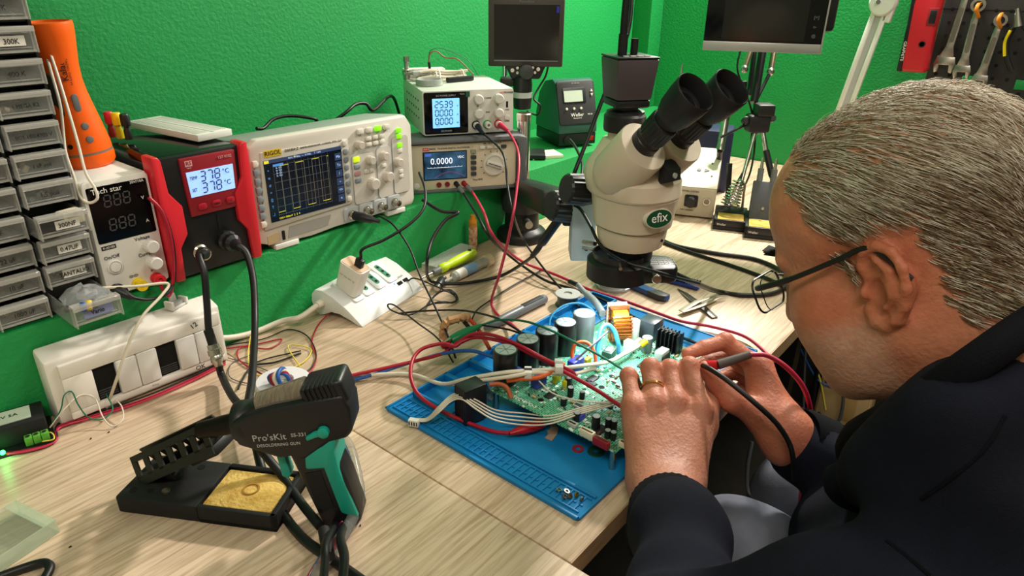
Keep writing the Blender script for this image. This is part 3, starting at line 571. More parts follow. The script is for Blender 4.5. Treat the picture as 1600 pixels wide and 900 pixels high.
B(KS).loft([ell(.0470, .047, .047), ell(.0515, .053, .050), ell(.0555, .059, .088), ell(.0565, .061, .091)]).build('zoom_pod', 'mic_white', t, ang=35)
B(KS).loft([ell(.057, .0615, .0915, cy=.002), ell(.0595, .065, .095, cy=.003), ell(.061, .067, .114, cy=.008), ell(.054, .058, .128, cy=.016), ell(.040, .042, .142, cy=.024), ell(.026, .030, .160, cy=.028)]).build('body', 'mic_white', t, ang=35)
B(KS).lathe([(.031, -.004), (.033, .002), (.033, .020)], n=30).build('objective_ring', 'black_pl', t)
bM = KS @ T(-.014, -.0565, .073) @ Rz(math.radians(-10)) @ Rx(math.radians(-7))
B(bM).xz([(.0225*math.cos(2*PI*i/32), .0128*math.sin(2*PI*i/32)) for i in range(32)], -.003, .004).build('badge_rim', 'ivory', t)
B(bM).xz([(.0212*math.cos(2*PI*i/32), .0115*math.sin(2*PI*i/32)) for i in range(32)], -.0036, .004).build('badge', mat('badge_green', '#12482c', .3), t); txt('efix', .0175, 'ink_white', t, bM @ ft(0, .001, -.004), sx=1.1)
B(KS).cyl((.012, -.0478, .034), (.012, -.043, .034), .002, n=10).build('grub_screw', 'ink', t)
# prism drums and eyepieces
EL = math.radians(45)
for sx in (-1, 1):
    org = Vector((sx*.035, -.030, .160)); ed = Vector((sx*.05, -math.cos(EL), math.sin(EL))).normalized()
    hM = KS @ frame(org, (1, 0, 0), ed)
    dM = KS @ frame(org+Vector((sx*.002, .0, -.004)), (1, 0, 0), ed)
    B(dM).lathe([(.030, -.060), (.0345, -.050), (.0350, .012), (.0338, .0145), (0, .0145)], n=44).build('prism_drum', 'mic_white', t, ang=35)
    B(hM).lathe([(.0185, .010), (.0185, .022), (.0172, .023), (.0172, .031)], n=32).build('tube_collar', 'black_pl', t)
    k = B(hM); n = 48
    def rg(r, h, am=0): return [(r*(1+(am if i % 2 else 0))*math.cos(2*PI*i/n), r*(1+(am if i % 2 else 0))*math.sin(2*PI*i/n), h) for i in range(n)]
    k.loft([rg(.0178, .028), rg(.0182, .030, .05), rg(.0186, .056, .05), rg(.0180, .058)]).build('dioptre_ring', 'black_pl', t, ang=20)
    B(hM).lathe([(.0165, .057), (.0170, .066), (.0200, .067), (.0215, .072), (.0232, .076), (.0256, .096), (.0262, .112), (.0250, .1135), (.0238, .111), (.0226, .094), (.0155, .092), (.0142, .0945), (.0136, .090)], n=40).build('eyecup', mat('rubber', '#15161a', .55), t)
    B(hM).lathe([(.0138, .0895), (.009, .0915), (0, .0925)], n=28).build('eye_lens', mat('lens', '#1a0f12', .05, coat=1.), t)
B(KS).yz([(-.050, .116), (-.066, .122), (-.064, .136), (-.050, .146)], -.013, .013).build('nose_wedge', 'ink', t)
B(KS).xz(circ(.0035, 14, 0, .129), -.0675, -.062).build('wedge_dial', 'ltgrey_pl', t)
# camera port
B(KS).lathe([(.022, .140), (.022, .172)], (0, .030, 0), n=28).build('port_neck', 'mic_white', t); B(KS).lathe([(.028, .170), (.029, .174), (.029, .190), (.026, .193), (.026, .196), (.017, .198), (.017, .203)], (0, .030, 0), n=32).build('port_ring', 'black_pl', t)
cm_ = KS @ T(0, .030, .202) @ Rz(math.radians(-22)) @ Matrix.Scale(.84, 4)
B(cm_).box((0, 0, .006), (.058, .058, .012)).build('camera_base', 'black_pl', t, .003); B(cm_).loft([[(x*.030, y*.030, .012) for x, y in ((-1, -1), (1, -1), (1, 1), (-1, 1))], [(x*.0355, y*.0355, .072) for x, y in ((-1, -1), (1, -1), (1, 1), (-1, 1))]]).build('camera_case', mat('cam_grey', '#4a4246', .45), t, .003)
B(cm_).box((0, 0, .0735), (.070, .070, .003)).build('camera_lid', 'black_pl', t, .001)
for i in range(4): B(cm_).box((-.018+i*.012, -.024, .0755), (.008, .006, .002)).build('camera_port', 'ltgrey_pl', t)
B(cm_).cyl((-.012, .004, .074), (-.012, .004, .105), .0075).build('camera_plug', 'black_pl', t); B(cm_).cyl((.010, .008, .074), (.010, .008, .098), .006).build('camera_plug', 'black_pl', t)
CAMTOP = t.matrix_basis @ (cm_ @ Vector((-.012, .004, .100)))
# focus block and knobs
hp = t.matrix_basis.inverted()
def L(px, py, d): return hp @ dp(px, py, d)
B(frame(L(910, 352, .955), hp.to_3x3() @ CR, (0, 0, 1))).b2((-.016, -.012, -.050), (.018, .03, .050)).build('focus_block', 'mic_blue', t, .003)
for (px, py, d, r, h) in ((899, 296, .885, .0205, .030), (876, 322, .95, .022, .034)):
    k0 = L(px, py, d); ax = (hp.to_3x3() @ (CR*-.75-CF*.35)).normalized(); knob(B(), k0-ax*h*.5, r, h, ax, 20, .85).build('focus_knob', 'black_pl', t, ang=25)
B().cyl(L(898, 310, .94), L(935, 300, .93), .015).build('focus_shaft', 'black_pl', t)
B(frame(L(895, 330, .965), hp.to_3x3() @ CR, (0, 0, 1))).b2((-.015, -.01, -.020), (.045, .03, .020)).build('rack_bracket', 'black_pl', t, .004)
B().cyl(L(912, 378, .935), L(930, 381, .90), .003).build('thumb_screw', 'steel', t); B().xz(circ(.003, 10), -.003, 0, T(*L(915, 388, .935))).build('grub_screw', 'ink', t)
MIC = t.matrix_basis.copy()
# ring light (clamped on the objective)
rl0 = dp(966, 416, .88)
t = thing('ring_light', 'black LED ring light with a side block under the microscope', 'ring light', M=frame((rl0.x, rl0.y, rl0.z), hr, (0, 0, 1)))
B().lathe([(.0405, -.013), (.0405, .010), (.036, .013), (.032, .014), (.032, -.010), (.034, -.013)], n=44, close=True).build('ring', 'black_pl', t)
B().lathe([(.034, .0135), (.034, .020), (.0325, .020), (.0325, .0135)], n=40, close=True).build('clamp_ring', mat('satin_black', '#1f2022', .3), t)
B().prism([(.020, -.030), (.066, -.024), (.073, -.018), (.073, .014), (.066, .020), (.022, .030)], -.013, .008).build('control_block', 'black_pl', t, .004)
B().lathe([(.0335, -.0115), (.0335, -.0128), (.0398, -.0128), (.0398, -.0115)], n=40, close=True).build('led_array', mat('led_white', '#ffffff', .4, emit='#dff4ff', estr=14.), t)
for i in range(4): txt('LED RING LIGHT 144', .0042, 'ltgrey_pl', t, T(.052, .008-i*.006, .0083))
knob(B(), (.043, -.027, -.002), .0065, .010, (0, -1, 0), 10).build('dimmer_knob', 'steel', t)
for a in (.6, 2.7, 4.6): B().cyl((.034*math.cos(a), .034*math.sin(a), .017), (.05*math.cos(a), .05*math.sin(a), .017), .0022, n=10).build('clamp_screw', 'steel', t)
RL = t.matrix_basis.copy(); RLO = t
lt = bpy.data.lights.new('ring_light_leds', 'AREA'); lt.shape = 'DISK'; lt.size = .07; lt.energy = .33; lt.color = (.86, .97, 1); lt.spread = math.radians(110)
lo = bpy.data.objects.new('ring_light_leds', lt); COL.objects.link(lo); lo.location = (rl0.x, rl0.y, rl0.z-.016)
# ================================================================ monitor on the right and its arm
a, b_ = dp(1097, 78, 1.40), dp(1285, 68, 1.34)
b_.z = a.z; xd = (b_-a)
t = thing('monitor', 'small flat monitor with a silver lower bezel hanging above the microscope', 'monitor', M=frame((a.x, a.y, a.z), xd, (0, 0, 1)))
Wm = xd.length; Hm = .155
B().b2((0, .004, 0), (Wm, .022, Hm)).build('case', 'black_pl', t, .003); B().b2((0, 0, .0), (Wm, .006, .018)).build('lower_bezel', mat('silver', '#b9bab6', .35, .6), t, .001)
B().b2((.001, .001, .018), (Wm-.001, .006, Hm)).build('glass', mat('mon_black', '#08090b', .08), t); B().b2((.034, -.0002, .022), (Wm-.035, .002, Hm-.01)).build('screen', mat('mon_screen', '#1c1e1b', .1), t)
B().b2((Wm-.002, 0, 0), (Wm+.001, .006, Hm)).build('side_bezel', 'silver', t)
for i, s_ in enumerate(('@', 'o-', '[=]')): txt(s_, .008, 'grey_pl', t, ft(Wm-.019, .033+i*.017, .0006))
B().b2((.06, .022, .04), (Wm+.02, .045, Hm)).build('rear_case', 'black_pl', t, .008)
MON = t.matrix_basis.copy()
# spring arm with clamp and two metal rods behind the microscope
t = thing('spring_arm', 'black jointed spring arm carrying the monitor on a tripod of thin metal legs', 'arm', (0, 0, 0))
D1 = 1.52
hub = dp(1185, 190, D1)
def rod(name, p, q, r, m, n=12): B().cyl(p, q, r, n=n).build(name, m, t)
rod('arm_bar', dp(1193, 70, D1), dp(1178, 160, D1), .009, 'black_pl'); rod('arm_bar', dp(1180, 72, D1+.03), dp(1170, 150, D1+.03), .006, 'black_pl')
for x0, y0, x1, y1 in ((1173, 78, 1163, 108), (1210, 76, 1204, 112)):
    p, q = dp(x0, y0, D1), dp(x1, y1, D1); rod('spring', p, q, .0065, mat('spring_brass', '#a89a80', .35, .8)); B().sphere(q, .009, 12, 8).build('joint', 'steel', t)
rod('arm_bar', dp(1204, 112, D1), dp(1180, 160, D1), .004, 'dkgrey_pl')
B(frame(hub, hr, (0, 0, 1))).b2((-.026, -.02, -.022), (.022, .02, .016)).build('clamp_body', mat('clamp_blk', '#1f2021', .5), t, .006)
B(frame(hub, hr, (0, 0, 1))).b2((-.012, -.024, .014), (.026, .02, .040)).build('clamp_jaw', 'clamp_blk', t, .005)
for dx, dy in ((-.030, .0), (.026, .006), (.0, -.02)): knob(B(), hub+hr*dx+Vector((0, 0, dy)), .009, .012, -CF, 10).build('clamp_knob', 'black_pl', t)
def rest(px, py, d):
    q = dp(px, py, d); return q
foot = w(1168, 318); rod('leg', dp(1180, 205, D1), dp(1157, 290, D1), .0042, 'steel'); rod('leg', dp(1157, 290, D1), w(1150, 322), .0035, 'steel')
rod('leg', dp(1192, 205, D1), dp(1197, 235, D1), .0055, 'chrome'); rod('leg', dp(1197, 235, D1), dp(1206, 275, D1), .007, 'black_pl'); rod('leg', dp(1206, 275, D1), w(1215, 312), .006, 'black_pl')
rod('leg', dp(1135, 180, D1+.06), dp(1125, 235, D1+.06), .009, 'steel'); rod('leg', dp(1125, 235, D1+.06), w(1118, 300), .007, 'black_pl')
rod('cross_bar', dp(1185, 185, D1), dp(1125, 215, D1), .003, 'black_pl')
cable('lamp_cord', [dp(1158, 75, D1), dp(1152, 105, D1), dp(1160, 135, D1), dp(1172, 165, D1), dp(1180, 210, D1+.03), dp(1172, 270, D1+.03), w(1150, 315)], .0022, 'cable_black', parent=t)
cable('lamp_cord', [dp(1176, 200, D1+.02), dp(1170, 250, D1+.02), dp(1150, 290, D1+.0), w(1140, 318)], .003, 'cable_black', parent=t)
B(frame(dp(1160, 132, D1), hr, (0, 0, 1))).box((0, 0, 0), (.018, .014, .016)).build('cord_switch', 'black_pl', t, .002)
p = dp(1063, 150, 1.62); q = dp(1066, 100, 1.62)
o = B().cyl(Vector((p.x, p.y, 0)), q, .0028, n=10).build('metal_rod', 'steel'); tag(o, 'thin upright metal rod behind the eyepieces', 'rod')
# ================================================================ stations on the desk to the right
p1 = w(1113, 344); fd = (w(1113, 344)-w(1048, 337)).normalized()
t = thing('rework_station', 'cream sloped-top rework station with a red switch and black knob behind the microscope', 'soldering station', M=frame(p1, fd, (0, 0, 1)))
Wd = .14
B().yz([(0, .004), (0, .070), (.012, .076), (.155, .128), (.165, .126), (.165, .004)], -Wd, 0).build('case', mat('rw_front', '#bfb59f', .5), t, .003)
B().yz([(.0, .072), (.012, .077), (.155, .1295), (.160, .1275), (.160, .122), (.012, .07)], -Wd-.001, .001).build('top_panel', 'cream_pl', t, .002)
B().xz(rrect(.030, .028, .004, 3, -.052, .040), -.002, .001).build('knob_plate', 'black_pl', t, .0008); knob(B(), (-.052, -.002, .040), .0125, .016, (0, -1, 0), 14).build('knob', 'black_pl', t, ang=25)
B().lathe([(.0085, 0), (.0085, .003), (.006, .003), (.006, -.001), (0, -.001)], (-.018, 0, .042), (0, -1, 0), 18).build('socket', 'steel', t); B().lathe([(.010, 0), (.010, .004), (.007, .006), (0, .006)], (-.098, 0, .040), (0, -1, 0), 20).build('power_switch', 'sw_red', t)
txt('SMD REWORK SYSTEM', .0055, 'ink', t, ft(-.065, .062)); txt('TEMP CONTROL', .004, 'ink', t, ft(-.06, .018))
pt = T(0, .012, .077) @ Rx(math.radians(20))
for x, y in ((-.045, .055), (-.018, .085), (-.015, .035)): B(pt).cyl((x, y, -.001), (x, y, .0022), .005 if y == .055 else .0025, n=16).build('panel_button', 'grey_pl', t)
B(pt).prism([(-.033, .048), (-.022, .055), (-.033, .062)], .0, .0022).build('panel_arrow', 'grey_pl', t)
pb = w(1118, 322)
o = B(frame(Vector((pb.x+.06, pb.y+.02, 0)), fd, (0, 0, 1))).b2((-.10, .06, 0), (.015, .16, .155)).build('blue_case', mat('navy_case', '#1c2547', .5), bevel=.004); tag(o, 'dark blue case standing behind the cream rework station', 'case')
mat('sponge_y', '#d2b45e', .9, col2='#b08e35', nscale=60, bump=1., bscale=220)
def solder_stand(p, label, wd, dep_, hh, name_txt, coil):
    t = thing('soldering_stand', label, 'soldering stand', M=frame(p, fd, (0, 0, 1)), group='soldering stands by the right wall')
    B().b2((-wd, 0, 0), (0, dep_, hh*.35)).build('base', 'black_pl', t, .002)
    for a in ((-wd, 0, 0, .006), (-wd, dep_*.5, 0, dep_*.5+.006)): B().b2((a[0], a[1], hh*.35), (a[2], a[3], hh)).build('tray_wall', 'black_pl', t, .001)
    for x in (-wd, -.006): B().b2((x, 0, hh*.35), (x+.006, dep_*.5, hh)).build('tray_wall', 'black_pl', t, .001)
    B().b2((-wd, dep_*.5, hh*.35), (0, dep_, hh)).build('deck', 'black_pl', t, .002)
    B().b2((-wd+.007, .007, hh*.3), (-.007, dep_*.5-.001, hh*1.0)).build('sponge', 'sponge_y', t, .002)
    txt(name_txt, .007, 'ink_white', t, ft(-wd*.75, hh*.55))
    return t
t = solder_stand(w(1165, 364), 'black soldering stand with a coiled wire holder and yellow sponge', .070, .11, .024, 'Weller', True)
pts = []
for i in range(9*14+1):
    g = 2*PI*i/14; f = i/(9*14); r = .021-.010*f; c0 = Vector((-.035, .055, .045))+Vector((.10*0+.012, -.03, .062))*0
    ax = Vector((.20, .25, .95)).normalized(); u_ = ax.orthogonal().normalized(); v_ = ax.cross(u_)
    pts.append(Vector((-.040, .050, .042))+ax*(.058*f)+u_*(r*math.cos(g))+v_*(r*math.sin(g)))
B().tube(pts, .0016, 6).build('coil', 'chrome', t); B().tube([(-.028, .06, .10), (-.015, .075, .085), (-.012, .085, .02)], .003, 8).build('coil_post', 'steel', t)
t = solder_stand(w(1216, 378), 'black soldering stand with two tip holders beside the man, sponge worn brown', .070, .12, .026, 'Weller', False)
B().yz([(.06, .02), (.105, .02), (.115, .095), (.10, .10)], -.064, -.010).build('holder_plate', mat('plate_grey', '#4a4d52', .5), t, .002)
for x in (-.052, -.024): B().cyl((x, .100, .07), (x, .112, .125), .0065, n=12).build('tip_sleeve', 'grey_pl', t); B().cyl((x, .112, .125), (x, .116, .148), .004, .0025, n=12).build('tip', 'nickel', t)
B().cyl((-.038, .064, .05), (-.038, .060, .05), .003, n=10).build('screw', 'steel', t)
# vertical black handle in front of the rework station side
t = thing('soldering_pencil', 'grey soldering pencil standing in its holder beside the cream rework station', 'soldering iron', (0, 0, 0))
p, q = w(1128, 340), dp(1128, 262, 1.50)
B().cyl(Vector((p.x+.02, p.y, .0)), Vector((p.x+.02, p.y, .045)), .007, n=14).build('holder', 'ltgrey_pl', t, .001); B().cyl(Vector((p.x+.02, p.y, .03)), Vector((p.x+.025, p.y+.01, .12)), .006, n=14).build('handle', 'black_pl', t)
# ================================================================ right wall: pegboard and tools
XP = XR-.012
zb = wx(1590, 168, XP).z; y0 = wx(1462, 60, XP).y
t = thing('pegboard', 'black perforated tool board on the green wall at the right', 'pegboard', (XP, y0, zb))
B().b2((0, -.55, 0), (.012, -.0, .45)).build('panel', mat('peg_black', '#2b2a29', .6), t, .002)
B().b2((-.014, -.55, -.004), (.0, .0, .006)).build('lower_lip', 'ltgrey_pl', t)
hb = B()
for i in range(17):
    for j in range(14):
        y, z = -.02-i*.030, .03+j*.030
        hb.cyl((-.0006, y, z), (.002, y, z), .0042, n=10)
hb.build('peg_hole', 'hole', t)['kind'] = 'stuff'
B().b2((-.001, -.55, .209), (.001, 0, .212)).build('panel_joint', 'hole', t)
for yy in (-.09, -.20, -.31):
    for zz in (.012,): B().b2((-.001, yy-.012, zz+.028), (.001, yy+.012, zz+.05)).build('key_slot', 'green_paint', t, .001)
def onw(px, py, dx=.03): return wx(px, py, XR-dx)
def wrench(name, label, a, b_, r, grp):
    # ring end at a, open end at b_
    x = (b_-a); Lw = x.length
    t = thing(name, label, 'wrench', M=frame(a, x, (-1, 0, 0)), group=grp)
    B().lathe([(r*.62, -.005), (r, -.005), (r*1.05, 0), (r, .005), (r*.62, .005)], n=24, close=True).build('ring_end', 'steel', t)
    B().loft([[(r*.9, -.006, -.003), (r*.9, .006, -.003), (r*.9, .006, .003), (r*.9, -.006, .003)], [(r*2.2, -.0075, -.0032), (r*2.2, .0075, -.0032), (r*2.2, .0075, .0032), (r*2.2, -.0075, .0032)], [(Lw-r*2, -.0085, -.0032), (Lw-r*2, .0085, -.0032), (Lw-r*2, .0085, .0032), (Lw-r*2, -.0085, .0032)], [(Lw-r*.6, -r*.9, -.0035), (Lw-r*.6, r*.9, -.0035), (Lw-r*.6, r*.9, .0035), (Lw-r*.6, -r*.9, .0035)]]).build('shaft', 'steel', t, .0015)
    B().prism([(Lw-r*.8, -r), (Lw+r*.2, -r*1.25), (Lw+r*1.3, -r*.9), (Lw+r*1.1, -r*.5), (Lw+r*.3, -r*.55), (Lw+r*.2, r*.55), (Lw+r*1.1, r*.7), (Lw+r*1.2, r*1.1), (Lw+r*.1, r*1.25), (Lw-r*.8, r)], -.0035, .0035).build('open_end', 'steel', t, .001)
    B().prism(rrect(Lw*.45, .009, .004, 3, Lw*.5, 0), .003, .0036).build('grip_inset', mat('steel_dk', '#8a857d', .4, 1.), t)
    return t
wrench('combination_wrench', 'largest chrome combination wrench hanging beside the red power tool', onw(1515, -22), onw(1476, 98), .019, 'wrenches on the pegboard')
wrench('combination_wrench', 'middle chrome combination wrench of the three on the tool board', onw(1529, 8), onw(1503, 110), .0155, 'wrenches on the pegboard')
wrench('combination_wrench', 'rightmost chrome combination wrench on the tool board', onw(1564, 32), onw(1531, 124), .014, 'wrenches on the pegboard')
for px, py in ((1530, 12), (1564, 28)):
    p = onw(px, py, .012); t = thing('hook', ('orange hook in the middle wrench ring' if px < 1550 else 'orange hook in the rightmost wrench ring'), 'hook', p, group='orange tool hooks')
    B().tube(spl([(0, 0, .008), (-.028, 0, .006), (-.034, 0, -.004), (-.028, -.004, -.014), (-.02, -.006, -.02)]), .0045, 8).build('hook_body', mat('hook_orange', '#d9821f', .45), t)
# red oscillating tool
a, b_ = onw(1462, -40, .05), onw(1428, 112, .05); x = b_-a
t = thing('power_tool', 'red corded multi-tool with black trim hanging left of the wrenches', 'power tool', M=frame(a, x, (-1, 0, 0)))
Lt = x.length
B().prism([(0, -.026), (Lt*.25, -.034), (Lt*.55, -.033), (Lt, -.028), (Lt, .030), (Lt*.55, .028), (Lt*.25, .030), (0, .024)], -.022, .022).build('housing', 'red_pl', t, .008, 3)
B().prism([(x_, -y_) for x_, y_ in [(0, .020), (Lt*.3, .026), (Lt*.6, .024), (Lt, .024), (Lt, .036), (Lt*.5, .034), (Lt*.2, .036), (0, .030)]], -.023, .0225).build('black_trim', 'black_pl', t, .003)
B().prism(rrect(.030, .014, .002, 2, Lt*.42, .018), .018, .0245).build('switch', 'black_pl', t, .001); B().prism(rrect(.04, .022, .002, 2, Lt*.42, .018), .018, .0235).build('switch_frame', 'dkred_pl', t, .001)
B().lathe([(.0075, .02), (.0075, .0235), (.005, .0235), (.005, .022), (0, .022)], (Lt*.70, .008, 0), n=18).build('screw_boss', 'black_pl', t)
txt('GRAPHITE', .010, 'ink_white', t, T(Lt*.78, -.029, .0228))
# white lamp arm
a, b_ = onw(1335, 128, .09), onw(1378, 12, .09); x = b_-a
t = thing('lamp_arm', 'white folding lamp arm on the green wall left of the red tool', 'lamp', M=frame(a, x, (-1, 0, 0)))
Lt = x.length
for y in (-.013, .013): B().b2((-.12, y-.006, -.006), (Lt, y+.006, .008)).build('side_rail', 'white_pl', t, .002)
B().b2((-.12, -.008, -.004), (Lt, .008, .004)).build('channel', 'ltgrey_pl', t)
B().lathe([(.030, -.012), (.031, -.008), (.031, .012), (.027, .018), (0, .019)], (Lt+.012, 0, 0), n=32).build('joint_cap', 'white_pl', t); B().cyl((Lt+.012, .008, .018), (Lt+.012, .008, .022), .005, n=14).build('screw', 'grey_pl', t)
B().b2((Lt-.03, -.03, -.012), (Lt+.08, -.010, .008)).build('upper_rail', 'white_pl', t, .003)
# yellow-black pliers at the frame edge
a = onw(1592, 66, .03)
t = thing('pliers', 'black and yellow handled pliers at the right edge of the tool board', 'pliers', M=frame(a, (0, -.3, -1), (-1, 0, 0)))
for s_ in (-1, 1):
    B().tube(spl([(-.035, s_*.010, 0), (-.01, s_*.022, 0), (.025, s_*.024, 0), (.06, s_*.016, 0)]), .006, 8).build('handle', mat('grip_black', '#141414', .6), t); B().tube(spl([(-.03, s_*.014, .004), (-.008, s_*.025, .004), (.025, s_*.027, .004)]), .0035, 8).build('grip_insert', 'yellow_pl', t)
B().tube([(-.075, 0, 0), (-.035, 0, 0)], [.004, .011], 10).build('jaw', 'steel_dk', t)
# junction box and cables low on the right wall
p = wx(1320, 625, XR-.06)
t = thing('junction_box', 'beige plastic junction box low on the wall below the man', 'junction box', (XR-.012, p.y, p.z))
B().b2((-.07, -.075, -.078), (0, .075, .078)).build('case', mat('beige_box', '#c9ab7c', .5), t, .008, 3); B().b2((-.078, -.068, -.07), (-.068, .068, .07)).build('lid', 'beige_box', t, .004)
B().b2((-.0815, -.040, -.05), (-.077, .0, .04)).build('rocker', mat('beige_dk', '#b8955c', .5), t, .003)
for y, z in ((.055, .058), (-.055, .058), (.055, -.058), (-.055, -.058)): B().cyl((-.0775, y, z), (-.0795, y, z), .006, n=12).build('screw', 'dkgrey_pl', t)
GC = 'cables hanging under the desk by the wall'
for i, (pts, r, m, l) in enumerate((([(1262, 500), (1258, 560), (1256, 640), (1262, 700)], .004, 'cable_grey', 'grey cable hanging below the desk corner'), ([(1280, 560), (1272, 610), (1266, 660), (1262, 720)], .007, 'cable_black', 'thick black cable hanging below the desk beside the junction box'), ([(1248, 540), (1275, 590), (1300, 605), (1318, 600)], .003, 'cable_blue', 'thin blue cable running to the beige junction box'), ([(1275, 575), (1283, 600), (1290, 640)], .003, 'cable_yellow', 'thin yellow cable left of the beige junction box'), ([(1293, 585), (1312, 592), (1318, 620), (1312, 655), (1296, 665)], .0045, 'cable_grey', 'grey cable looping over the beige junction box'))):
    cable('hanging_cable', [wx(a, b, XR-.10) for a, b in pts], r, m, l, group=GC)
# ================================================================ parts cabinet with clear drawers
t = thing('drawer_cabinet', 'black small-parts cabinet with clear labelled drawers at the left edge', 'cabinet', (0, .879, LEDGE))
mat('drawer_pl', '#b9bcb8', .12, alpha=.22); mat('drawer_rim', '#cfcec8', .10, alpha=.36)
CW, CHt, X1 = .0575, .0325, .277
B().b2((.095, .012, 0), (X1, .13, .004)).build('bottom_plate', 'black_pl', t); B().b2((.095, .125, 0), (X1, .13, .46)).build('back_plate', 'black_pl', t)
B().b2((.095, .0, .459), (X1+.004, .13, .466)).build('top_plate', 'black_pl', t)
for x in (X1, X1-CW, X1-2*CW): B().b2((x-.0015, .008, .004), (x+.0015, .125, .459)).build('divider', 'black_pl', t)
for r in range(14):
    for c_ in range(2): B().b2((X1-(c_+1)*CW+.0015, .012, .004+r*CHt), (X1-c_*CW-.0015, .125, .0058+r*CHt)).build('shelf', 'black_pl', t)
B().b2((X1+.0015, .010, .405), (X1+.022, .11, .466)).build('side_cover', 'black_pl', t, .006)
ww = CW-.006; hh = CHt-.006
def dmesh():
    sh = B(); sh.b2((0, .002, 0), (ww, .10, .0012)); sh.b2((0, .002, 0), (.0012, .10, hh-.004)); sh.b2((ww-.0012, .002, 0), (ww, .10, hh-.004)); sh.b2((0, .0985, 0), (ww, .10, hh-.004)); sh.b2((0, 0, 0), (ww, .0016, hh))
    rim = B(); rim.b2((0, -.010, hh-.003), (ww, .001, hh)); rim.b2((0, -.011, hh-.0055), (ww, -.0095, hh)); rim.b2((.0, -.002, 0), (ww, 0, .0025)); rim.b2((0, -.010, .0), (.0016, 0, hh)); rim.b2((ww-.0016, -.010, 0), (ww, 0, hh)); rim.b2((.0035, -.0015, .0045), (ww-.0035, 0, .0055)); rim.b2((.0035, -.0015, hh-.0075), (ww-.0035, 0, hh-.0065))
    return sh.mesh('drawer_shell'), rim.mesh('drawer_rim', .0004, 1)
ms, mr = dmesh(); ms.materials.append(MATS['drawer_pl']); mr.materials.append(MATS['drawer_rim'])
def contents(k):
    b = B(); rnd = random.Random(k)
    for i in range(9):
        x, y = rnd.uniform(.008, ww-.008), rnd.uniform(.012, .08); b.cyl((x, y, .003), (x+rnd.uniform(-.006, .006), y+rnd.uniform(-.01, .01), .004+rnd.uniform(0, .006)), .0028, n=8)
    return b
pal = ['#3a3f46', '#8a7a55', '#50453a', '#2d2f33', '#6a6b66', '#b7a98c']
LABR = ['Vario', 'TANTALIO', '0.47UF', '300NF', '1.5 poli', '1 uF poli', 'BC1 100/4700 V', '1 MEGA K2', '400 K', '300K', '10 K', 'K', '', '']
LABL = ['1000 uF', '10 uF', '22 uF', 'uF', '4.7', '3.3', '2.2', '', '', '', '', '', '', '']
tagged = {'300NF', '0.47UF', 'TANTALIO', '300K'}
for c_, labs in ((0, LABR), (1, LABL)):
    for r in range(14):
        if c_ == 1 and r > 9: continue
        out = {(0, 0): .055, (0, 3): .020, (0, 2): .006}.get((c_, r), .0)
        d = bpy.data.objects.new('drawer', ms); COL.objects.link(d); d.parent = t
        d.location = (X1-(c_+1)*CW+.003, -out, .0068+r*CHt)
        q = bpy.data.objects.new('front_rim', mr); COL.objects.link(q); q.parent = d
        contents(r*7+c_).build('contents', mat('comp%d' % ((r+c_) % 6), pal[(r+c_) % 6], .5), d)['kind'] = 'stuff'
        s_ = labs[r]
        if s_ in tagged: B().b2((.018, -.0022, .007), (.043, -.0016, .017)).build('label_strip', 'paper', d)
        elif s_ == 'Vario': B().b2((.012, -.0022, .006), (.044, -.0016, .017)).build('label_strip', mat('lab_blue', '#8f97c4', .6), d)
        if s_: txt(s_, .0075 if len(s_) < 9 else .006, 'ink', d, ft(.030 if s_ in tagged else .027, .0115, -.0026), sx=.9)
# bag of parts bulging out of the open bottom drawer
t = thing('parts_bag', 'crumpled clear bag with small parts in the pulled-out bottom drawer', 'bag', (X1-CW+.028, .845, LEDGE+.030))
rb = random.Random(3); b = B(); b.sphere((0, 0, 0), .022, 14, 9, sc=(1.05, 1.1, .55)); b.v = [(x*(1+rb.uniform(-.18, .18)), y*(1+rb.uniform(-.18, .18)), max(-.006, z*(1+rb.uniform(-.3, .5)))) for x, y, z in b.v]
b.build('film', mat('bag_film', '#d6dadc', .25, trans=.75, ior=1.1), t, ang=15); B().box((0, -.003, .003), (.018, .014, .008), Rz(.5)).build('foil_pack', mat('foil', '#c9c9cc', .35, .3), t, .002)
for i, m in enumerate(('cable_blue', 'yellow_pl', 'grey_pl')): B().cyl((-.014+.006*i, -.028, -.004), (-.010+.006*i, -.022, .002), .004, n=10).build('component', m, t)
t = thing('bobbin_pack', 'cream and grey parts in the open upper drawer of the cabinet', 'parts', (X1-CW+.03, .866, LEDGE+.0068+3*CHt+.004))
B().box((.012, 0, .012), (.024, .016, .016), Rz(.2)).build('cream_block', 'cream_pl', t, .002); B().box((-.014, 0, .010), (.022, .018, .014)).build('grey_block', 'dkgrey_pl', t, .002)
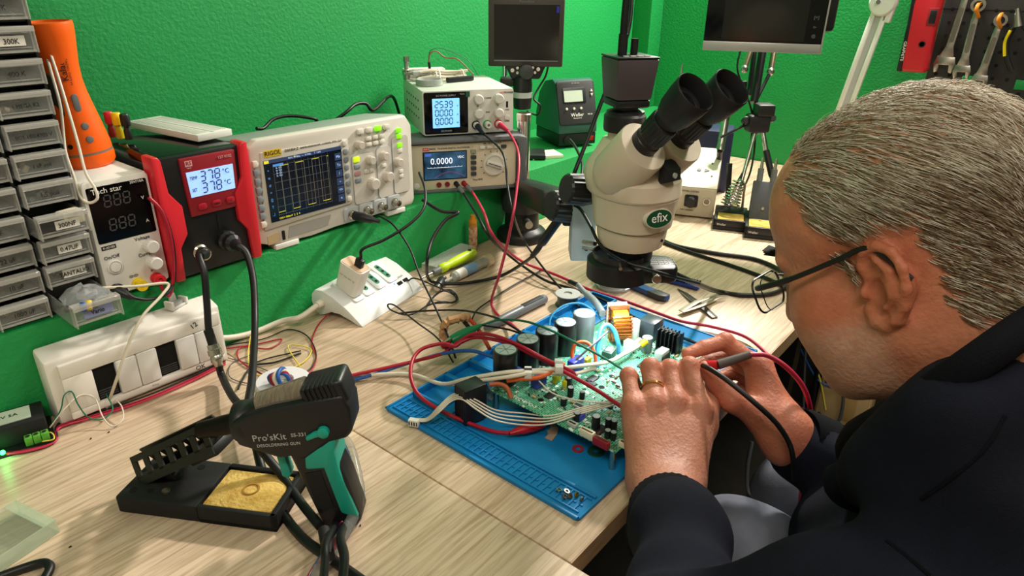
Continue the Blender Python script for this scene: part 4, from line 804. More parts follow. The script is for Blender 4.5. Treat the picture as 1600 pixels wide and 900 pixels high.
# ================================================================ white wall box with switch modules on the desk
X0 = .187
t = thing('switch_box', 'white surface-mount switch box leaning below the ledge, two modules missing', 'switch box', (X0, .8765, 0), math.radians(-2))
Lb = .213; mat('swbox', '#e6e2da', .45)
B().yz([(-.035, 0), (0, 0), (0, .094), (-.033, .086)], 0, Lb).build('box', 'swbox', t, .004)
pl = B()
f0, f1 = .012, Lb-.006; mz0, mz1 = .016, .062; ms_ = [.045+i*.0250 for i in range(7)]
pl.b2((f0, -.041, .006), (f1, -.034, mz0)); pl.b2((f0, -.041, mz1), (f1, -.034, .080)); pl.b2((f0, -.041, mz0), (ms_[0], -.034, mz1)); pl.b2((ms_[6], -.041, mz0), (f1, -.034, mz1))
pl.build('face_plate', 'swbox', t, .0015)
for i in range(6):
    if i in (0, 3):
        B().b2((ms_[i], -.0365, mz0), (ms_[i+1], -.0345, mz1)).build('opening', 'hole', t)
        for k in range(4): B().b2((ms_[i]+.002, -.038, mz0+.003+k*.003), (ms_[i+1]-.002, -.0364, mz0+.0045+k*.003)).build('terminal_rib', 'dkgrey_pl', t)
    else: B().xz(rrect(.0242, mz1-mz0-.001, .0015, 2, (ms_[i]+ms_[i+1])/2, (mz0+mz1)/2), -.0425, -.034).build('switch_module', mat('swbox2', '#dcdad6', .4), t, .001)
txt('OK', .009, 'ink', t, ft(.170, .0105, -.0413)); txt('12', .010, 'ink', t, T(.172, -.0414, .073) @ FRONT @ Rz(.4)); txt('living', .004, 'ltgrey_pl', t, ft(.11, .011, -.0413))
t2 = thing('plastic_clip', 'broken white plastic mounting clip lying on the switch box', 'clip', (X0+.168, .862, .092), math.radians(20))
B().b2((-.013, -.006, 0), (.013, .006, .003)).build('plate', 'swbox', t2, .0008); B().b2((-.014, -.007, 0), (-.010, .007, .012)).build('jaw', 'swbox', t2, .0008); B().b2((.010, -.007, 0), (.014, .007, .010)).build('jaw', 'swbox', t2, .0008); B().xz([(-.007, .0), (.007, 0), (.004, .018), (-.004, .018)], .004, .007).build('tab', 'swbox', t2, .0006); B().b2((-.008, -.004, .003), (.008, .003, .008)).build('insert', mat('clip_clear', '#dfe3e6', .2, trans=.4), t2, .0006)
# ================================================================ black module with green terminals
pm = w(88, 684)
t = thing('power_module', 'black boxed module with green screw terminals and a glowing green LED', 'module', (pm.x-.004, pm.y+.004, 0), math.radians(-14))
B().b2((-.11, 0, .004), (0, .042, .030)).build('case', 'black_matte', t, .002); B().b2((-.112, -.012, 0), (.004, .046, .004)).build('base_board', 'black_pl', t)
B().b2((-.10, .008, .0300), (-.012, .036, .0312)).build('label_plate', mat('modlabel', '#c6d3c2', .5), t); txt('AC-DC 12V 5A', .008, 'ink', t, T(-.05, .022, .0314))
for k in range(3):
    B().b2((-.024+k*.008, -.010, .004), (-.0165+k*.008, .0, .014)).build('terminal', mat('term_green', '#5aa83a', .4), t, .0008)
    B().cyl((-.0203+k*.008, -.005, .0139), (-.0203+k*.008, -.005, .0145), .0025, n=10).build('terminal_screw', 'steel', t)
for k in range(2): B().b2((-.064+k*.008, -.010, .004), (-.0565+k*.008, .0, .014)).build('terminal', 'term_green', t, .0008)
B().sphere((-.046, -.011, .007), .0028, 10, 8).build('led', mat('led_green', '#60ff80', .3, emit='#20ff50', estr=12.), t)
lg = bpy.data.lights.new('green_led', 'POINT'); lg.energy = .007; lg.color = (.1, 1, .25); lg.shadow_soft_size = .003
lgo = bpy.data.objects.new('green_led', lg); COL.objects.link(lgo); lgo.location = t.matrix_basis @ Vector((-.046, -.017, .010))
# ================================================================ clear plastic lid
pc = [w(0, 885), w(80, 862), w(105, 770)]
t = thing('plastic_tray', 'clear greenish plastic tray with metal crumbs at the lower left', 'tray', (.062, .676, 0), math.radians(14))
Lx, Ly, Lz = .100, .062, .016
for lo, hi in (((-Lx/2, -Ly/2, 0), (Lx/2, Ly/2, .0012)), ((-Lx/2, -Ly/2, 0), (Lx/2, -Ly/2+.0014, Lz)), ((-Lx/2, Ly/2-.0014, 0), (Lx/2, Ly/2, Lz)), ((Lx/2-.0014, -Ly/2, 0), (Lx/2, Ly/2, Lz)), ((Lx/2-.012, -Ly/2, Lz-.0014), (Lx/2, Ly/2, Lz))): B().b2(lo, hi).build('panel', 'thin_green', t, .0004)
for i in range(12): B().sphere((-.045+random.random()*.05, -.02+random.random()*.03, .0022), .0008+random.random()*.0012, 6, 5).build('solder_crumb', 'steel', t)
# ================================================================ desktop power strip
a, b_ = w(567, 512), w(660, 453); xd = b_-a
t = thing('power_strip', 'white curved desktop power strip with green-shuttered sockets and USB ports', 'power strip', (a.x, a.y, 0), math.atan2(xd.y, xd.x))
LS = .165
prof = [(0, .0005), (.010, .009), (.030, .024), (.055, .038), (.078, .0455), (.092, .044), (.100, .035), (.1015, .022), (.097, .009), (.088, .0005), (.078, .0035), (.062, .0115), (.045, .0115), (.025, .006), (.010, .0005)]
B().yz(prof, 0, LS).build('body', mat('ps_white', '#dfe3e2', .3), t, .0012, ang=35)
slope = math.atan2(.029, .045)
def onstrip(x, y): # local matrix on the sloped upper face
    zs_ = np.interp(y, [p[0] for p in prof[:6]], [p[1] for p in prof[:6]]); sl = math.atan((np.interp(y+.004, [p[0] for p in prof[:6]], [p[1] for p in prof[:6]])-np.interp(y-.004, [p[0] for p in prof[:6]], [p[1] for p in prof[:6]]))/.008)
    return T(x, y, zs_) @ Rx(sl)
mat('shutter', '#0f7a54', .4)
for i, x in enumerate((.035, .062, .092, .122)):
    m_ = onstrip(x, .054)
    B(m_).prism(rrect(.024, .054, .005, 4), -.002, .0012).build('socket_frame', 'ps_white', t, .0006)
    B(m_).prism(rrect(.010, .034, .0045, 5), -.001, .0017).build('socket_face', 'shutter', t)
    for y in (-.011, 0, .011): B(m_).cyl((0, y, .001), (0, y, .0019), .0027, n=12).build('socket_hole', 'hole', t)
m_ = onstrip(.138, .024)
for x in (-.008, .008): B(m_).box((x, 0, .0006), (.011, .006, .0014)).build('usb_port', 'hole', t)
B(m_).box((-.018, .004, .0008), (.003, .003, .001)).build('usb_led', mat('led_blue', '#3040ff', .3, emit='#3048ff', estr=4.), t); txt('DC 5V 2A', .0045, 'grey_pl', t, m_ @ T(0, .010, .0012))
B().cyl((-.012, .080, .024), (.002, .080, .024), .0058, .0075, n=14).build('cord_gland', 'ivory', t)
ST = t.matrix_basis.copy(); STO = t
ca = ST @ Vector((-.01, .080, .024))
cable('cord', [ca, ST @ Vector((-.05, .080, .020)), w(440, 502, .012), w(395, 520, .006), wy(350, 528, .872), wy(300, 520, .874)], .0044, 'cable_white', wpar=STO)
# USB charger plugged in
mC = ST @ onstrip(.036, .054)
t = thing('usb_charger', 'white USB wall charger plugged into the curved power strip', 'charger', M=mC @ T(0, 0, .0018) @ Rx(math.radians(-4)))
B().loft([[(x, y, 0) for x, y in rrect(.026, .040, .006, 4)], [(x, y, .05) for x, y in rrect(.030, .044, .007, 4)]]).build('body', 'white_pl', t, .0012); B().prism(rrect(.026, .040, .006, 4), .05, .0508).build('top_plate', mat('chg_tan', '#d8b89a', .4), t)
txt('5.0V  2.0A  10W  CE', .0034, 'ltgrey_pl', t, T(-.0148, 0, .03) @ Rz(-PI/2) @ Rx(PI/2))
CH = t.matrix_basis.copy()
B().box((0, -.006, .056), (.009, .014, .018)).build('usb_plug', 'black_pl', bevel=.002); o = bpy.data.objects['usb_plug']; o.matrix_world = CH; tag(o, 'black USB plug standing in the white charger', 'plug')
up = CH @ Vector((0, -.006, .066))
cable('charger_cable', [up, CH @ Vector((.002, -.004, .082)), dp(600, 375, 1.06), dp(640, 350, 1.08), dp(662, 325, 1.10), dp(664, 295, 1.13), dp(655, 270, 1.16)], .0024, 'cable_black', 'black cable rising from the USB charger to the ledge')
# ================================================================ small things right of the strip
t = thing('clear_case', 'long clear plastic case lying against the wall behind the green screwdriver', 'case', (.868, .850, 0), math.radians(8))
for lo, hi in (((-.07, -.018, 0), (.055, .018, .001)), ((-.07, -.018, 0), (.055, -.017, .018)), ((-.07, .017, 0), (.055, .018, .018)), ((.054, -.018, 0), (.055, .018, .018)), ((-.07, -.018, .017), (.055, .018, .018))): B().b2(lo, hi).build('panel', 'thin_clear', t, .0003)
a, b_ = w(672, 428, .014), w(742, 394, .016); x = b_-a; Ls = x.length
t = thing('screwdriver', 'lime green handled screwdriver beside the clear case', 'screwdriver', M=frame(a, x, (0, 0, 1)))
B().lathe([(.0055, .026), (.0085, .030), (.0085, .042), (.0065, .050), (.0085, .060), (.0098, .085), (.0095, Ls-.012), (.0075, Ls-.002), (0, Ls)], ax=(1, 0, 0), n=16).build('handle', 'lime', t); B().lathe([(.0045, .008), (.0055, .012), (.0055, .026)], ax=(1, 0, 0), n=12).build('ferrule', 'grey_pl', t); B().cyl((-.025, 0, 0), (.010, 0, 0), .002, n=10).build('blade', 'steel', t)
B().cyl((Ls-.016, 0, .008), (Ls-.016, 0, .0105), .0035, n=12).build('hole', 'hole', t)
a, b_ = w(700, 437, .010), w(760, 408, .010); x = b_-a; Ls = x.length
t = thing('glue_syringe', 'clear syringe with a blue label lying beside the screwdriver', 'syringe', M=frame(a, x, (0, 0, 1)))
B().lathe([(.0025, -.012), (.003, .010), (.0085, .014), (.009, .020), (.009, Ls), (.0, Ls)], ax=(1, 0, 0), n=18).build('barrel', mat('syr_clear', '#cfd3cc', .2, trans=.6, ior=1.2), t); B().lathe([(.0093, .045), (.0093, .075)], ax=(1, 0, 0), n=18).build('label_band', mat('syr_blue', '#7fa6cf', .5), t); B().lathe([(.0093, .022), (.0093, .044)], ax=(1, 0, 0), n=18).build('paper_band', 'paper', t); B().lathe([(.0125, Ls-.004), (.0125, Ls+.010), (.009, Ls+.012), (0, Ls+.012)], ax=(1, 0, 0), n=18).build('plunger_end', mat('syr_end', '#cbb999', .4), t)
p = w(735, 388)
t = thing('flux_syringe', 'amber flux syringe standing upright against the green wall', 'syringe', (p.x-.005, p.y-.012, 0))
B().lathe([(.008, 0), (.0085, .004), (.0085, .056), (.0075, .058)], n=18).build('barrel', mat('amber', '#c98a3c', .3, trans=.3), t); B().lathe([(.0087, .012), (.0087, .050)], n=18).build('label_band', mat('flux_label', '#d5c3a0', .6, col2='#b05a3a', nscale=120), t); B().lathe([(.0082, .058), (.0082, .064), (.005, .068), (.005, .074), (0, .075)], n=16).build('cap', mat('amber_cap', '#c8801f', .4), t)
t = thing('bnc_adapter', 'dark metal coaxial adapter lying right of the power strip', 'adapter', w(688, 442, .009), math.radians(30))
B().cyl((-.014, 0, 0), (.012, 0, 0), .008, n=14).build('body', 'black_pl', t, .001); B().cyl((-.024, 0, 0), (-.012, 0, 0), .0055, n=14).build('barrel', 'steel', t); B().cyl((.012, 0, 0), (.022, 0, .0), .006, n=14).build('nose', 'steel', t)
a, b_ = w(778, 503, .008), w(852, 466, .008); x = b_-a; Ls = x.length
t = thing('cutter_pen', 'grey marker pen lying beside the solder spool', 'pen', M=frame(a, x, (0, 0, 1)))
B().lathe([(.003, -.03), (.0045, -.012), (.0075, 0), (.0078, .02), (.0078, Ls-.003), (.006, Ls), (0, Ls)], ax=(1, 0, 0), n=18).build('barrel', mat('pen_grey', '#6a7076', .4), t); B().b2((Ls*.50, -.0045, .0070), (Ls*.92, .0045, .0082)).build('clip', 'dkgrey_pl', t, .0008)
p = w(884, 478)
t = thing('solder_spool', 'small spool of bright solder wire behind the circuit board', 'spool', (p.x+.005, p.y, 0))
B().lathe([(.020, 0), (.021, .0008), (.021, .002), (.014, .0025)], n=30).build('flange', 'clear_pl', t); B().lathe([(.0205, .0195), (.021, .0205), (.021, .0215), (.007, .022), (.007, .019)], n=30).build('flange', 'ltgrey_pl', t)
wr = [(.0165+.0007*math.cos(i*PI), .0025+i*.0006) for i in range(29)]; B().lathe(wr, n=30).build('solder_wire', mat('solder', '#a9adae', .3, .9), t)
p = w(962, 452)
t = thing('solder_tin', 'round metal tin with a blue band on the desk under the ring light', 'tin', (p.x+.01, p.y+.01, 0))
B().lathe([(.031, 0), (.032, .002), (.032, .005), (.028, .006), (.028, .013)], n=36).build('base', mat('tin_pale', '#c3ccd4', .3, .5), t); B().lathe([(.0285, .013), (.0285, .022), (.027, .0235), (0, .0235)], n=36).build('lid', mat('tin_blue', '#7f9ec4', .35), t)
a, b_ = w(1002, 450, .006), w(1040, 466, .006); x = b_-a
t = thing('utility_knife', 'blue and grey utility knife lying under the ring light', 'knife', M=frame(a, x, (0, 0, 1)))
B().prism([(-.03, -.009), (.045, -.010), (.056, -.004), (.056, .009), (-.03, .009)], -.005, .005).build('handle', mat('knife_blue', '#2e4f8f', .4), t, .002); B().prism([(.02, -.0098), (.045, -.0104), (.055, -.0045), (.055, .0092), (.03, .0092)], -.004, .0056).build('grip', 'dkgrey_pl', t, .001)
a, b_ = w(1052, 436, .008), w(1090, 446, .008); x = b_-a
t = thing('cleaning_brush', 'blue cleaning brush with dark bristles beyond the tweezers', 'brush', M=frame(a, x, (0, 0, 1)))
B().b2((-.03, -.008, -.006), (.05, .008, 0)).build('handle', mat('brush_blue', '#1f3f9a', .4), t, .002)
for i in range(9): B().b2((.006+i*.005, -.006, 0), (.009+i*.005, .006, .008)).build('bristle_tuft', 'black_matte', t)
def tweezers(name, label, a, b_, m, bend):
    x = b_-a; Lt = x.length; t = thing(name, label, 'tweezers', M=frame(a, x, (0, 0, 1)))
    for s_ in (-1, 1):
        B().loft([[(0, s_*.001-.0045, .001), (0, s_*.001+.0045, .001), (0, s_*.001+.0045, .0025), (0, s_*.001-.0045, .0025)], [(Lt*.4, s_*.004-.0045, .001+.002*(s_+1)), (Lt*.4, s_*.004+.0045, .001+.002*(s_+1)), (Lt*.4, s_*.004+.0045, .0025+.002*(s_+1)), (Lt*.4, s_*.004-.0045, .0025+.002*(s_+1))], [(Lt*.8, s_*.003-.002, .001+.001*(s_+1)), (Lt*.8, s_*.003+.002, .001+.001*(s_+1)), (Lt*.8, s_*.003+.002, .0025+.001*(s_+1)), (Lt*.8, s_*.003-.002, .0025+.001*(s_+1))], [(Lt, bend-.0005, .001), (Lt, bend+.0005, .001), (Lt, bend+.0005, .002), (Lt, bend-.0005, .002)]]).build('blade', m, t, .0003)
    return t
tweezers('tweezers', 'dark steel tweezers lying crossed under the bright pair', w(1117, 498), w(1060, 452), mat('tweezer_dk', '#4a4642', .35, .5), .002)
tweezers('tweezers', 'bright steel bent-tip tweezers crossing the dark pair', w(1064, 488, .005), w(1132, 462, .005), mat('tweezer_lt', '#b5ab98', .35, .35), -.006)
# ================================================================ desoldering stand with sponge
pa, pb_, pc_ = w(186, 800), w(430, 832), w(262, 735)
ang = math.atan2(pb_.y-pa.y, pb_.x-pa.x)
t = thing('desoldering_stand', 'black desoldering gun stand with a yellow sponge tray and slotted holder', 'stand', (pa.x, pa.y, 0), ang)
SL, SD, SH = .170, .068, .020
B().b2((0, 0, 0), (.088, SD, SH)).build('block', 'black_matte', t, .002)
for lo, hi in (((.088, 0, 0), (SL, .005, SH)), ((.088, SD-.006, 0), (SL, SD, SH)), ((SL-.006, 0, 0), (SL, SD, SH)), ((.088, 0, 0), (SL, SD, .006))): B().b2(lo, hi).build('tray_wall', 'black_matte', t, .001)
B().b2((.090, .0065, .006), (SL-.0075, SD-.0075, .0185)).build('sponge', mat('sponge_n', '#d9b866', .95, col2='#b78e3c', nscale=55, nlo=.4, nhi=.7, bump=1., bscale=260), t, .002)
B().lathe([(.0085, 0), (.0085, .0012), (.007, .0012), (.007, .0)], (.128, .034, .0186), n=22, close=True).build('sponge_ring', mat('sponge_dk', '#a27a30', .9), t)
for x, y, r in ((.012, .012, .004), (.020, .026, .004), (.030, .014, .0032), (.032, .042, .004), (.060, .056, .004), (.024, .050, .003)): B().cyl((x, y, SH-.0002), (x, y, SH+.0003), r, n=16).build('tip_hole', 'hole', t)
B().cyl((.046, .016, SH-.0003), (.046, .016, SH+.0012), .0045, n=18).build('screw', 'steel', t)
# slotted holder channel: from left low end to the gun nozzle
inv = t.matrix_basis.inverted(); h0 = inv @ dp(240, 728, .715); h1 = inv @ dp(372, 668, .665); hx = h1-h0
hM = frame(h0, hx, (0, 0, 1)); Lh = hx.length
mat('holder_blk', '#141312', .5)
for s_ in (-1, 1):
    b = B(hM @ T(0, s_*.013, .004) @ Rx(s_*.35)); n_s = 6; b.b2((-.01, -.001, -.014), (Lh*.80, .001, -.004)); b.b2((-.01, -.001, .011), (Lh*.80, .001, .018))
    for k in range(n_s+1): xx = -.01+k*(Lh*.78+.006)/n_s; b.b2((xx, -.001, -.006), (xx+.0075, .001, .012))
    b.build('slotted_wing', 'holder_blk', t)
B(hM).b2((-.005, -.012, -.010), (Lh*.72, .012, -.0075)).build('channel_floor', 'holder_blk', t, .001)
B(hM).b2((Lh*.50, -.016, -.013), (Lh*.80, .016, -.002)).build('clip', 'holder_blk', t, .002); B(hM).b2((Lh*.02, -.006, -.040), (Lh*.16, .006, -.008)).build('bracket', 'holder_blk', t, .002)
STAND = t.matrix_basis.copy()
# ================================================================ desoldering gun
gc = dp(470, 655, .645)
gx = hr; t = thing('desoldering_gun', 'black and teal desoldering gun resting nose-down in its stand', 'desoldering gun', M=frame((gc.x, gc.y, gc.z), gx, (0, 0, 1)))
kx, kz = .645/1068, .645/1068/.80
def gp(px, py): return ((px-470)*kx, -(py-655)*kz+(px-470)*kx*.04)
bd = [gp(*p) for p in ((371, 650), (376, 640), (398, 632), (440, 622), (500, 612), (545, 606), (556, 625), (557, 658), (548, 668), (520, 674), (478, 700), (458, 694), (440, 697), (420, 690), (398, 682), (378, 676))]
B().xz(bd, -.019, .019).build('body', 'black_pl', t, .006, 3)
hd = [gp(*p) for p in ((452, 690), (480, 672), (512, 668), (540, 740), (556, 803), (548, 812), (512, 826), (498, 828), (480, 775), (462, 720))]
B().xz(hd, -.0165, .0165).build('handle', 'black_pl', t, .005, 3)
tg = [gp(*p) for p in ((478, 692), (484, 682), (508, 678), (520, 668), (532, 666), (526, 690), (530, 720), (553, 796), (524, 788), (518, 765), (505, 715), (476, 716))]
B().xz(tg, -.0178, .0178).build('grip', 'teal', t, .003, 2)
B().xz([gp(*p) for p in ((474, 722), (500, 718), (514, 778), (500, 782), (488, 778))], -.0172, -.015).build('grip_inset', 'black_matte', t)
B().xz([gp(*p) for p in ((425, 700), (438, 700), (446, 735), (440, 742), (430, 738))], -.006, .006).build('trigger', 'teal', t, .002)
B().xz([gp(*p) for p in ((486, 662), (500, 655), (520, 652), (522, 657), (500, 663), (488, 667))], -.0225, -.018).build('lever', 'teal', t, .001)
lv = gp(514, 655); B().lathe([(.0055, 0), (.0055, .005), (.004, .006), (0, .006)], (lv[0], -.0185, lv[1]), (0, -1, 0), 18).build('lever_knob', 'teal', t)
# glass collector tube on top, rear cap
c0, c1 = gp(412, 640), gp(486, 622)
B().cyl((c0[0], .002, c0[1]+.004), (c1[0], .002, c1[1]+.006), .0135, n=24).build('collector_tube', mat('tube_glass', '#c9bfae', .15, trans=.8, ior=1.2), t); B().cyl((c0[0], .002, c0[1]+.004), (c1[0], .002, c1[1]+.006), .0095, n=20).build('filter', mat('filter_m', '#4f463a', .8, col2='#a3947a', nscale=300, stretch=(3, .3, .3)), t)
r0, r1 = gp(486, 622), gp(552, 608)
B(frame((r0[0], .001, r0[1]+.003), (r1[0]-r0[0], 0, r1[1]-r0[1]), (0, 0, 1))).b2((0, -.0175, -.012), (.041, .0175, .014)).build('rear_cap', 'black_pl', t, .005, 3)
for i in range(7): 
    B(frame((r0[0], .001, r0[1]+.003), (r1[0]-r0[0], 0, r1[1]-r0[1]), (0, 0, 1))).b2((.005+i*.0045, -.019, .0), (.0068+i*.0045, .0, .0148)).build('cap_rib', 'black_matte', t)
n0, n1 = gp(372, 655), gp(398, 650)
B().lathe([(.019, 0), (.020, .003), (.020, .010), (.0185, .012), (.0185, .022)], (n0[0], 0, n0[1]-.001), (1, 0, .15), 24).build('nose_ring', 'black_pl', t); B().lathe([(.004, -.042), (.008, -.040), (.010, -.012), (.010, 0)], (n0[0], 0, n0[1]-.002), (1, 0, .25), 18).build('nozzle', mat('nozzle_m', '#221c18', .4, .7), t)
mm = frame((gp(443, 655)[0], -.0193, gp(443, 668)[1]), (1, 0, .10), (0, 0, 1)) @ FRONT
txt("Pro'sKit", .0098, 'ltgrey_pl', t, mm @ T(-.008, .004, .0)); txt('SS-331', .0055, 'ltgrey_pl', t, mm @ T(.020, .0048, 0)); txt('DESOLDERING GUN', .0045, 'ltgrey_pl', t, mm @ T(-.001, -.0045, 0))
GUN = t.matrix_basis.copy(); GUNO = t
# gun cord and hose
e0 = GUN @ Vector((*[gp(522, 822)[0]], 0, gp(522, 822)[1])); e1 = GUN @ Vector((gp(508, 824)[0], .004, gp(508, 824)[1]))
cable('cord', [e0, dp(532, 840, .62), dp(538, 870, .58), dp(535, 910, .54)], .0042, 'cable_black', wpar=GUNO)
cable('hose', [e1, dp(510, 845, .60), dp(508, 875, .57), dp(505, 910, .53)], .0038, 'cable_black', wpar=GUNO)
b = B().cyl(dp(506, 828, .63), dp(514, 870, .60), .0055, n=12); o = b.build('cord_connector', 'black_matte'); tag(o, 'black ribbed connector hanging below the desoldering gun', 'connector')
# spool with white flange behind the gun and its coloured wire bundle
p = w(436, 632)
t = thing('wire_spool', 'white reel with a yellow sticker lying on the desk behind the desoldering gun', 'spool', (p.x+.012, p.y+.004, 0))
B().lathe([(.033, 0), (.034, .001), (.034, .028), (.032, .030), (.014, .030), (.014, .004), (.0, .004)], n=40).build('reel', mat('reel_white', '#dcdbe0', .4), t); B().lathe([(.0344, .010), (.0344, .024)], n=40).build('sticker_band', mat('reel_y', '#d6d84a', .5, col2='#e6e6de', nscale=40, nlo=.45, nhi=.5), t)
# ================================================================ blue silicone work mat
t = thing('work_mat', 'blue silicone repair mat with small compartments along its edges under the circuit board', 'mat', (.459, .574, 0), math.radians(-.9))
mat('mat_blue', '#1480bf', .42, spec=.4, col2='#1177b6', nscale=25, bump=.05, bscale=900)
MW, MD = .456, .297
B().prism(rrect(MW, MD, .006, 4, MW/2, -MD/2), 0, .0035).build('base', 'mat_blue', t, .001)
rim = [((0, 0), (MW, -.003)), ((0, -MD), (MW, -MD+.003)), ((0, 0), (.003, -MD)), ((MW-.003, 0), (MW, -MD))]
for (a, b) in rim: B().b2((a[0], min(a[1], b[1]), .003), (b[0], max(a[1], b[1]), .005)).build('rim', 'mat_blue', t, .0006)
B().b2((.036, -MD+.004, .003), (.040, -.075, .0062)).build('rib', 'mat_blue', t, .001)
B().b2((.0075, -MD+.006, .003), (.0095, -.006, .0055)).build('rib', 'mat_blue', t, .0006)
B().b2((.0315, -MD+.006, .003), (.0335, -.006, .0055)).build('rib', 'mat_blue', t, .0006)
for i in range(34):
    y = -.008-i*.00835
    B().b2((.0095, y-.0018, .003), (.0315, y, .0052)).build('divider', 'mat_blue', t)
    B().b2((.0185, y-.0052, .003), (.0205, y-.0022, .0048)).build('divider_tooth', 'mat_blue', t)
# tray block along the back edge
def tray(x0, x1, y0, y1, h):
    for lo, hi in (((x0, y0, .003), (x1, y0+.0035, h)), ((x0, y1-.0035, .003), (x1, y1, h)), ((x0, y0, .003), (x0+.0035, y1, h)), ((x1-.0035, y0, .003), (x1, y1, h))): B().b2(lo, hi).build('tray_wall', 'mat_blue', t, .0008)
for i, (x0, x1) in enumerate(((.040, .098), (.098, .146), (.146, .194), (.194, .262), (.262, .330), (.330, .398), (.398, .450))): tray(x0, x1, -.058, -.008, .0135)
B().b2((.040, -.074, .003), (.450, -.059, .0065)).build('pen_groove', 'mat_blue', t, .001)
txt('MAGNETIC REPAIR MAT', .010, mat('mat_print', '#0c5a90', .5), t, T(.33, -.255, .0037)); 
for i in range(4): B().b2((.30+i*.03, -.286, .003), (.326+i*.03, -.280, .0042)).build('ridge', 'mat_blue', t)
MT = t.matrix_basis.copy()
for i, (x, y, m, r) in enumerate(((.020, -.258, 'nickel', .0032), (.0235, -.265, 'nickel', .0034), (.016, -.268, 'steel_dk', .003), (.020, -.272, 'steel_dk', .003), (.026, -.276, 'brass', .003), (.024, -.284, 'steel_dk', .0028))):
    o = B().lathe([(r*.5, -.001), (r, -.001), (r, .001), (r*.5, .001)], n=12, close=True).build('washer', m); o.location = MT @ Vector((x, y, .0068)); o.rotation_euler = (.3*i, .2, 0); tag(o, ('bright washer topmost in the little pile in the mat compartments', 'bright washer below the topmost one in the mat compartments', 'dark small washer left in the pile on the mat strip', 'dark small washer in the middle of the pile on the mat strip', 'brass coloured small washer in the mat compartments', 'dark small washer nearest the front corner of the mat')[i], 'washer', 'loose washers and screws on the mat')
o = B().lathe([(.0035, 0), (.0068, 0), (.0068, .0016), (.0035, .0016)], n=20, close=True).build('ring_terminal', mat('ring_red', '#a0303a', .4)); o.location = w(903, 702, .0037); tag(o, 'small red washer ring on the mat beside the circuit board', 'washer')
o = B().lathe([(.0035, 0), (.010, 0), (.0095, .0012), (.0035, .0012)], n=24, close=True).build('rubber_disc', mat('disc_green', '#14483f', .5), ang=30); o.location = w(931, 706, .0037); tag(o, 'flat dark green disc on the mat at the board corner', 'disc')
pp = w(862, 676, .004); b = B(T(*pp) @ Rz(.4)); b.prism([(-.016, -.004), (-.004, -.007), (.010, -.006), (.016, -.001), (.012, .005), (.006, .003), (.001, .006), (-.006, .003), (-.013, .005)], 0, .0012); o = b.build('paper_scrap', mat('scrap', '#b79a80', .8)); tag(o, 'torn tan paper scrap on the blue mat', 'scrap')
# ================================================================ circuit board
ZB = .030
def pcb_mat():
    m = mat('pcb', '#1f8a5e', .35); nt = m.node_tree; N = nt.nodes; Lk = nt.links; b = N['Principled BSDF']
    tc = N.new('ShaderNodeTexCoord')
    br = N.new('ShaderNodeTexBrick'); br.inputs['Scale'].default_value = 95; br.inputs['Mortar Size'].default_value = .035; br.inputs['Color1'].default_value = (*lin('#218055'), 1); br.inputs['Color2'].default_value = (*lin('#0f5f40'), 1); br.inputs['Mortar'].default_value = (*lin('#7cc4a4'), 1); br.offset = .37; br.squash = .6; br.squash_frequency = 3; Lk.new(tc.outputs['Object'], br.inputs['Vector'])
    vo = N.new('ShaderNodeTexVoronoi'); vo.feature = 'F1'; vo.distance = 'CHEBYCHEV'; vo.inputs['Scale'].default_value = 130; Lk.new(tc.outputs['Object'], vo.inputs['Vector'])
    r = N.new('ShaderNodeValToRGB'); r.color_ramp.interpolation = 'CONSTANT'; e = r.color_ramp.elements; e[0].color = (1, 1, 1, 1); e[0].position = 0; e[1].position = .24; e[1].color = (0, 0, 0, 1); Lk.new(vo.outputs['Distance'], r.inputs['Fac'])
    n = N.new('ShaderNodeTexNoise'); n.inputs['Scale'].default_value = 28; Lk.new(tc.outputs['Object'], n.inputs['Vector'])
    r2 = N.new('ShaderNodeValToRGB'); r2.color_ramp.elements[0].position = .47; r2.color_ramp.elements[1].position = .53; Lk.new(n.outputs['Fac'], r2.inputs['Fac'])
    ml = N.new('ShaderNodeMath'); ml.operation = 'MULTIPLY'; Lk.new(r.outputs['Color'], ml.inputs[0]); Lk.new(r2.outputs['Color'], ml.inputs[1])
    mx = N.new('ShaderNodeMix'); mx.data_type = 'RGBA'; Lk.new(ml.outputs[0], mx.inputs[0]); Lk.new(br.outputs['Color'], mx.inputs[6]); mx.inputs[7].default_value = (*lin('#e2efe8'), 1); Lk.new(mx.outputs[2], b.inputs['Base Color'])
pcb_mat()
t = thing('circuit_board', 'green power circuit board with big black capacitors and a copper coil on the blue mat', 'circuit board', (.539, .288, 0), math.radians(-1.5))
PI_ = t.matrix_basis.inverted()
PWX, PWY = .262, .186
B().b2((0, 0, ZB), (PWX, PWY, ZB+.0016)).build('board', 'pcb', t)
ZT = ZB+.0016
for x, y in ((.006, .006), (PWX-.006, .006), (.006, PWY-.006), (PWX-.006, PWY-.006)): B().cyl((x, y, .0036), (x, y, ZB), .004, n=12).build('standoff', 'nickel', t); B().lathe([(.0022, ZT), (.0042, ZT), (.0042, ZT+.0006), (.0022, ZT+.0006)], (x, y, 0), n=16, close=True).build('mounting_ring', 'solder', t)
def on(px, py, h=0.): return PI_ @ w(px, py, ZT+h)
mat('cap_sleeve', '#17181a', .3); mat('cap_top', '#aeb6ba', .35, .15); mat('cap_grey', '#70787a', .25, .3)
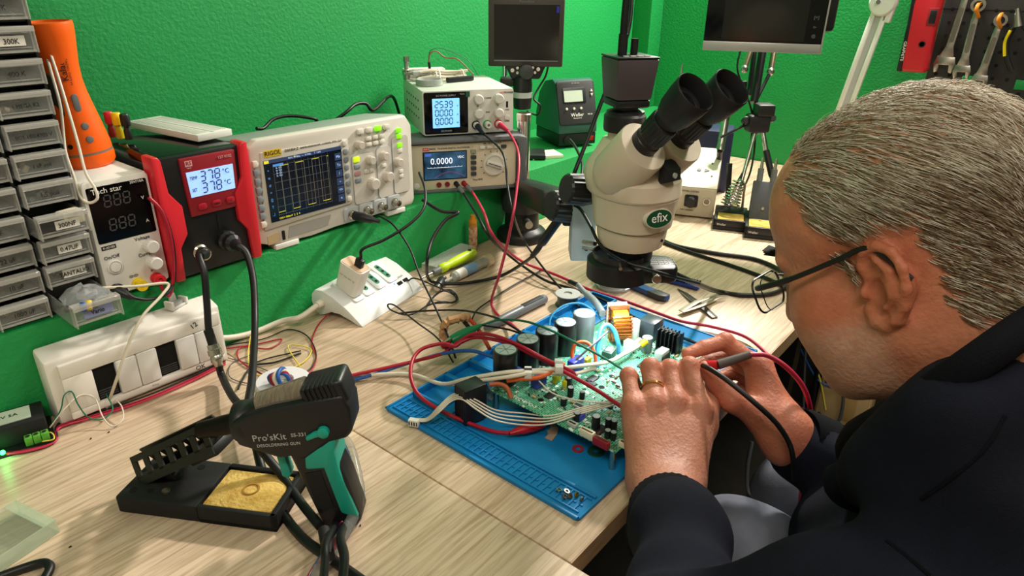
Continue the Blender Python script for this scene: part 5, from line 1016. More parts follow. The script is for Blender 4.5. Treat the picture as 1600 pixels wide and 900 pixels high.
def ecap(px, py, r, h, sleeve='cap_sleeve', lab=None):
    c = on(px, py, h); c.z = 0
    B().lathe([(r*.96, ZT), (r, ZT+.002), (r, ZT+h-.002), (r*.97, ZT+h), (r*.86, ZT+h)], c, n=30).build('capacitor', sleeve, t); B().lathe([(r*.86, ZT+h), (r*.86, ZT+h+.0004), (0, ZT+h+.0004)], c, n=30).build('capacitor_top', 'cap_top', t)
    if r > .01:
        for a in (0, PI/3, 2*PI/3): B(T(c.x, c.y, ZT+h+.0005) @ Rz(a)).box((0, 0, 0), (r*1.5, .0006, .0003)).build('vent_score', 'grey_pl', t)
for px, py, sl in ((913, 489, 'cap_grey'), (884, 503, 'cap_sleeve'), (855, 516, 'cap_sleeve'), (825, 529, 'cap_sleeve'), (790, 546, 'cap_sleeve')): ecap(px, py, .0155, .046, sl)
for px, py, r, h in ((874, 573, .0042, .016), (889, 590, .0042, .013), (892, 605, .004, .013), (881, 622, .004, .010), (910, 612, .0035, .010), (932, 650, .005, .017), (951, 654, .0036, .013), (960, 657, .0036, .013), (950, 672, .0036, .010), (959, 675, .0036, .010), (1012, 527, .0075, .022), (902, 645, .004, .010)): ecap(px, py, r, h, 'cap_sleeve' if px != 1012 else 'cap_grey')
# toroid choke
c = on(966, 512, .018); tm = T(c.x, c.y, ZT+.025) @ Rz(math.radians(48)) @ Rx(PI/2) @ Matrix.Scale(1.28, 4)
B(tm).lathe([(.008, -.008), (.017, -.008), (.017, .008), (.008, .008)], n=30, close=True).build('choke_core', 'yellow_pl', t)
for i in range(30):
    a = 2*PI*i/30
    if 9 <= i <= 10 or 24 <= i <= 25: continue
    pts = [(ra*math.cos(a), ra*math.sin(a), za) for ra, za in ((.0062, -.0095), (.0185, -.0100), (.0188, .0100), (.0062, .0095))]
    B(tm).tube(pts, .0012, 6, True).build('winding', mat('enamel', '#c07a4a', .25, .8), t)
B(tm).box((.011, 0, .0), (.0035, .040, .022)).build('choke_spacer', 'ivory', t)
# tall white cylinder, grey relay box, heatsink, white blocks
c = on(992, 500, .034); B().lathe([(.0078, ZT), (.0078, ZT+.033), (.007, ZT+.034), (0, ZT+.034)], (c.x, c.y, 0), n=24).build('ceramic_fuse', mat('ceram', '#cdd8cf', .35), t)
c = on(982, 533, .016); B(T(c.x, c.y, 0)).b2((-.0055, -.0045, ZT), (.0055, .0045, ZT+.017)).build('white_relay', mat('wht_block', '#d5e4dc', .4), t, .0008)
c = on(1018, 497, .030); B(T(c.x, c.y, 0)).b2((-.014, -.013, ZT), (.014, .013, ZT+.029)).build('film_box', mat('film_grey', '#3d464c', .3), t, .0015)
c = on(1048, 517, .030); hm = T(c.x, c.y, ZT)
B(hm).b2((-.002, -.016, 0), (.002, .016, .030)).build('heatsink', mat('hs_black', '#131518', .4), t)
for i in range(6): B(hm).b2((-.009, -.016+i*.006, 0), (.009, -.0145+i*.006, .030)).build('heatsink_fin', 'hs_black', t)
c = on(1035, 545, .018); B(T(c.x, c.y, 0)).b2((-.010, -.006, ZT), (.010, .006, ZT+.016)).build('bridge_block', mat('bridge_w', '#b9c2bf', .4), t, .001)
B(T(c.x, c.y, 0)).b2((-.010, -.0075, ZT+.002), (.010, -.0058, ZT+.011)).build('bridge_face', 'ink', t)
c = on(952, 548, .010); B(T(c.x, c.y, 0) @ Rz(.2)).b2((-.010, -.007, ZT), (.010, .007, ZT+.012)).build('optocoupler', mat('opto', '#35564b', .4), t, .001); B(T(c.x, c.y, 0) @ Rz(.2)).b2((-.006, -.004, ZT+.012), (.006, .004, ZT+.0128)).build('optocoupler_top', 'ltgrey_pl', t)
# blue and yellow film capacitors
c = on(900, 562, .016); B(T(c.x, c.y, 0)).b2((-.012, -.006, ZT), (.012, .006, ZT+.018)).build('film_capacitor', mat('film_blue', '#3c49b8', .4), t, .002)
c = on(842, 590, .012); B(T(c.x, c.y, 0)).b2((-.010, -.006, ZT), (.010, .006, ZT+.014)).build('film_capacitor', 'film_blue', t, .002)
for px, py in ((918, 563), (870, 590), (885, 597)): c = on(px, py, .006); B(T(c.x, c.y, 0)).b2((-.006, -.003, ZT), (.006, .003, ZT+.010)).build('safety_capacitor', mat('film_y', '#d6c818', .4), t, .001)
# black transformer block at the left end with the grey ring
c = on(735, 597, .026); B(T(c.x, c.y, 0) @ Rz(-.2)).b2((-.016, -.012, .006), (.016, .012, ZT+.024)).build('transformer', 'black_pl', t, .002)
c2 = on(722, 600, .026)
for i in range(5): B(T(c.x, c.y, 0) @ Rz(-.2)).b2((-.0166, -.010+i*.0045, .008), (.0166, -.008+i*.0045, ZT+.0225)).build('lamination', mat('lam', '#2b2622', .4, .4), t)
B(T(*on(760, 612, .004))).lathe([(.008, -.0015), (.0125, -.0015), (.0125, .0015), (.008, .0015)], ax=(.5, -.6, .5), n=24, close=True).build('lug_ring', mat('lug', '#707c86', .35, .7), t)
# connectors along the front edge
for px, py, wx_, d_, h, m in ((918, 672, .018, .007, .009, 'cream_pl'), (940, 686, .020, .006, .010, 'dkred_pl'), (975, 690, .010, .007, .007, 'cream_pl'), (895, 660, .012, .007, .005, 'ltgrey_pl'), (905, 645, .012, .010, .008, 'film_blue'), (906, 633, .016, .009, .003, 'ltgrey_pl')):
    c = on(px, py, h); B(T(c.x, c.y, 0) @ Rz(-PI/2)).b2((-wx_/2, -d_/2, ZT), (wx_/2, d_/2, ZT+h)).build('connector', m, t, .0008)
    B(T(c.x, c.y, 0) @ Rz(-PI/2)).b2((-wx_/2+.0015, -d_/2+.0015, ZT+h), (wx_/2-.0015, d_/2-.003, ZT+h+.0003)).build('connector_slot', mat('slot_dk', '#5a4030', .6) if m == 'cream_pl' else 'ink', t)
for px, py in ((845, 625), (930, 592), (940, 605), (956, 588)): c = on(px, py); B().cyl((c.x, c.y, ZT-.0001), (c.x, c.y, ZT+.0003), .0038, n=16).build('board_hole', 'hole', t)
# surface parts, too small to pick apart
b1, b2, b3 = B(), B(), B(); rr = random.Random(11)
for i in range(520):
    x, y = rr.uniform(.006, PWX-.01), rr.uniform(.006, PWY-.03); a = rr.choice((0, PI/2)); m_ = T(x, y, 0) @ Rz(a)
    (b1, b2, b3)[i % 3].b2((-.0011, -.0006, ZT), (.0011, .0006, ZT+.0009), m_)
b1.build('surface_parts', 'ink', t, smooth=False)['kind'] = 'stuff'; b2.build('surface_parts', 'ltgrey_pl', t, smooth=False)['kind'] = 'stuff'; b3.build('surface_parts', mat('smd_tan', '#9a7a4a', .5), t, smooth=False)['kind'] = 'stuff'
for i in range(14):
    x, y = rr.uniform(.02, PWX-.03), rr.uniform(.01, PWY-.06); s_ = rr.uniform(.004, .009); B(T(x, y, 0) @ Rz(rr.choice((0, PI/2)))).b2((-s_, -s_*.6, ZT), (s_, s_*.6, ZT+.0018)).build('chip', 'ink', t, .0003)
for i in range(26):
    x, y = rr.uniform(.01, PWX-.02), rr.uniform(.01, PWY-.05); a = rr.choice((0, PI/2)); m_ = T(x, y, ZT+.002) @ Rz(a); B(m_).cyl((-.003, 0, 0), (.003, 0, 0), .0013, n=8).build('resistor', mat('res_tan', '#c9a87a', .5) if i % 2 else 'slot_dk', t)
txt('0.1 TECHNO-S', .0075, 'ink_white', t, T(.008, PWY-.045, ZT+.0001) @ Rz(-PI/2)); txt('220 uF    CN4    R52   D11', .005, 'ink_white', t, T(.024, .07, ZT+.0001) @ Rz(-PI/2)); txt('IC3   C17  R8 R9  Q2', .005, 'ink_white', t, T(.10, .06, ZT+.0001) @ Rz(-PI/2))
# ================================================================ signed distance helpers
def surf(fn, lo, hi, h):
    lo = np.array(lo, float); hi = np.array(hi, float); n = np.ceil((hi-lo)/h).astype(int)+1
    ax = [lo[i]+h*np.arange(n[i]) for i in range(3)]
    V = np.empty(n, np.float32)
    for i0 in range(0, n[0], 24):
        X, Y, Z = np.meshgrid(ax[0][i0:i0+24], ax[1], ax[2], indexing='ij'); V[i0:i0+24] = fn(np.stack([X, Y, Z], -1).astype(np.float32))
    s = V < 0; c = [s[i:n[0]-1+i, j:n[1]-1+j, k:n[2]-1+k] for i in (0, 1) for j in (0, 1) for k in (0, 1)]
    cnt = sum(a.astype(np.int8) for a in c); act = (cnt > 0) & (cnt < 8); idx = -np.ones(act.shape, int); cells = np.argwhere(act); idx[act] = np.arange(len(cells))
    P = np.zeros((len(cells), 3)); N_ = np.zeros(len(cells)); crn = np.array([(i, j, k) for i in (0, 1) for j in (0, 1) for k in (0, 1)])
    vals = np.stack([V[cells[:, 0]+o[0], cells[:, 1]+o[1], cells[:, 2]+o[2]] for o in crn], 1)
    for a in range(8):
        for b in range(a+1, 8):
            if np.abs(crn[a]-crn[b]).sum() != 1: continue
            m = (vals[:, a] < 0) != (vals[:, b] < 0); tt = vals[m, a]/(vals[m, a]-vals[m, b]); P[m] += crn[a]+(crn[b]-crn[a])*tt[:, None]; N_[m] += 1
    P = lo+h*(cells+P/N_[:, None]); F = []
    for d in range(3):
        e = [(1, 2), (2, 0), (0, 1)][d]
        A = np.take(s, range(0, n[d]-1), d); Bq = np.take(s, range(1, n[d]), d); cr = np.argwhere(A != Bq)
        cr = cr[(cr[:, e[0]] > 0) & (cr[:, e[1]] > 0) & (cr[:, e[0]] < n[e[0]]-1) & (cr[:, e[1]] < n[e[1]]-1)]
        q = []
        for du, dv in ((-1, -1), (0, -1), (0, 0), (-1, 0)):
            k = cr.copy(); k[:, e[0]] += du; k[:, e[1]] += dv; q.append(idx[k[:, 0], k[:, 1], k[:, 2]])
        q = np.stack(q, 1); fl = A[cr[:, 0], cr[:, 1], cr[:, 2]]; q[~fl] = q[~fl][:, ::-1]; F.append(q)
    return P, np.concatenate(F)
def smin(a, b, k): h = np.clip(.5+.5*(b-a)/k, 0, 1); return b+(a-b)*h-k*h*(1-h)
def smax(a, b, k): return -smin(-a, -b, k)
def s_ell(p, c, r): q = p-np.array(c, np.float32); r = np.array(r, np.float32); k0 = np.linalg.norm(q/r, axis=-1); k1 = np.linalg.norm(q/(r*r), axis=-1)+1e-9; return k0*(k0-1)/k1
def s_sph(p, c, r): return np.linalg.norm(p-np.array(c, np.float32), axis=-1)-r
def s_cap(p, a, b, ra, rb=None):
    rb = ra if rb is None else rb; a = np.array(a, np.float32); b = np.array(b, np.float32); ba = b-a; pa = p-a
    t = np.clip((pa@ba)/(ba@ba+1e-12), 0, 1); return np.linalg.norm(pa-t[..., None]*ba, axis=-1)-(ra+(rb-ra)*t)
def mirror(fn, p): q = p.copy(); q[..., 1] = np.abs(q[..., 1]); return fn(q)
def mk(name, P, F, m, parent=None, col=None):
    me = bpy.data.meshes.new(name); me.vertices.add(len(P)); me.vertices.foreach_set('co', np.asarray(P, np.float32).ravel())
    F = np.asarray(F); nf = len(F); kf = F.shape[1]; me.loops.add(nf*kf); me.loops.foreach_set('vertex_index', F.astype(np.int32).ravel()); me.polygons.add(nf); me.polygons.foreach_set('loop_start', np.arange(0, nf*kf, kf, dtype=np.int32)); me.update(calc_edges=True); me.validate(); me.shade_smooth()
    if col is not None: at = me.color_attributes.new('Col', 'FLOAT_COLOR', 'POINT'); at.data.foreach_set('color', np.concatenate([col, np.ones((len(col), 1))], 1).astype(np.float32).ravel())
    me.materials.append(MATS[m] if isinstance(m, str) else m); o = bpy.data.objects.new(name, me); COL.objects.link(o); o.parent = parent; return o
# ================================================================ head pose
HP = math.radians(31); hz = Vector((.11, .994, 0)).normalized()
HF = (hz*math.cos(HP)-Vector((0, 0, 1))*math.sin(HP)); HU = (hz*math.sin(HP)+Vector((0, 0, 1))*math.cos(HP)); HL = HU.cross(HF)
EAR = dp(1372, 436, .522)
HC = EAR-HL*.076+HF*.004
HM = Matrix(((HF.x, HL.x, HU.x, HC.x), (HF.y, HL.y, HU.y, HC.y), (HF.z, HL.z, HU.z, HC.z), (0, 0, 0, 1)))
HR = np.array([[HF.x, HL.x, HU.x], [HF.y, HL.y, HU.y], [HF.z, HL.z, HU.z]]); HO = np.array(HC)
# ear frame in head coordinates
eo = np.array((-.004, .070, -.006)); ea = np.array((-.22, .04, .97)); ea /= np.linalg.norm(ea); eb = np.array((-.96, .20, -.22)); eb -= ea*(eb@ea); eb /= np.linalg.norm(eb); en = np.cross(ea, eb); en = en if en[1] > 0 else -en
def EP(b, a, o): return eo+eb*(b*1.10)+ea*(a*1.0)+en*o
def ear(p):
    hx = [(-.006, .003, .004), (-.011, .016, .006), (-.007, .028, .008), (.004, .0335, .010), (.015, .030, .012), (.0215, .018, .013), (.0220, .002, .012), (.0185, -.013, .010), (.011, -.025, .008), (.003, -.031, .007), (-.005, -.029, .006), (-.008, -.021, .005)]
    d = None
    for i in range(len(hx)-1):
        r0 = .0036 if i < 8 else .0048; c = s_cap(p, EP(*hx[i]), EP(*hx[i+1]), r0, r0 if i != 7 else .005); d = c if d is None else smin(d, c, .003)
    # bowl plate
    q = p-np.array(EP(.006, .002, .0045), np.float32); loc = np.stack([q@eb.astype(np.float32), q@ea.astype(np.float32), q@en.astype(np.float32)], -1); d = smin(d, s_ell(loc, (0, 0, 0), (.0190, .032, .0030)), .004)
    an = [(.002, .023, .0095), (.0115, .014, .0105), (.0125, -.002, .0105), (.005, -.015, .009)]
    for i in range(3): d = smin(d, s_cap(p, EP(*an[i]), EP(*an[i+1]), .0033), .004)
    d = smin(d, s_sph(p, EP(-.009, -.005, .0075), .0052), .004); d = smin(d, s_cap(p, EP(.010, .0, .001), EP(-.004, 0, -.01), .014, .012), .006)
    return smax(d, -s_ell(p, EP(.0005, -.003, .0115), (.0100, .0085, .0105)), .003)
def head(p):
    m = p.copy(); m[..., 1] = np.abs(m[..., 1])
    d = s_ell(m, (-.014, 0, .046), (.100, .079, .088)); d = smin(d, s_ell(m, (.036, 0, .050), (.056, .064, .058)), .03)
    d = smin(d, s_ell(m, (.040, 0, -.018), (.054, .061, .076)), .025); d = smin(d, s_ell(m, (.056, .046, -.022), (.030, .026, .036)), .02)
    d = smin(d, s_cap(m, (.000, .052, -.050), (.066, .026, -.090), .021, .020), .025); d = smin(d, s_sph(m, (.076, 0, -.090), .019), .02)
    d = smin(d, s_ell(m, (.022, 0, -.080), (.048, .050, .028)), .03); d = smin(d, s_ell(m, (.044, .040, -.052), (.040, .027, .046)), .025)
    d = smin(d, s_cap(m, (-.025, 0, -.03), (-.085, 0, -.185), .064, .074), .035); d = smin(d, s_ell(m, (-.072, 0, -.075), (.036, .050, .06)), .03); d = smin(d, s_cap(m, (.0, .0, -.08), (-.060, 0, -.20), .042, .056), .03)
    d = smin(d, s_cap(m, (.092, .010, .030), (.080, .044, .027), .0075), .012)
    d = smax(d, -s_sph(m, (.104, .033, .012), .019), .014); d = smin(d, s_sph(m, (.079, .032, .010), .0125), .004)
    d = smin(d, s_cap(m, (.095, 0, .020), (.109, 0, -.030), .0075, .0115), .012); d = smin(d, s_sph(m, (.100, .012, -.034), .0085), .007)
    d = smin(d, s_cap(m, (.096, .0, -.060), (.088, .022, -.066), .0055, .004), .006); d = smin(d, s_cap(m, (.095, 0, -.070), (.087, .020, -.070), .006, .004), .005)
    d = smax(d, -s_sph(m, (.066, .092, .030), .020), .02)
    return smin(d, ear(m.astype(np.float32)), .005)
P, F = surf(head, (-.17, -.105, -.25), (.135, .105, .145), .0022)
hp_ = P.copy(); HEADP = P@HR.T+HO
rng = np.random.RandomState(5)
skin = np.tile(np.array(lin('#c98468')), (len(P), 1)); f_, l_, u_ = hp_.T
def sstep(a, b, x): t_ = np.clip((x-a)/(b-a), 0, 1); return t_*t_*(3-2*t_)
red = np.array(lin('#c06a50')); pale = np.array(lin('#d6a48a')); gr = np.array(lin('#c2b2a4'))
er = sstep(.066, .074, np.abs(l_))*sstep(-.045, -.03, u_)*sstep(.045, .03, u_); skin = skin*(1-.5*er[:, None])+red*.5*er[:, None]
stub = sstep(-.02, -.045, u_)*sstep(-.002, .018, f_)*sstep(-.15, -.12, u_)*(.35+.5*rng.rand(len(P))); skin = skin*(1-.62*stub[:, None])+gr*.62*stub[:, None]
top = sstep(.07, .11, u_); skin = skin*(1-.35*top[:, None])+pale*.35*top[:, None]
parts_P, parts_F, parts_C = [HEADP], [F], [skin]
# ================================================================ arms and hands (world space, built about the real joints)
WL, ELB, SHL = dp(1040, 752, .71), Vector((.335, .105, .064)), Vector((.475, -.085, .125))
WR, ERB, SHR = dp(1226, 678, .785), Vector((.865, .015, -.115)), Vector((.85, -.06, .10))
cr = np.array(CR); 
def fing(p, j, r, k=.004, d0=None, k0=.008):
    d = d0
    for i in range(len(j)-1):
        c = s_cap(p, j[i], j[i+1], r[i], r[i+1]); d = c if d is None else smin(d, c, k0 if i == 0 else k)
    return d
LM = [dp(990, 636, .752), dp(1022, 628, .757), dp(1056, 627, .760), dp(1095, 638, .758)]
LPIP = [dp(982, 587, .782), dp(1016, 574, .786), dp(1046, 576, .790), dp(1077, 572, .786)]
LDIP = [dp(988, 590, .803), dp(1020, 586, .815), dp(1049, 588, .818), dp(1076, 588, .812)]
LTIP = [dp(998, 608, .815), dp(1030, 606, .828), dp(1056, 607, .832), dp(1072, 606, .826)]
def lhand(p):
    d = s_cap(p, WL+CR*-.012, ELB, .025, .030); d = smin(d, s_cap(p, WL+CR*.012, ELB, .025, .030), .02)
    for i in range(4): d = smin(d, s_cap(p, WL+CR*((i-1.5)*.013), LM[i]+CF*.006, .020, .0135), .014)
    d = smin(d, s_cap(p, WL+CR*.018-CF*-.010, dp(1100, 662, .772), .021, .015), .014)   # thumb side muscle
    for i in range(4):
        s_ = (.86, .98, 1., .98)[i]; fd = s_cap(p, LM[i], LPIP[i], .0118*s_, .0103*s_); fd = smin(fd, s_cap(p, LPIP[i], LDIP[i], .0102*s_, .0088*s_), .004); fd = smin(fd, s_cap(p, LDIP[i], LTIP[i], .0084*s_, .0074*s_), .004)
        fd = smin(fd, s_sph(p, LPIP[i]-CF*.0012, .0104*s_), .005); d = smin(d, fd, .005); d = smin(d, s_sph(p, LM[i]-CF*.0035, .0090*s_), .012)
    th = s_cap(p, dp(1098, 668, .770), dp(1112, 625, .800), .0145, .012); th = smin(th, s_cap(p, dp(1112, 625, .800), dp(1092, 602, .822), .0115, .009), .005); d = smin(d, th, .008)
    return d
def bounds(ps, m): a = np.array([list(q) for q in ps]); return a.min(0)-m, a.max(0)+m
lo, hi = bounds(LM+LPIP+LDIP+LTIP+[WL, WL+(ELB-WL)*.45], .032)
P, F = surf(lhand, lo, hi, .0017)
sk = np.tile(np.array(lin('#b87f6a')), (len(P), 1)); kd = np.min([np.linalg.norm(P-np.array(q), axis=1) for q in LM+LPIP], 0); kk = sstep(.020, .009, kd); sk = sk*(1-.45*kk[:, None])+red*.45*kk[:, None]
parts_P.append(P); parts_F.append(F); parts_C.append(sk)
RI = [dp(1186, 575, .815), dp(1133, 534, .825), dp(1100, 543, .815), dp(1074, 553, .806)]
RM_ = [dp(1190, 590, .832), dp(1140, 556, .848), dp(1106, 565, .842), dp(1082, 575, .832)]
RR = [dp(1194, 606, .845), dp(1150, 580, .866), dp(1122, 592, .858), dp(1104, 602, .846)]
RP = [dp(1198, 622, .852), dp(1162, 606, .872), dp(1140, 615, .866), dp(1126, 622, .856)]
RT = [dp(1188, 648, .790), dp(1144, 626, .785), dp(1120, 598, .792), dp(1100, 575, .800)]
def rhand(p):
    d = s_cap(p, WR+CU*.010, ERB, .023, .026); d = smin(d, s_cap(p, WR-CU*.012, ERB, .023, .026), .02)
    for j in (RI, RM_, RR, RP): d = smin(d, s_cap(p, WR+CU*.004, j[0], .021, .0135), .014)
    d = smin(d, s_cap(p, WR-CU*.012, RT[0], .022, .017), .014); d = smin(d, s_cap(p, RT[0], RI[0], .016, .014), .014)
    for j, s_ in ((RI, 1.), (RM_, 1.), (RR, .95), (RP, .86)):
        fd = fing(p, j, [.0115*s_, .0100*s_, .0086*s_, .0074*s_]); fd = smin(fd, s_sph(p, j[1]+CU*.001, .0102*s_), .004); d = smin(d, fd, .006); d = smin(d, s_sph(p, j[0]+CU*.004, .009), .008)
    return smin(d, fing(p, RT, [.0165, .0135, .0112, .0088], .005), .007)
lo, hi = bounds(RI+RM_+RR+RP+RT+[WR, WR+(ERB-WR)*.45], .034)
P, F = surf(rhand, lo, hi, .0017)
sk = np.tile(np.array(lin('#c27a62')), (len(P), 1)); kd = np.min([np.linalg.norm(P-np.array(q), axis=1) for q in (RI[0], RI[1], RT[1], RT[2])], 0); kk = sstep(.022, .009, kd); sk = sk*(1-.45*kk[:, None])+red*.45*kk[:, None]
parts_P.append(P); parts_F.append(F); parts_C.append(sk)
# torso, upper arms and legs under the clothes
NB = HC-HF*.07-HU*.16
HIPL, HIPR, KNL, KNR = Vector((.60, -.30, -.24)), Vector((.80, -.28, -.24)), Vector((.665, .17, -.145)), Vector((.88, .16, -.19))
FTL, FTR = Vector((.66, .14, -.70)), Vector((.92, .16, -.70)); CH_, BE = Vector((.670, -.075, .015)), Vector((.69, -.20, -.17))
def under(p):
    d = s_cap(p, NB, CH_+Vector((0, -.05, .05)), .055, .08); d = smin(d, s_cap(p, CH_, BE, .115, .13), .05); d = smin(d, s_cap(p, SHL, SHR, .05), .04)
    for a, b in ((SHL, ELB), (SHR, ERB)): d = smin(d, s_cap(p, a, b, .044, .038), .03)
    for a, b, c in ((HIPL, KNL, FTL), (HIPR, KNR, FTR)): d = smin(d, s_cap(p, BE+(a-BE)*.8, a, .10, .085), .04); d = smin(d, s_cap(p, a, b, .075, .055), .03); d = smin(d, s_cap(p, b, c, .050, .035), .02); d = smin(d, s_cap(p, c+Vector((0, -.03, -.02)), c+Vector((-.01, .16, -.025)), .030, .024), .02)
    for a, b in ((WL, ELB), (WR, ERB)): d = smin(d, s_cap(p, b, b+(a-b)*.75, .036, .028), .02)
    return d
P, F = surf(under, (.25, -.45, -.76), (1.02, .35, .33), .010)
parts_P.append(P); parts_F.append(F); parts_C.append(np.tile(np.array(lin('#c58a72')), (len(P), 1)))
off = np.cumsum([0]+[len(x) for x in parts_P[:-1]])
def skin_mat():
    m = mat('skin', '#c58a6c', .5, spec=.4, sss=.12, bump=.45, bscale=260); nt = m.node_tree; N = nt.nodes; Lk = nt.links; b = N['Principled BSDF']
    at = N.new('ShaderNodeVertexColor'); at.layer_name = 'Col'; tc = N.new('ShaderNodeTexCoord'); n = N.new('ShaderNodeTexNoise'); n.inputs['Scale'].default_value = 60; n.inputs['Detail'].default_value = 4; Lk.new(tc.outputs['Object'], n.inputs['Vector'])
    r = N.new('ShaderNodeValToRGB'); r.color_ramp.elements[0].position = .3; r.color_ramp.elements[0].color = (.88, .80, .76, 1); r.color_ramp.elements[1].position = .7; r.color_ramp.elements[1].color = (1.06, 1.03, 1.0, 1); Lk.new(n.outputs['Fac'], r.inputs['Fac'])
    mx = N.new('ShaderNodeMix'); mx.data_type = 'RGBA'; mx.blend_type = 'MULTIPLY'; mx.inputs[0].default_value = 1; Lk.new(at.outputs['Color'], mx.inputs[6]); Lk.new(r.outputs['Color'], mx.inputs[7]); Lk.new(mx.outputs[2], b.inputs['Base Color'])
skin_mat()
man = thing('person', 'grey-haired man in a dark navy jacket and glasses leaning over the circuit board with probes', 'person', (0, 0, 0))
mk('body', np.concatenate(parts_P), np.concatenate([f+o_ for f, o_ in zip(parts_F, off)]), 'skin', man, np.concatenate(parts_C))
# ================================================================ hair strands following the skull
def hair():
    ps = hp_; f, l, u = ps.T; al = np.abs(l); nz = .006*np.sin(f*190+u*130)+.004*np.sin(u*310+l*90)
    up = (u > .030) & (f < .018+.50*(u-.03)+nz) & ~((f < .022) & (f > -.040) & (u < .043))
    side = (u <= .030) & (u > .004) & (f < .024+nz*.6) & (f > .016)
    back = (u <= .043) & (f < -.040+nz*.5) & (u > -.064+.5*np.maximum(f+.10, 0)+nz)
    ok = (up | side | back) & (al < .0805)
    pts = ps[ok]; nst = 17000; i = rng.randint(0, len(pts), nst); p = pts[i]+rng.randn(nst, 3)*.0008
    # thinner on the crown
    crown = (p[:, 2] > .085) & (p[:, 0] < .05); keep = ~(crown & (rng.rand(nst) < .6)); p = p[keep]; nst = len(p)
    e = .0015
    def grad(q):
        q = q.astype(np.float32); g = np.stack([head(q+np.array(v, np.float32))-head(q-np.array(v, np.float32)) for v in ((e, 0, 0), (0, e, 0), (0, 0, e))], 1); return g/(np.linalg.norm(g, axis=1, keepdims=True)+1e-9)
    Ln = .016+.032*rng.rand(nst)*(.15+.85*sstep(.03, .09, p[:, 2])); st = 7; q = p.copy(); path = [q.copy()]
    side_f = sstep(.03, .07, np.abs(p[:, 1])); dirv = np.stack([-np.ones(nst), .25*np.sign(p[:, 1])*(1-side_f)+rng.randn(nst)*.12, -.25-.65*side_f+rng.randn(nst)*.16], 1)
    dirv[:, 2] -= .7*sstep(-.06, -.10, p[:, 0]); lift = .0012+.0035*rng.rand(nst)
    for s_ in range(1, st):
        g = grad(q); tg = dirv-g*np.sum(dirv*g, 1, keepdims=True); tg /= np.linalg.norm(tg, axis=1, keepdims=True)+1e-9
        q = q+tg*(Ln/(st-1))[:, None]; dd = head(q.astype(np.float32)); want = lift*(s_/(st-1))**.6*(1+.5*np.sin(s_*1.3+p[:, 0]*150)); q = q+grad(q)*((want-dd)*.85)[:, None]; path.append(q.copy())
    path = np.stack(path, 1)@HR.T+HO
    r = (.00042*(.6+.7*rng.rand(nst)))[:, None]*np.array([1, 1, .95, .85, .7, .5, .2])[None]
    d = np.gradient(path, axis=1); d /= np.linalg.norm(d, axis=2, keepdims=True)+1e-9; a = np.cross(d, np.array([.31, .22, .92])); a /= np.linalg.norm(a, axis=2, keepdims=True)+1e-9; b = np.cross(d, a)
    V = np.stack([path+r[..., None]*(a*math.cos(t_)+b*math.sin(t_)) for t_ in (0, 2*PI/3, 4*PI/3)], 2).reshape(-1, 3)
    base = np.arange(nst)[:, None, None]*(st*3)+np.arange(st-1)[None, :, None]*3; k = np.arange(3)[None, None]; k2 = (k+1) % 3
    Fq = np.stack([base+k, base+k2, base+3+k2, base+3+k], -1).reshape(-1, 4)
    t_ = rng.rand(nst); dark = np.array(lin('#6b553f')); lt = np.array(lin('#d6cebf')); md = np.array(lin('#9c876d')); wt = sstep(.03, .09, p[:, 2])*.35
    c = np.where((t_+wt)[:, None] > .72, lt, np.where((t_+wt)[:, None] > .32, md, dark)); c = np.repeat(c, st*3, 0)
    return V, Fq, c
mh = mat('hair_m', '#8a8074', .55, spec=.35); at = mh.node_tree.nodes.new('ShaderNodeVertexColor'); at.layer_name = 'Col'; mh.node_tree.links.new(at.outputs['Color'], mh.node_tree.nodes['Principled BSDF'].inputs['Base Color'])
V, Fq, c = hair(); ho = mk('hair', V, Fq, mh, man, c)
# eyebrow strands are part of the hair look: short tuft mesh
b = B(HM)
for i in range(40):
    y = .014+.030*i/40; b.tube([(.094-.25*(y-.014), y, .033), (.104-.3*(y-.014), y+.004, .038+.002*(i % 3))], .0006, 4)
b.build('eyebrow', mh, man)
# ================================================================ jacket
NBJ = HC-HF*.095-HU*.120
COLP = [dp(1665, 500, .510), dp(1580, 558, .470), dp(1495, 618, .465), dp(1405, 674, .500), dp(1335, 710, .575)]; COLQ = [dp(1338, 712, .650), dp(1430, 660, .710), dp(1560, 560, .715), dp(1650, 480, .660)]
FOLD = [(np.array((31., 17., -23.)), .3), (np.array((-19., 37., 21.)), 1.1), (np.array((11., -27., 43.)), 2.0)]
def jacket(p):
    d = s_cap(p, CH_, BE, .135, .155); d = smin(d, s_ell(p, (.650, -.035, -.045), (.180, .145, .15)), .05); d = smin(d, s_cap(p, SHL, SHR, .075), .06); d = smin(d, s_cap(p, (NBJ.x+.01, NBJ.y-.05, NBJ.z-.01), CH_+Vector((.02, -.07, .06)), .075, .10), .05)
    sl = s_cap(p, SHL, ELB, .070, .056); sl = smin(sl, s_cap(p, ELB, WL+(ELB-WL)*.30, .052, .040), .025); sr = s_cap(p, SHR, ERB, .070, .056); sr = smin(sr, s_cap(p, ERB, WR+(ERB-WR)*.13, .048, .038), .025)
    d = smin(smin(d, sl, .04), sr, .04)
    for i in range(len(COLP)-1): d = smin(d, s_cap(p, COLP[i]-CU*.030+CF*.006, COLP[i+1]-CU*.030+CF*.006, .020), .045)
    d = smin(d, s_cap(p, COLP[1]-CU*.080+CF*.03, SHL, .050, .07), .05); w_ = sum(np.sin(p@k.astype(np.float32)*1.0+ph) for k, ph in FOLD)
    d = d+.0040*w_+.0028*np.sin(p[..., 0]*70+p[..., 1]*45+2*np.sin(p[..., 2]*30))
    # neck opening
    return smax(d, -s_cap(p, HC-HF*.05-HU*.05, HC-HF*.075-HU*.135, .062, .064), .012)
P, F = surf(jacket, (.24, -.42, -.36), (1.00, .30, .32), .0055)
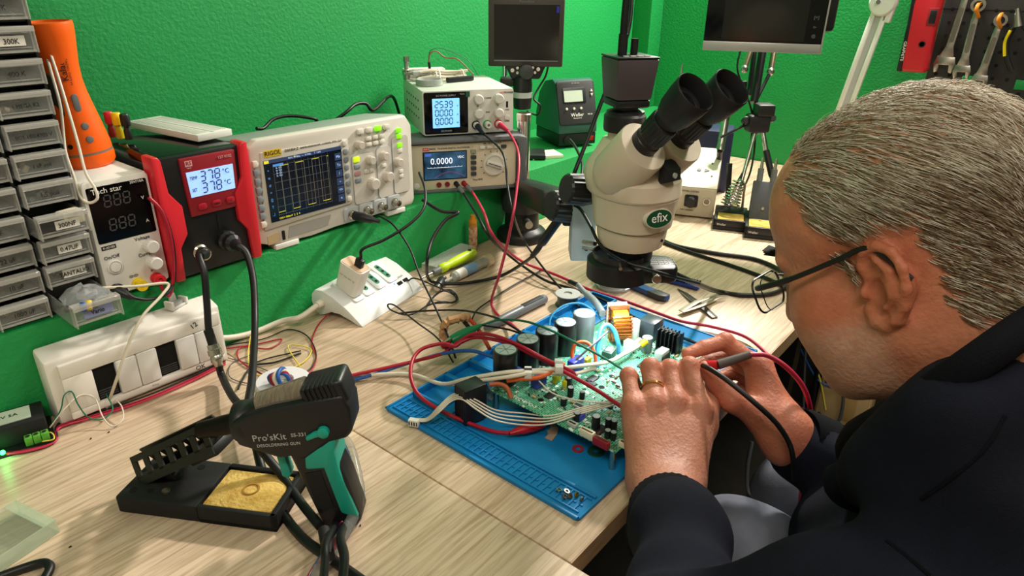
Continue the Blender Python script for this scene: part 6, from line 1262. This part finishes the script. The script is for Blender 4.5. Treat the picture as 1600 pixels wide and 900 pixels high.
mat('jacket_m', '#141724', .9, spec=.15, col2='#10121c', nscale=18, bump=.25, bscale=900)
jk = mk('jacket', P, F, 'jacket_m', man)
def ring_pts(c, ax, r, n=40, am=0, fl=1.):
    ax = Vector(ax).normalized(); a = ax.orthogonal().normalized(); b_ = ax.cross(a); return [Vector(c)+(a*math.cos(2*PI*i/n)+b_*math.sin(2*PI*i/n)*fl)*(r*(1+(am if i % 2 else 0))) for i in range(n)]
for wv, ev, r0, sh_ in ((WL, ELB, .0385, .022), (WR, ERB, .0385, -.012)):
    ax = (ev-wv).normalized(); wv = wv+ax*sh_; b = B(); n = 72
    b.loft([ring_pts(wv+ax*h_, ax, r_, n, am) for h_, r_, am in ((.030, r0-.006, 0), (.026, r0-.002, 0), (.028, r0, .02), (.050, r0+.002, .02), (.075, r0+.004, .02), (.080, r0+.001, 0))], cap=False)
    b.build('cuff', mat('cuff_m', '#090a11', .9, spec=.15, bump=.3, bscale=700), jk, ang=60)
def hit(px, py, off=.0):
    r_ = np.array(ray(px, py)); c_ = np.array(CAM); t_ = .3
    for _ in range(60): t_ += .7*float(jacket((c_+r_*t_)[None].astype(np.float32))[0])/np.linalg.norm(r_)
    return Vector(c_+r_*(t_-off))
for sm in (((1385, 845), (1430, 880), (1470, 915)), ((1570, 650), (1540, 700), (1490, 745), (1440, 780))): B().tube(spl([hit(*q_) for q_ in sm], 8), .0016, 6).build('seam', 'cuff_m', jk)
# collar band around the neck and down the front
cl = [NBJ+HF*-.045+HL*.0-HU*-.020, NBJ+HL*.055+HF*-.02+HU*.012, NBJ+HL*.078+HF*.035-HU*.012, NBJ+HL*.066+HF*.075-HU*.065, NBJ+HL*.030+HF*.095-HU*.115, NBJ-HL*.030+HF*.100-HU*.115, NBJ-HL*.066+HF*.075-HU*.065, NBJ-HL*.078+HF*.035-HU*.012, NBJ-HL*.055+HF*-.02+HU*.012]
cl = [q_+CU*.016-CF*.004 for q_ in COLP]+COLQ; sp = spl(cl, 8, True); B().tube(sp, .0125, 12, True).build('collar', 'cuff_m', jk, ang=80)
# trousers
def trou(p):
    d = None
    for a, b, c in ((HIPL, KNL, FTL), (HIPR, KNR, FTR)):
        e = s_cap(p, a, b, .092, .070); e = smin(e, s_cap(p, b, c+Vector((0, 0, .03)), .066, .055), .03); d = e if d is None else smin(d, e, .04)
    d = smin(d, s_cap(p, HIPL, HIPR, .11), .05)
    return d+.0025*np.sin(p[..., 1]*60+p[..., 2]*35)+.002*np.sin(p[..., 0]*80)
P, F = surf(trou, (.42, -.46, -.72), (1.06, .30, -.03), .009)
mk('trousers', P, F, mat('trouser_m', '#6f7482', .9, col2='#656a78', nscale=40, bump=.2, bscale=800), man)
for c in (FTL, FTR):
    sh = lambda p, c=c: smax(smin(s_cap(p, c+Vector((0, -.04, -.02)), c+Vector((-.012, .17, -.022)), .042, .036), s_cap(p, c+Vector((0, -.02, .01)), c+Vector((0, .03, 0)), .045, .04), .02), -(p[..., 2]+.7495), .004)
    P, F = surf(sh, np.array(c)-np.array((.08, .12, .1)), np.array(c)+np.array((.08, .26, .1)), .006); mk('shoe', P, F, 'black_matte', man)
# ================================================================ glasses and ring
g = thing('eyeglasses', 'thin black framed glasses worn by the man', 'glasses', M=HM)
for s_ in (-1, 1):
    cx = s_*.033; pts = [(.113-.10*abs(y)*.3, y, z) for y, z in [(cx+a_, b_+.002) for a_, b_ in rrect(.050, .032, .010, 5)]]
    B().tube(pts, .0010, 6, True).build('rim', 'black_pl', g)
    B(T(.1125-.009, 0, 0)).prism([(0, 0)]*0 or [(a_, b_) for a_, b_ in rrect(.049, .031, .0098, 5)], -.0006, .0006, frame((0, cx, .002), (0, 1, 0), (1, 0, 0))).build('lens', mat('lens_glass', '#f4f6f4', .02, trans=1., ior=1.45), g)
    B().tube(spl([(.104, s_*.058, .012), (.096, s_*.070, .013), (.060, s_*.0775, .016), (.020, s_*.0785, .022), (-.004, s_*.0805, .026), (-.018, s_*.083, .016), (-.030, s_*.084, -.004)]), [.0027]*12+[.0022]*25, 8).build('temple', 'black_pl', g)
B().tube(spl([(.112, -.009, .006), (.117, 0, .010), (.112, .009, .006)]), .0012, 6).build('bridge', 'black_pl', g)
a, b_ = LM[1], LPIP[1]; ax = (b_-a).normalized(); c = a.lerp(b_, .42)
B().tube(ring_pts(c, ax, .0119, 28), .0015, 6, True).build('finger_ring', mat('gold', '#d9b36a', .2, 1.)); tag(bpy.data.objects['finger_ring'], "thin gold ring on the man's left hand", 'ring')
# test probes held in the right hand
t = thing('test_probe', 'red and grey multimeter probe held in the right hand of the man', 'probe', (0, 0, 0))
p0, p1, p2, p3 = dp(1062, 562, .822), dp(1090, 571, .806), dp(1122, 570, .792), dp(1172, 554, .790)
B().tube([p0, p1], [.0008, .0012], 8).build('tip', 'steel', t); B().tube([p1, p1.lerp(p2, .4), p2], [.0022, .0055, .0055], 12).build('grip', 'red_pl', t); B().tube([p2, p3], [.0058, .0045], 12).build('sleeve', mat('probe_grey', '#5d5654', .5), t)
PRB = p3; PRBO = t
# ================================================================ cables
GT = 'thin loose wires on the desk'
# station cables to the gun
t = thing('iron_cable', 'black cable with a silver screw connector hanging from the red and black station', 'cable')
s0 = Vector((.403, .856, .154))
cable('upper_cable', [s0, wy(311, 400, .842), wy(319, 425, .826), wy(323, 470, .816), wy(326, 515, .806), wy(331, 538, .800)], .0045, 'cable_black', parent=t)
B().tube([s0+Vector((0, .002, 0)), wy(312, 400, .842)], [.0075, .006], 12).build('plug_boot', 'black_pl', t)
B().tube(spl([wy(325, 515, .806), wy(330, 530, .802), wy(333, 540, .799)]), [.006]*13, 12).build('strain_relief', 'black_matte', t)
a, b_ = wy(332, 538, .800), wy(341, 568, .790); B().lathe([(.0075, 0), (.0075, .006), (.009, .007), (.009, .014), (.0072, .015), (.0082, .018), (.0082, .023), (.006, .026), (.006, .03)], a, b_-a, 18).build('screw_connector', 'nickel', t)
cable('lower_cable', [b_, wy(347, 588, .783), w(362, 618, .018), w(385, 648, .02), w(399, 692, .02), w(410, 735, .007), w(432, 785, .0052), w(470, 838, .0052), w(520, 875, .0052), w(590, 925, .0052)], .0050, 'cable_black', parent=t)
t = thing('gun_cable', 'thick black cable running straight down from the station to the desoldering gun', 'cable')
cable('cable_run', [Vector((.442, .848, .160)), wy(372, 384, .838), wy(386, 398, .826), wy(396, 440, .800), wy(398, 510, .75), dp(394, 590, .78), dp(388, 640, .72), w(400, 690, .05), w(440, 742, .02), w(470, 785, .015), dp(500, 822, .66)], .0048, 'cable_black', parent=t)
B().tube([Vector((.442, .852, .160)), wy(374, 386, .836)], [.009, .006], 12).build('plug_boot', 'black_pl', t)
# supply leads on the left
cable('supply_lead', [wy(232, 308, .864), wy(252, 330, .858), wy(266, 370, .856), wy(271, 420, .856), wy(268, 452, .852), wy(262, 462, .85), wy(250, 444, .85), Vector((.343, .864, .133))], .0024, 'cable_red', 'red test lead looping down beside the white bench supply')
cable('supply_lead', [wy(234, 310, .867), wy(256, 335, .862), wy(270, 380, .860), wy(273, 430, .858), wy(262, 458, .846), wy(235, 468, .842), wy(212, 466, .842), wy(200, 460, .846)], .0022, 'cable_black', 'black test lead looping down beside the white bench supply')
B().tube([wy(178, 450, .864), wy(188, 456, .854), wy(208, 466, .843)], [.006, .0065, .003], 12).build('lead_plug', 'black_pl'); tag(bpy.data.objects['lead_plug'], 'black banana plug at the foot of the white bench supply', 'plug')
cable('cream_wire', [wy(160, 450, .862), wy(215, 447, .850), wy(262, 443, .844), wy(252, 462, .834), wy(222, 495, .824), wy(200, 540, .820), wy(183, 590, .820), w(170, 628, .010)], .0019, 'cable_cream', 'cream wire draped across the front of the white switch box', 'wire')
t = thing('wire_plug', 'small white wire connector below the open switch module', 'connector', w(168, 632, .006), .3); B().box((0, 0, 0), (.010, .007, .011)).build('housing', 'white_pl', t, .0008); B().box((0, 0, .0056), (.006, .004, .0006)).build('slot', 'ink', t)
for m, l, dy in (('cable_red', 'red', 0), ('cable_black', 'black', -4), ('cable_crim', 'dark pink', 3)):
    cable('low_wire', [w(352, 566+dy, .003), w(300, 592+dy, .003), w(230, 622+dy, .003), w(150, 648+dy, .003), w(100, 662+dy, .003), w(88, 672+dy, .003), w(86, 690, .003), w(50, 702+dy*.5, .003), w(0, 710+dy*.5, .003)], .0013, m, l+' wire running along the foot of the white switch box', 'wire', 'wires along the foot of the switch box')
cable('thin_wire', [w(80, 665, .012), w(95, 640, .03), w(100, 618, .045), w(112, 612, .045), w(122, 632, .03), w(138, 652, .012), w(160, 655, .006), w(176, 640, .01), w(168, 620, .02), w(155, 600, .03)], .0008, 'cable_green', 'thin green wire looping from the black module', 'wire')
cable('thin_wire', [w(78, 668, .012), w(100, 640, .03), w(125, 618, .035), w(148, 622, .03), w(160, 650, .012), w(175, 666, .003), w(192, 655, .006), w(190, 635, .012), w(178, 622, .012)], .0008, 'cable_white', 'thin white wire looping from the black module', 'wire')
cable('thin_wire', [w(66, 690, .006), w(84, 686, .006), w(80, 676, .008), w(62, 678, .008)], .0008, 'cable_yellow', 'thin yellow wire at the black module terminals', 'wire')
# nest of thin wires
cable('thin_wire', [w(516, 488, .008), w(497, 508, .0025), w(487, 535, .0025), w(494, 560, .0025), w(480, 585, .0025), w(440, 598, .0025), w(400, 580, .0025), w(372, 560, .0025), w(378, 542, .0025), w(420, 545, .0025), w(440, 530, .0025), w(400, 538, .0025), w(352, 545, .0025)], .0011, 'cable_red', 'thin red wire tangled on the desk left of the power strip', 'wire', GT)
cable('thin_wire', [w(352, 540, .003), w(410, 530, .003), w(450, 515, .003), w(480, 525, .003), w(494, 555, .003), w(480, 580, .003), w(440, 595, .003), w(395, 575, .003), w(412, 562, .003), w(470, 548, .003)], .0010, 'cable_black', 'thin black wire tangled on the desk left of the power strip', 'wire', GT)
cable('thin_wire', [w(392, 520, .004), w(388, 560, .003), w(400, 585, .003), w(440, 580, .003), w(475, 565, .003), w(485, 545, .003), w(450, 540, .004), w(470, 575, .003)], .0009, 'cable_yellow', 'thin yellow wire tangled on the desk left of the power strip', 'wire', GT)
cable('thin_wire', [w(352, 558, .002), w(400, 572, .002), w(430, 588, .002), w(400, 600, .002), w(360, 590, .002), w(362, 568, .002), w(390, 555, .002)], .0007, 'cable_grey', 'thin grey wire in a flat loop on the desk', 'wire', GT)
cable('cut_wire', [w(372, 608, .003), w(378, 595, .003), w(395, 572, .003), w(430, 566, .003), w(470, 552, .003)], .0014, 'cable_black', 'short cut black wire on the desk behind the vertical gun cable', 'wire')
# reel loops
p = Vector((w(436, 632).x+.012, w(436, 632).y+.004, .028))
for i, (m, l) in enumerate((('cable_blue', 'blue'), ('cable_red', 'red'), ('cable_white', 'white'), ('cable_blue', 'dark blue'))):
    a = -.9+i*.35
    cable('reel_wire', [p+Vector((.012*math.cos(a), .012*math.sin(a), -.012)), p+Vector((.004*math.cos(a), .004*math.sin(a), .010+.002*i)), p+Vector((-.016*math.cos(a+.6), -.016*math.sin(a+.6), .010+.002*i)), p+Vector((-.008, -.010-.003*i, -.012))], .0026, m, l+' wire looped inside the white reel', 'wire', 'wires coiled in the reel')
cable('long_wire', [w(462, 606, .02), w(500, 597, .014), w(570, 582, .012), w(640, 566, .014), w(690, 553, .03), w(715, 535, .05), w(745, 521, .07), w(790, 530, .08), w(850, 560, .07), w(892, 580, .05), w(900, 590, .036)], .0024, 'cable_red', 'dark red wire running from the reel over to the circuit board', 'wire')
cable('long_wire', [w(464, 610, .02), w(500, 602, .010), w(560, 592, .006), w(640, 567, .012), w(690, 553, .03), w(735, 548, .05), w(775, 560, .06), w(815, 578, .05), w(832, 592, .036)], .0024, 'cable_blue', 'blue wire running from the reel over to the circuit board', 'wire')
cable('long_wire', [w(460, 600, .022), w(500, 600, .010), w(560, 588, .006), w(640, 585, .010), w(690, 600, .02), w(730, 592, .045), w(790, 582, .06), w(850, 578, .06), w(905, 572, .05), w(960, 562, .042), w(1000, 530, .045)], .0028, 'cable_white', 'white wire running from the reel across the circuit board', 'wire')
cable('long_wire', [w(700, 602, .02), w(735, 597, .045), w(800, 588, .06), w(840, 582, .06), w(890, 585, .045), w(930, 575, .04)], .0026, 'cable_cream', 'cream wire lying beside the white one across the board', 'wire')
# loops right of the gun handle
for i, (m, l) in enumerate((('cable_blue', 'blue'), ('cable_white', 'white'), ('cable_crim', 'pink'))):
    cable('loop_wire', [w(505, 675, .05-.006*i), w(530, 685+4*i, .035), w(546-3*i, 715, .02), w(552-4*i, 760, .012), w(545-3*i, 800, .006), w(515+4*i, 850, .005), w(490, 890, .005), w(480, 910, .005)], .0024, m, l+' wire passing behind the desoldering gun grip', 'wire', 'wires behind the gun grip')
cable('clear_hose', [w(512, 672, .05), w(540, 690, .035), w(554, 730, .022), w(560, 780, .014), w(540, 830, .010), w(505, 880, .010), w(490, 915, .010)], .0062, mat('hose_clear', '#d8dcd8', .15, trans=.85, ior=1.15), 'clear flexible hose behind the desoldering gun grip', 'hose')
# scope probe lead and others crossing the strip
cable('probe_lead', [dp(592, 337, 1.10), dp(615, 352, 1.08), dp(640, 388, 1.06), dp(656, 430, 1.03), dp(680, 480, .99), dp(700, 525, .95), w(712, 560, .02)], .0016, 'cable_black', 'thin black scope lead hanging over the power strip')
cable('loop_lead', [dp(660, 312, 1.17), dp(690, 330, 1.16), dp(716, 332, 1.16), dp(695, 345, 1.15), dp(675, 375, 1.13), dp(667, 410, 1.11), w(670, 436, .012), w(690, 443, .006), w(730, 442, .006), w(780, 432, .012), w(812, 415, .05), dp(838, 395, 1.06), dp(852, 372, 1.03), dp(872, 345, 1.0), dp(885, 330, .985)], .0030, 'cable_black', 'black cable curling around the small tools up to the microscope')
B().tube(spl([dp(832, 400, 1.07), dp(848, 378, 1.035), dp(868, 350, 1.005), dp(884, 330, .985)]), [.0045]*6+[.007]*13, 10).build('scope_probe', 'black_pl'); tag(bpy.data.objects['scope_probe'], 'thick black probe body leaning on the microscope focus knob', 'probe')
o = cable('camera_cable', [dp(988, -8, .93), dp(985, 30, .93), dp(978, 62, .93), dp(964, 97, .92), dp(937, 167, .91), dp(915, 225, .905), dp(897, 272, .90), dp(885, 312, .93)], .0028, 'cable_black', 'black cable running from the ceiling past the camera box to the focus knob')
cable('camera_cable', [CAMTOP, CAMTOP+Vector((0, 0, .03)), CAMTOP+Vector((.004, 0, .10)), CAMTOP+Vector((.006, 0, .25))], .0045, 'cable_black', 'thick black cable rising from the camera box')
cable('ring_light_lead', [dp(886, 318, .95), dp(905, 325, .92), dp(922, 352, .88), dp(940, 385, .86), dp(975, 408, .845), dp(1010, 420, .84), dp(1050, 432, .86), dp(1092, 443, .92)], .0022, 'cable_black', 'thin black lead draped over the ring light')
cable('cord', [dp(1058, 430, .91), dp(1085, 442, .96), w(1120, 455, .012), w(1160, 461, .0045), w(1205, 459, .0045), w(1228, 446, .0045), w(1222, 425, .0045), w(1180, 405, .0045), w(1120, 396, .0045), w(1060, 385, .0045), w(1030, 373, .0045), w(1000, 360, .0045)], .0042, 'cable_black', wpar=RLO)
cable('desk_cable', [w(1005, 365, .004), w(1040, 380, .004), w(1090, 398, .004), w(1140, 414, .004), w(1200, 436, .004), w(1235, 455, .004)], .0036, 'cable_black', 'black cable lying straight across the desk right of the microscope')
# leads of the DC supply
s1 = HOT @ Vector((.100, -.012, .0155)); s2 = HOT @ Vector((.144, -.012, .0155)); hn = (HOT.to_3x3() @ Vector((0, -1, 0)))
cable('output_lead', [s1, s1+hn*.03+Vector((.006, 0, -.010)), dp(786, 240, 1.20), dp(793, 290, 1.17), dp(802, 335, 1.14), w(818, 375, .05), w(850, 420, .02), w(880, 455, .01), w(905, 480, .014)], .0020, 'cable_black', 'black lead hanging from the DC power supply terminals')
cable('output_lead', [s2, s2+hn*.03+Vector((.008, 0, -.006)), dp(810, 240, 1.19), dp(807, 300, 1.14), dp(795, 370, 1.09), dp(780, 430, 1.05), w(768, 470, .006), w(776, 490, .004), w(800, 507, .012), w(815, 522, .03)], .0023, 'cable_crim', 'pink red lead hanging from the DC power supply terminals')
B().tube([s1, s1+hn*.03+Vector((.006, 0, -.010))], [.006, .0035], 10).build('banana_plug', 'black_pl'); tag(bpy.data.objects[[o_.name for o_ in bpy.data.objects if o_.name.startswith('banana_plug')][-1]], 'black banana plug in the DC power supply', 'plug')
B().tube([s2, s2+hn*.03+Vector((.008, 0, -.006))], [.006, .0035], 10).build('banana_plug', 'cable_crim'); tag(bpy.data.objects[[o_.name for o_ in bpy.data.objects if o_.name.startswith('banana_plug')][-1]], 'pink red banana plug in the DC power supply', 'plug')
m1 = DMM @ Vector((.018+.096, -.004, .0125)); m2 = DMM @ Vector((.018+.111, -.004, .0125)); dn = DMM.to_3x3() @ Vector((0, -1, 0))
e1, e2 = m1+dn*.030+Vector((.010, 0, -.012)), m2+dn*.030+Vector((.012, 0, -.010))
for e, mm, l in ((e1, m1, 'black'), (e2, m2, 'red')):
    t = thing('meter_plug', l+' shrouded plug in the bench multimeter', 'plug'); B().tube([mm, mm.lerp(e, .45)], [.0045, .0045], 10).build('boot', 'black_pl' if l == 'black' else 'dkred_pl', t); B().tube([mm.lerp(e, .4), e], [.005, .0035], 10).build('sleeve', 'grey_pl', t)
cable('meter_lead', [e1, dp(745, 335, 1.16), dp(765, 370, 1.13), w(800, 403, .03), w(850, 437, .012), w(890, 450, .008), w(940, 468, .008), w(1000, 500, .008), w(1080, 533, .008), w(1150, 562, .008), w(1188, 580, .010), dp(1212, 620, .84), dp(1228, 665, .82)], .0024, 'cable_black', 'black multimeter lead running along the back edge of the blue mat')
cable('meter_lead', [e2, dp(755, 330, 1.17), dp(772, 370, 1.14), w(815, 408, .02), w(870, 430, .006), w(920, 452, .008), w(970, 468, .008), w(1030, 490, .008), w(1065, 502, .008), w(1110, 510, .008), w(1160, 524, .008), w(1190, 545, .008), w(1205, 565, .01), dp(1218, 610, .86), dp(1226, 660, .84)], .0026, 'cable_crim', 'pink red multimeter lead running across the desk behind the board')
cable('cord', [PRB, dp(1200, 556, .79), dp(1230, 575, .785), dp(1255, 605, .79), dp(1266, 640, .81), dp(1264, 672, .83), dp(1258, 720, .86), dp(1250, 790, .90)], .0030, 'cable_crim', wpar=PRBO)
cable('probe_lead', [dp(1098, 571, .782), dp(1112, 578, .765), dp(1140, 597, .75), dp(1180, 630, .738), dp(1212, 660, .735), dp(1232, 690, .735), dp(1239, 715, .735), dp(1241, 750, .745)], .0030, 'cable_black', "black probe cord lying over the man's right thumb and wrist")
cable('under_cable', [dp(1175, 690, 1.0), dp(1168, 730, 1.0), dp(1170, 770, 1.0), dp(1195, 782, .98), dp(1216, 765, .97), dp(1225, 735, .97)], .0030, 'cable_grey', 'grey cable looping in the dark gap below the right hand')
# USB lead bundle at the strip
us = ST @ Vector((.146, .020, .018))
pts = [us, us+Vector((.012, -.012, .004))]
for i in range(26):
    a = i*.85; pts.append(w(690, 468, .012)+Vector((.028*math.cos(a)*(1+.2*math.sin(i)), .018*math.sin(a), .006*math.sin(i*1.7))))
cable('usb_lead', pts+[w(640, 492, .006), w(612, 485, .012), w(606, 476, .02), w(618, 478, .022), w(650, 503, .02), w(685, 530, .03), w(708, 566, .02)], .0013, 'cable_black', 'thin black USB lead bundled beside the power strip')
cable('usb_lead', [w(622, 490, .008), w(660, 486, .012), w(720, 485, .03), w(770, 495, .05), w(800, 510, .06), w(830, 530, .05)], .0016, 'cable_black', 'thin black lead running from the strip towards the board')
cable('usb_lead', [w(850, 420, .004), w(800, 447, .004), w(765, 470, .006), w(745, 485, .012), w(738, 498, .02)], .0014, 'cable_black', 'thin black lead crossing in front of the marker pen')
# tape wrapped joint with clips, left of the board
t = thing('taped_joint', 'crumpled tan tape around a wire joint left of the capacitors', 'tape')
tp = spl([w(693, 530, .03), w(692, 515, .045), w(700, 503, .055), w(718, 497, .058), w(732, 496, .055)], 5)
b = B().tube(tp, [.004+.003*abs(math.sin(i*1.9)) for i in range(len(tp))], 9); b.v = [(x+random.uniform(-.0012, .0012), y+random.uniform(-.0012, .0012), z+random.uniform(-.0012, .0012)) for x, y, z in b.v]; b.build('tape', mat('tan_tape', '#b58a5e', .7), t)
cable('red_end', [w(728, 495, .055), w(740, 505, .05), w(752, 522, .045), w(765, 545, .04)], .0030, mat('cable_orangered', '#c2401f', .4), parent=t); cable('black_end', [w(725, 503, .05), w(735, 514, .045), w(745, 524, .045)], .0030, 'cable_black', parent=t)
def clip(label, a, b_, m, cat='clip'):
    t = thing('alligator_clip', label, cat); x = b_-a; Lc = x.length; M_ = frame(a, x, (0, 0, 1))
    B(M_).loft([[(h_, r_*math.cos(2*PI*i/14), r_*.8*math.sin(2*PI*i/14)) for i in range(14)] for h_, r_ in ((0, .0028), (Lc*.12, .004), (Lc*.4, .0072), (Lc*.7, .0080), (Lc*.95, .0070), (Lc, .0060))]).build('boot', m, t)
    for s_ in (-1, 1): B(M_).loft([[(Lc*.9, -.003, s_*.0035), (Lc*.9, .003, s_*.0035), (Lc*.9, .003, s_*.0045), (Lc*.9, -.003, s_*.0045)], [(Lc+.014, -.0015, s_*.0004), (Lc+.014, .0015, s_*.0004), (Lc+.014, .0015, s_*.0014), (Lc+.014, -.0015, s_*.0014)]]).build('jaw', 'steel', t)
    return t
clip('red alligator clip lying on the blue mat in front of the board', w(796, 677, .012), w(848, 661, .014), mat('clip_red', '#a80f1e', .3))
clip('green alligator clip left of the capacitors', w(752, 508, .055), w(705, 531, .045), mat('clip_green', '#0f7a4a', .35))
clip('small red clip boot under the taped joint', w(690, 543, .036), w(702, 535, .04), 'clip_red')
cable('clip_lead', [w(796, 677, .012), w(770, 674, .010), w(735, 662, .010), w(690, 642, .016), w(655, 618, .024), w(642, 590, .035), w(645, 562, .04), w(660, 545, .045), w(690, 537, .05), w(710, 541, .05), w(722, 534, .055), w(745, 527, .062), w(790, 535, .075), w(830, 553, .07), w(875, 577, .055), w(930, 608, .05), w(960, 628, .05), w(985, 645, .05)], .0026, 'cable_red', 'dark red clip lead making a wide loop over the mat')
cable('clip_lead', [w(752, 508, .055), w(780, 500, .062), w(820, 502, .075), w(860, 516, .085), w(900, 536, .08), w(945, 560, .066), w(985, 585, .055)], .0016, 'cable_green', 'thin green clip lead crossing above the capacitors')
cable('clip_lead', [w(752, 508, .055), w(790, 514, .062), w(810, 520, .065), w(830, 528, .06)], .0014, 'cable_black', 'short thin black clip lead behind the capacitors')
# white ribbon with plug
t = thing('white_plug', 'white four-pin plug hanging over the left corner of the mat', 'connector', w(647, 660, .008), .4); B().box((0, 0, 0), (.007, .013, .009)).build('housing', 'white_pl', t, .0006)
for i in range(4): B().box((-.0036, -.0048+i*.0032, 0), (.0006, .0014, .005)).build('slot', 'ink', t)
for i in range(4):
    y = i*3-4
    cable('ribbon_wire', [w(650, 656+y*.4, .009), w(668, 655+y*.5, .012), w(685, 640+y, .03), w(705, 622+y, .04), w(722, 619+y, .045), w(745, 632+y*1.6, .04), w(775, 648+y*1.8, .030), w(820, 654+y*2, .024), w(860, 655+y*1.4, .034), w(905, 642+y, .04), w(950, 630+y, .04), w(985, 622+y, .045)], .0010, 'cable_white' if i % 2 else 'cable_cream', ('first', 'second', 'third', 'fourth')[i]+' thin pale ribbon wire from the back, running from the four-pin plug', 'wire', 'white ribbon wires')
cable('signal_wire', [w(842, 595, .05), w(860, 612, .045), w(885, 622, .045), w(925, 628, .045), w(980, 630, .045)], .0009, 'cable_white', 'single thin white wire crossing the front of the board', 'wire')
# cable ties and short orange, yellow and blue jumpers on the board
t = thing('cable_tie', 'white cable tie around the wires above the board', 'cable tie', w(873, 572, .062), -.9); B().box((0, 0, 0), (.010, .022, .010)).build('band', 'white_pl', t, .001); B().box((0, 0, .0055), (.0104, .004, .001)).build('buckle', 'ltgrey_pl', t)
t = thing('cable_tie', 'second white cable tie left of the capacitor wires', 'cable tie', w(825, 582, .060), -.9); B().box((0, 0, 0), (.009, .016, .009)).build('band', 'white_pl', t, .001); B().box((0, 0, .005), (.0094, .004, .001)).build('buckle', 'ink', t)
cable('jumper', [w(792, 595, .05), w(815, 592, .054), w(840, 590, .055), w(862, 581, .055), w(880, 568, .05)], .0030, 'cable_orange', 'orange jumper wire in front of the black capacitors', 'wire')
cable('jumper', [w(764, 601, .05), w(780, 600, .05), w(792, 606, .046), w(799, 622, .036)], .0030, mat('cable_rust', '#a8542c', .45), 'rust coloured jumper wire above the left board edge', 'wire')
cable('jumper', [w(897, 577, .036), w(894, 550, .055), w(902, 536, .066), w(918, 536, .066), w(929, 552, .055), w(931, 575, .036)], .0024, 'cable_orange', 'orange jumper arching in front of the grey capacitor', 'wire')
cable('jumper', [w(933, 575, .036), w(934, 540, .06), w(940, 514, .075), w(950, 508, .078), w(960, 518, .07), w(966, 538, .055), w(967, 552, .040)], .0032, 'cable_ltblue', 'light blue jumper arching in front of the copper coil', 'wire')
cable('jumper', [w(858, 512, .03), w(862, 494, .045), w(880, 478, .055), w(905, 474, .055), w(925, 484, .05), w(940, 500, .04)], .0016, 'cable_ltblue', 'thin blue jumper arching behind the capacitors', 'wire')
cable('jumper', [w(900, 562, .05), w(925, 540, .065), w(945, 522, .07), w(958, 512, .07)], .0014, 'cable_grey', 'thin grey jumper beside the light blue one', 'wire')
cable('jumper', [w(962, 560, .04), w(985, 548, .044), w(1005, 536, .05)], .0028, 'cable_white', 'white jumper ending in a yellow sleeve on the board', 'wire')
B().tube([w(1000, 540, .048), w(1010, 533, .052)], [.004, .0045], 10).build('yellow_sleeve', 'yellow_pl'); tag(bpy.data.objects['yellow_sleeve'], 'yellow sleeve on the white jumper by the heatsink', 'sleeve')
t = thing('antenna_probe', 'frosted plastic probe tip leaning over the copper coil', 'probe'); B().tube(spl([dp(903, 445, 1.08), dp(915, 458, 1.06), dp(930, 472, 1.03), dp(942, 490, 1.0)]), [.004]*7+[.0055]*12, 10).build('sleeve', mat('frosted', '#aeb9bd', .4, trans=.3), t); B().tube([dp(890, 440, 1.1), dp(904, 446, 1.08)], .004, 10).build('boot', 'black_pl', t)
# wall side cables and the last bits
cable('wall_cable', [Vector((.60, 1.02, .27)), dp(412, 200, 1.12), dp(428, 186, 1.14), dp(455, 181, 1.16), dp(492, 186, 1.18), Vector((.72, 1.03, .26))], .0028, 'cable_black', 'black cable arching above the back of the oscilloscope')
cable('wall_cable', [Vector((.74, 1.03, .25)), dp(540, 176, 1.22), dp(556, 163, 1.24), dp(572, 162, 1.26), dp(584, 172, 1.28), dp(612, 150, 1.38), Vector((.99, 1.11, .22))], .0032, 'cable_black', 'black mains cable arching from the scope to the DC power supply')
wp = w(905, 252, .06)
cable('wall_cable', [dp(890, 218, 1.46), dp(898, 228, 1.44), dp(906, 244, 1.40), dp(910, 262, 1.36), dp(905, 300, 1.30)], .0030, 'cable_black', 'black cord hanging from the dark soldering unit')
cable('edge_cable', [w(-10, 905, .004), w(22, 893, .004), w(55, 882, .005), w(72, 880, .006), w(78, 888, .005), w(70, 905, .004)], .0042, 'cable_black', 'black cable bend at the lower left corner of the desk')
for px, py, cl_ in ((560, 816, 'upper tiny dark crumb beside the desoldering gun handle'), (563, 822, 'lower tiny dark crumb beside the desoldering gun handle'), (142, 686, 'tiny dark crumb in front of the black module terminals'), (170, 676, 'tiny dark crumb in front of the white switch box'), (110, 855, 'tiny dark crumb beside the clear plastic tray')): o = B().box((0, 0, .0006), (.0022, .0012, .0012)).build('solder_crumb', 'ink'); o.location = w(px, py); o.rotation_euler = (0, 0, px); tag(o, cl_, 'crumb', 'crumbs on the desk')
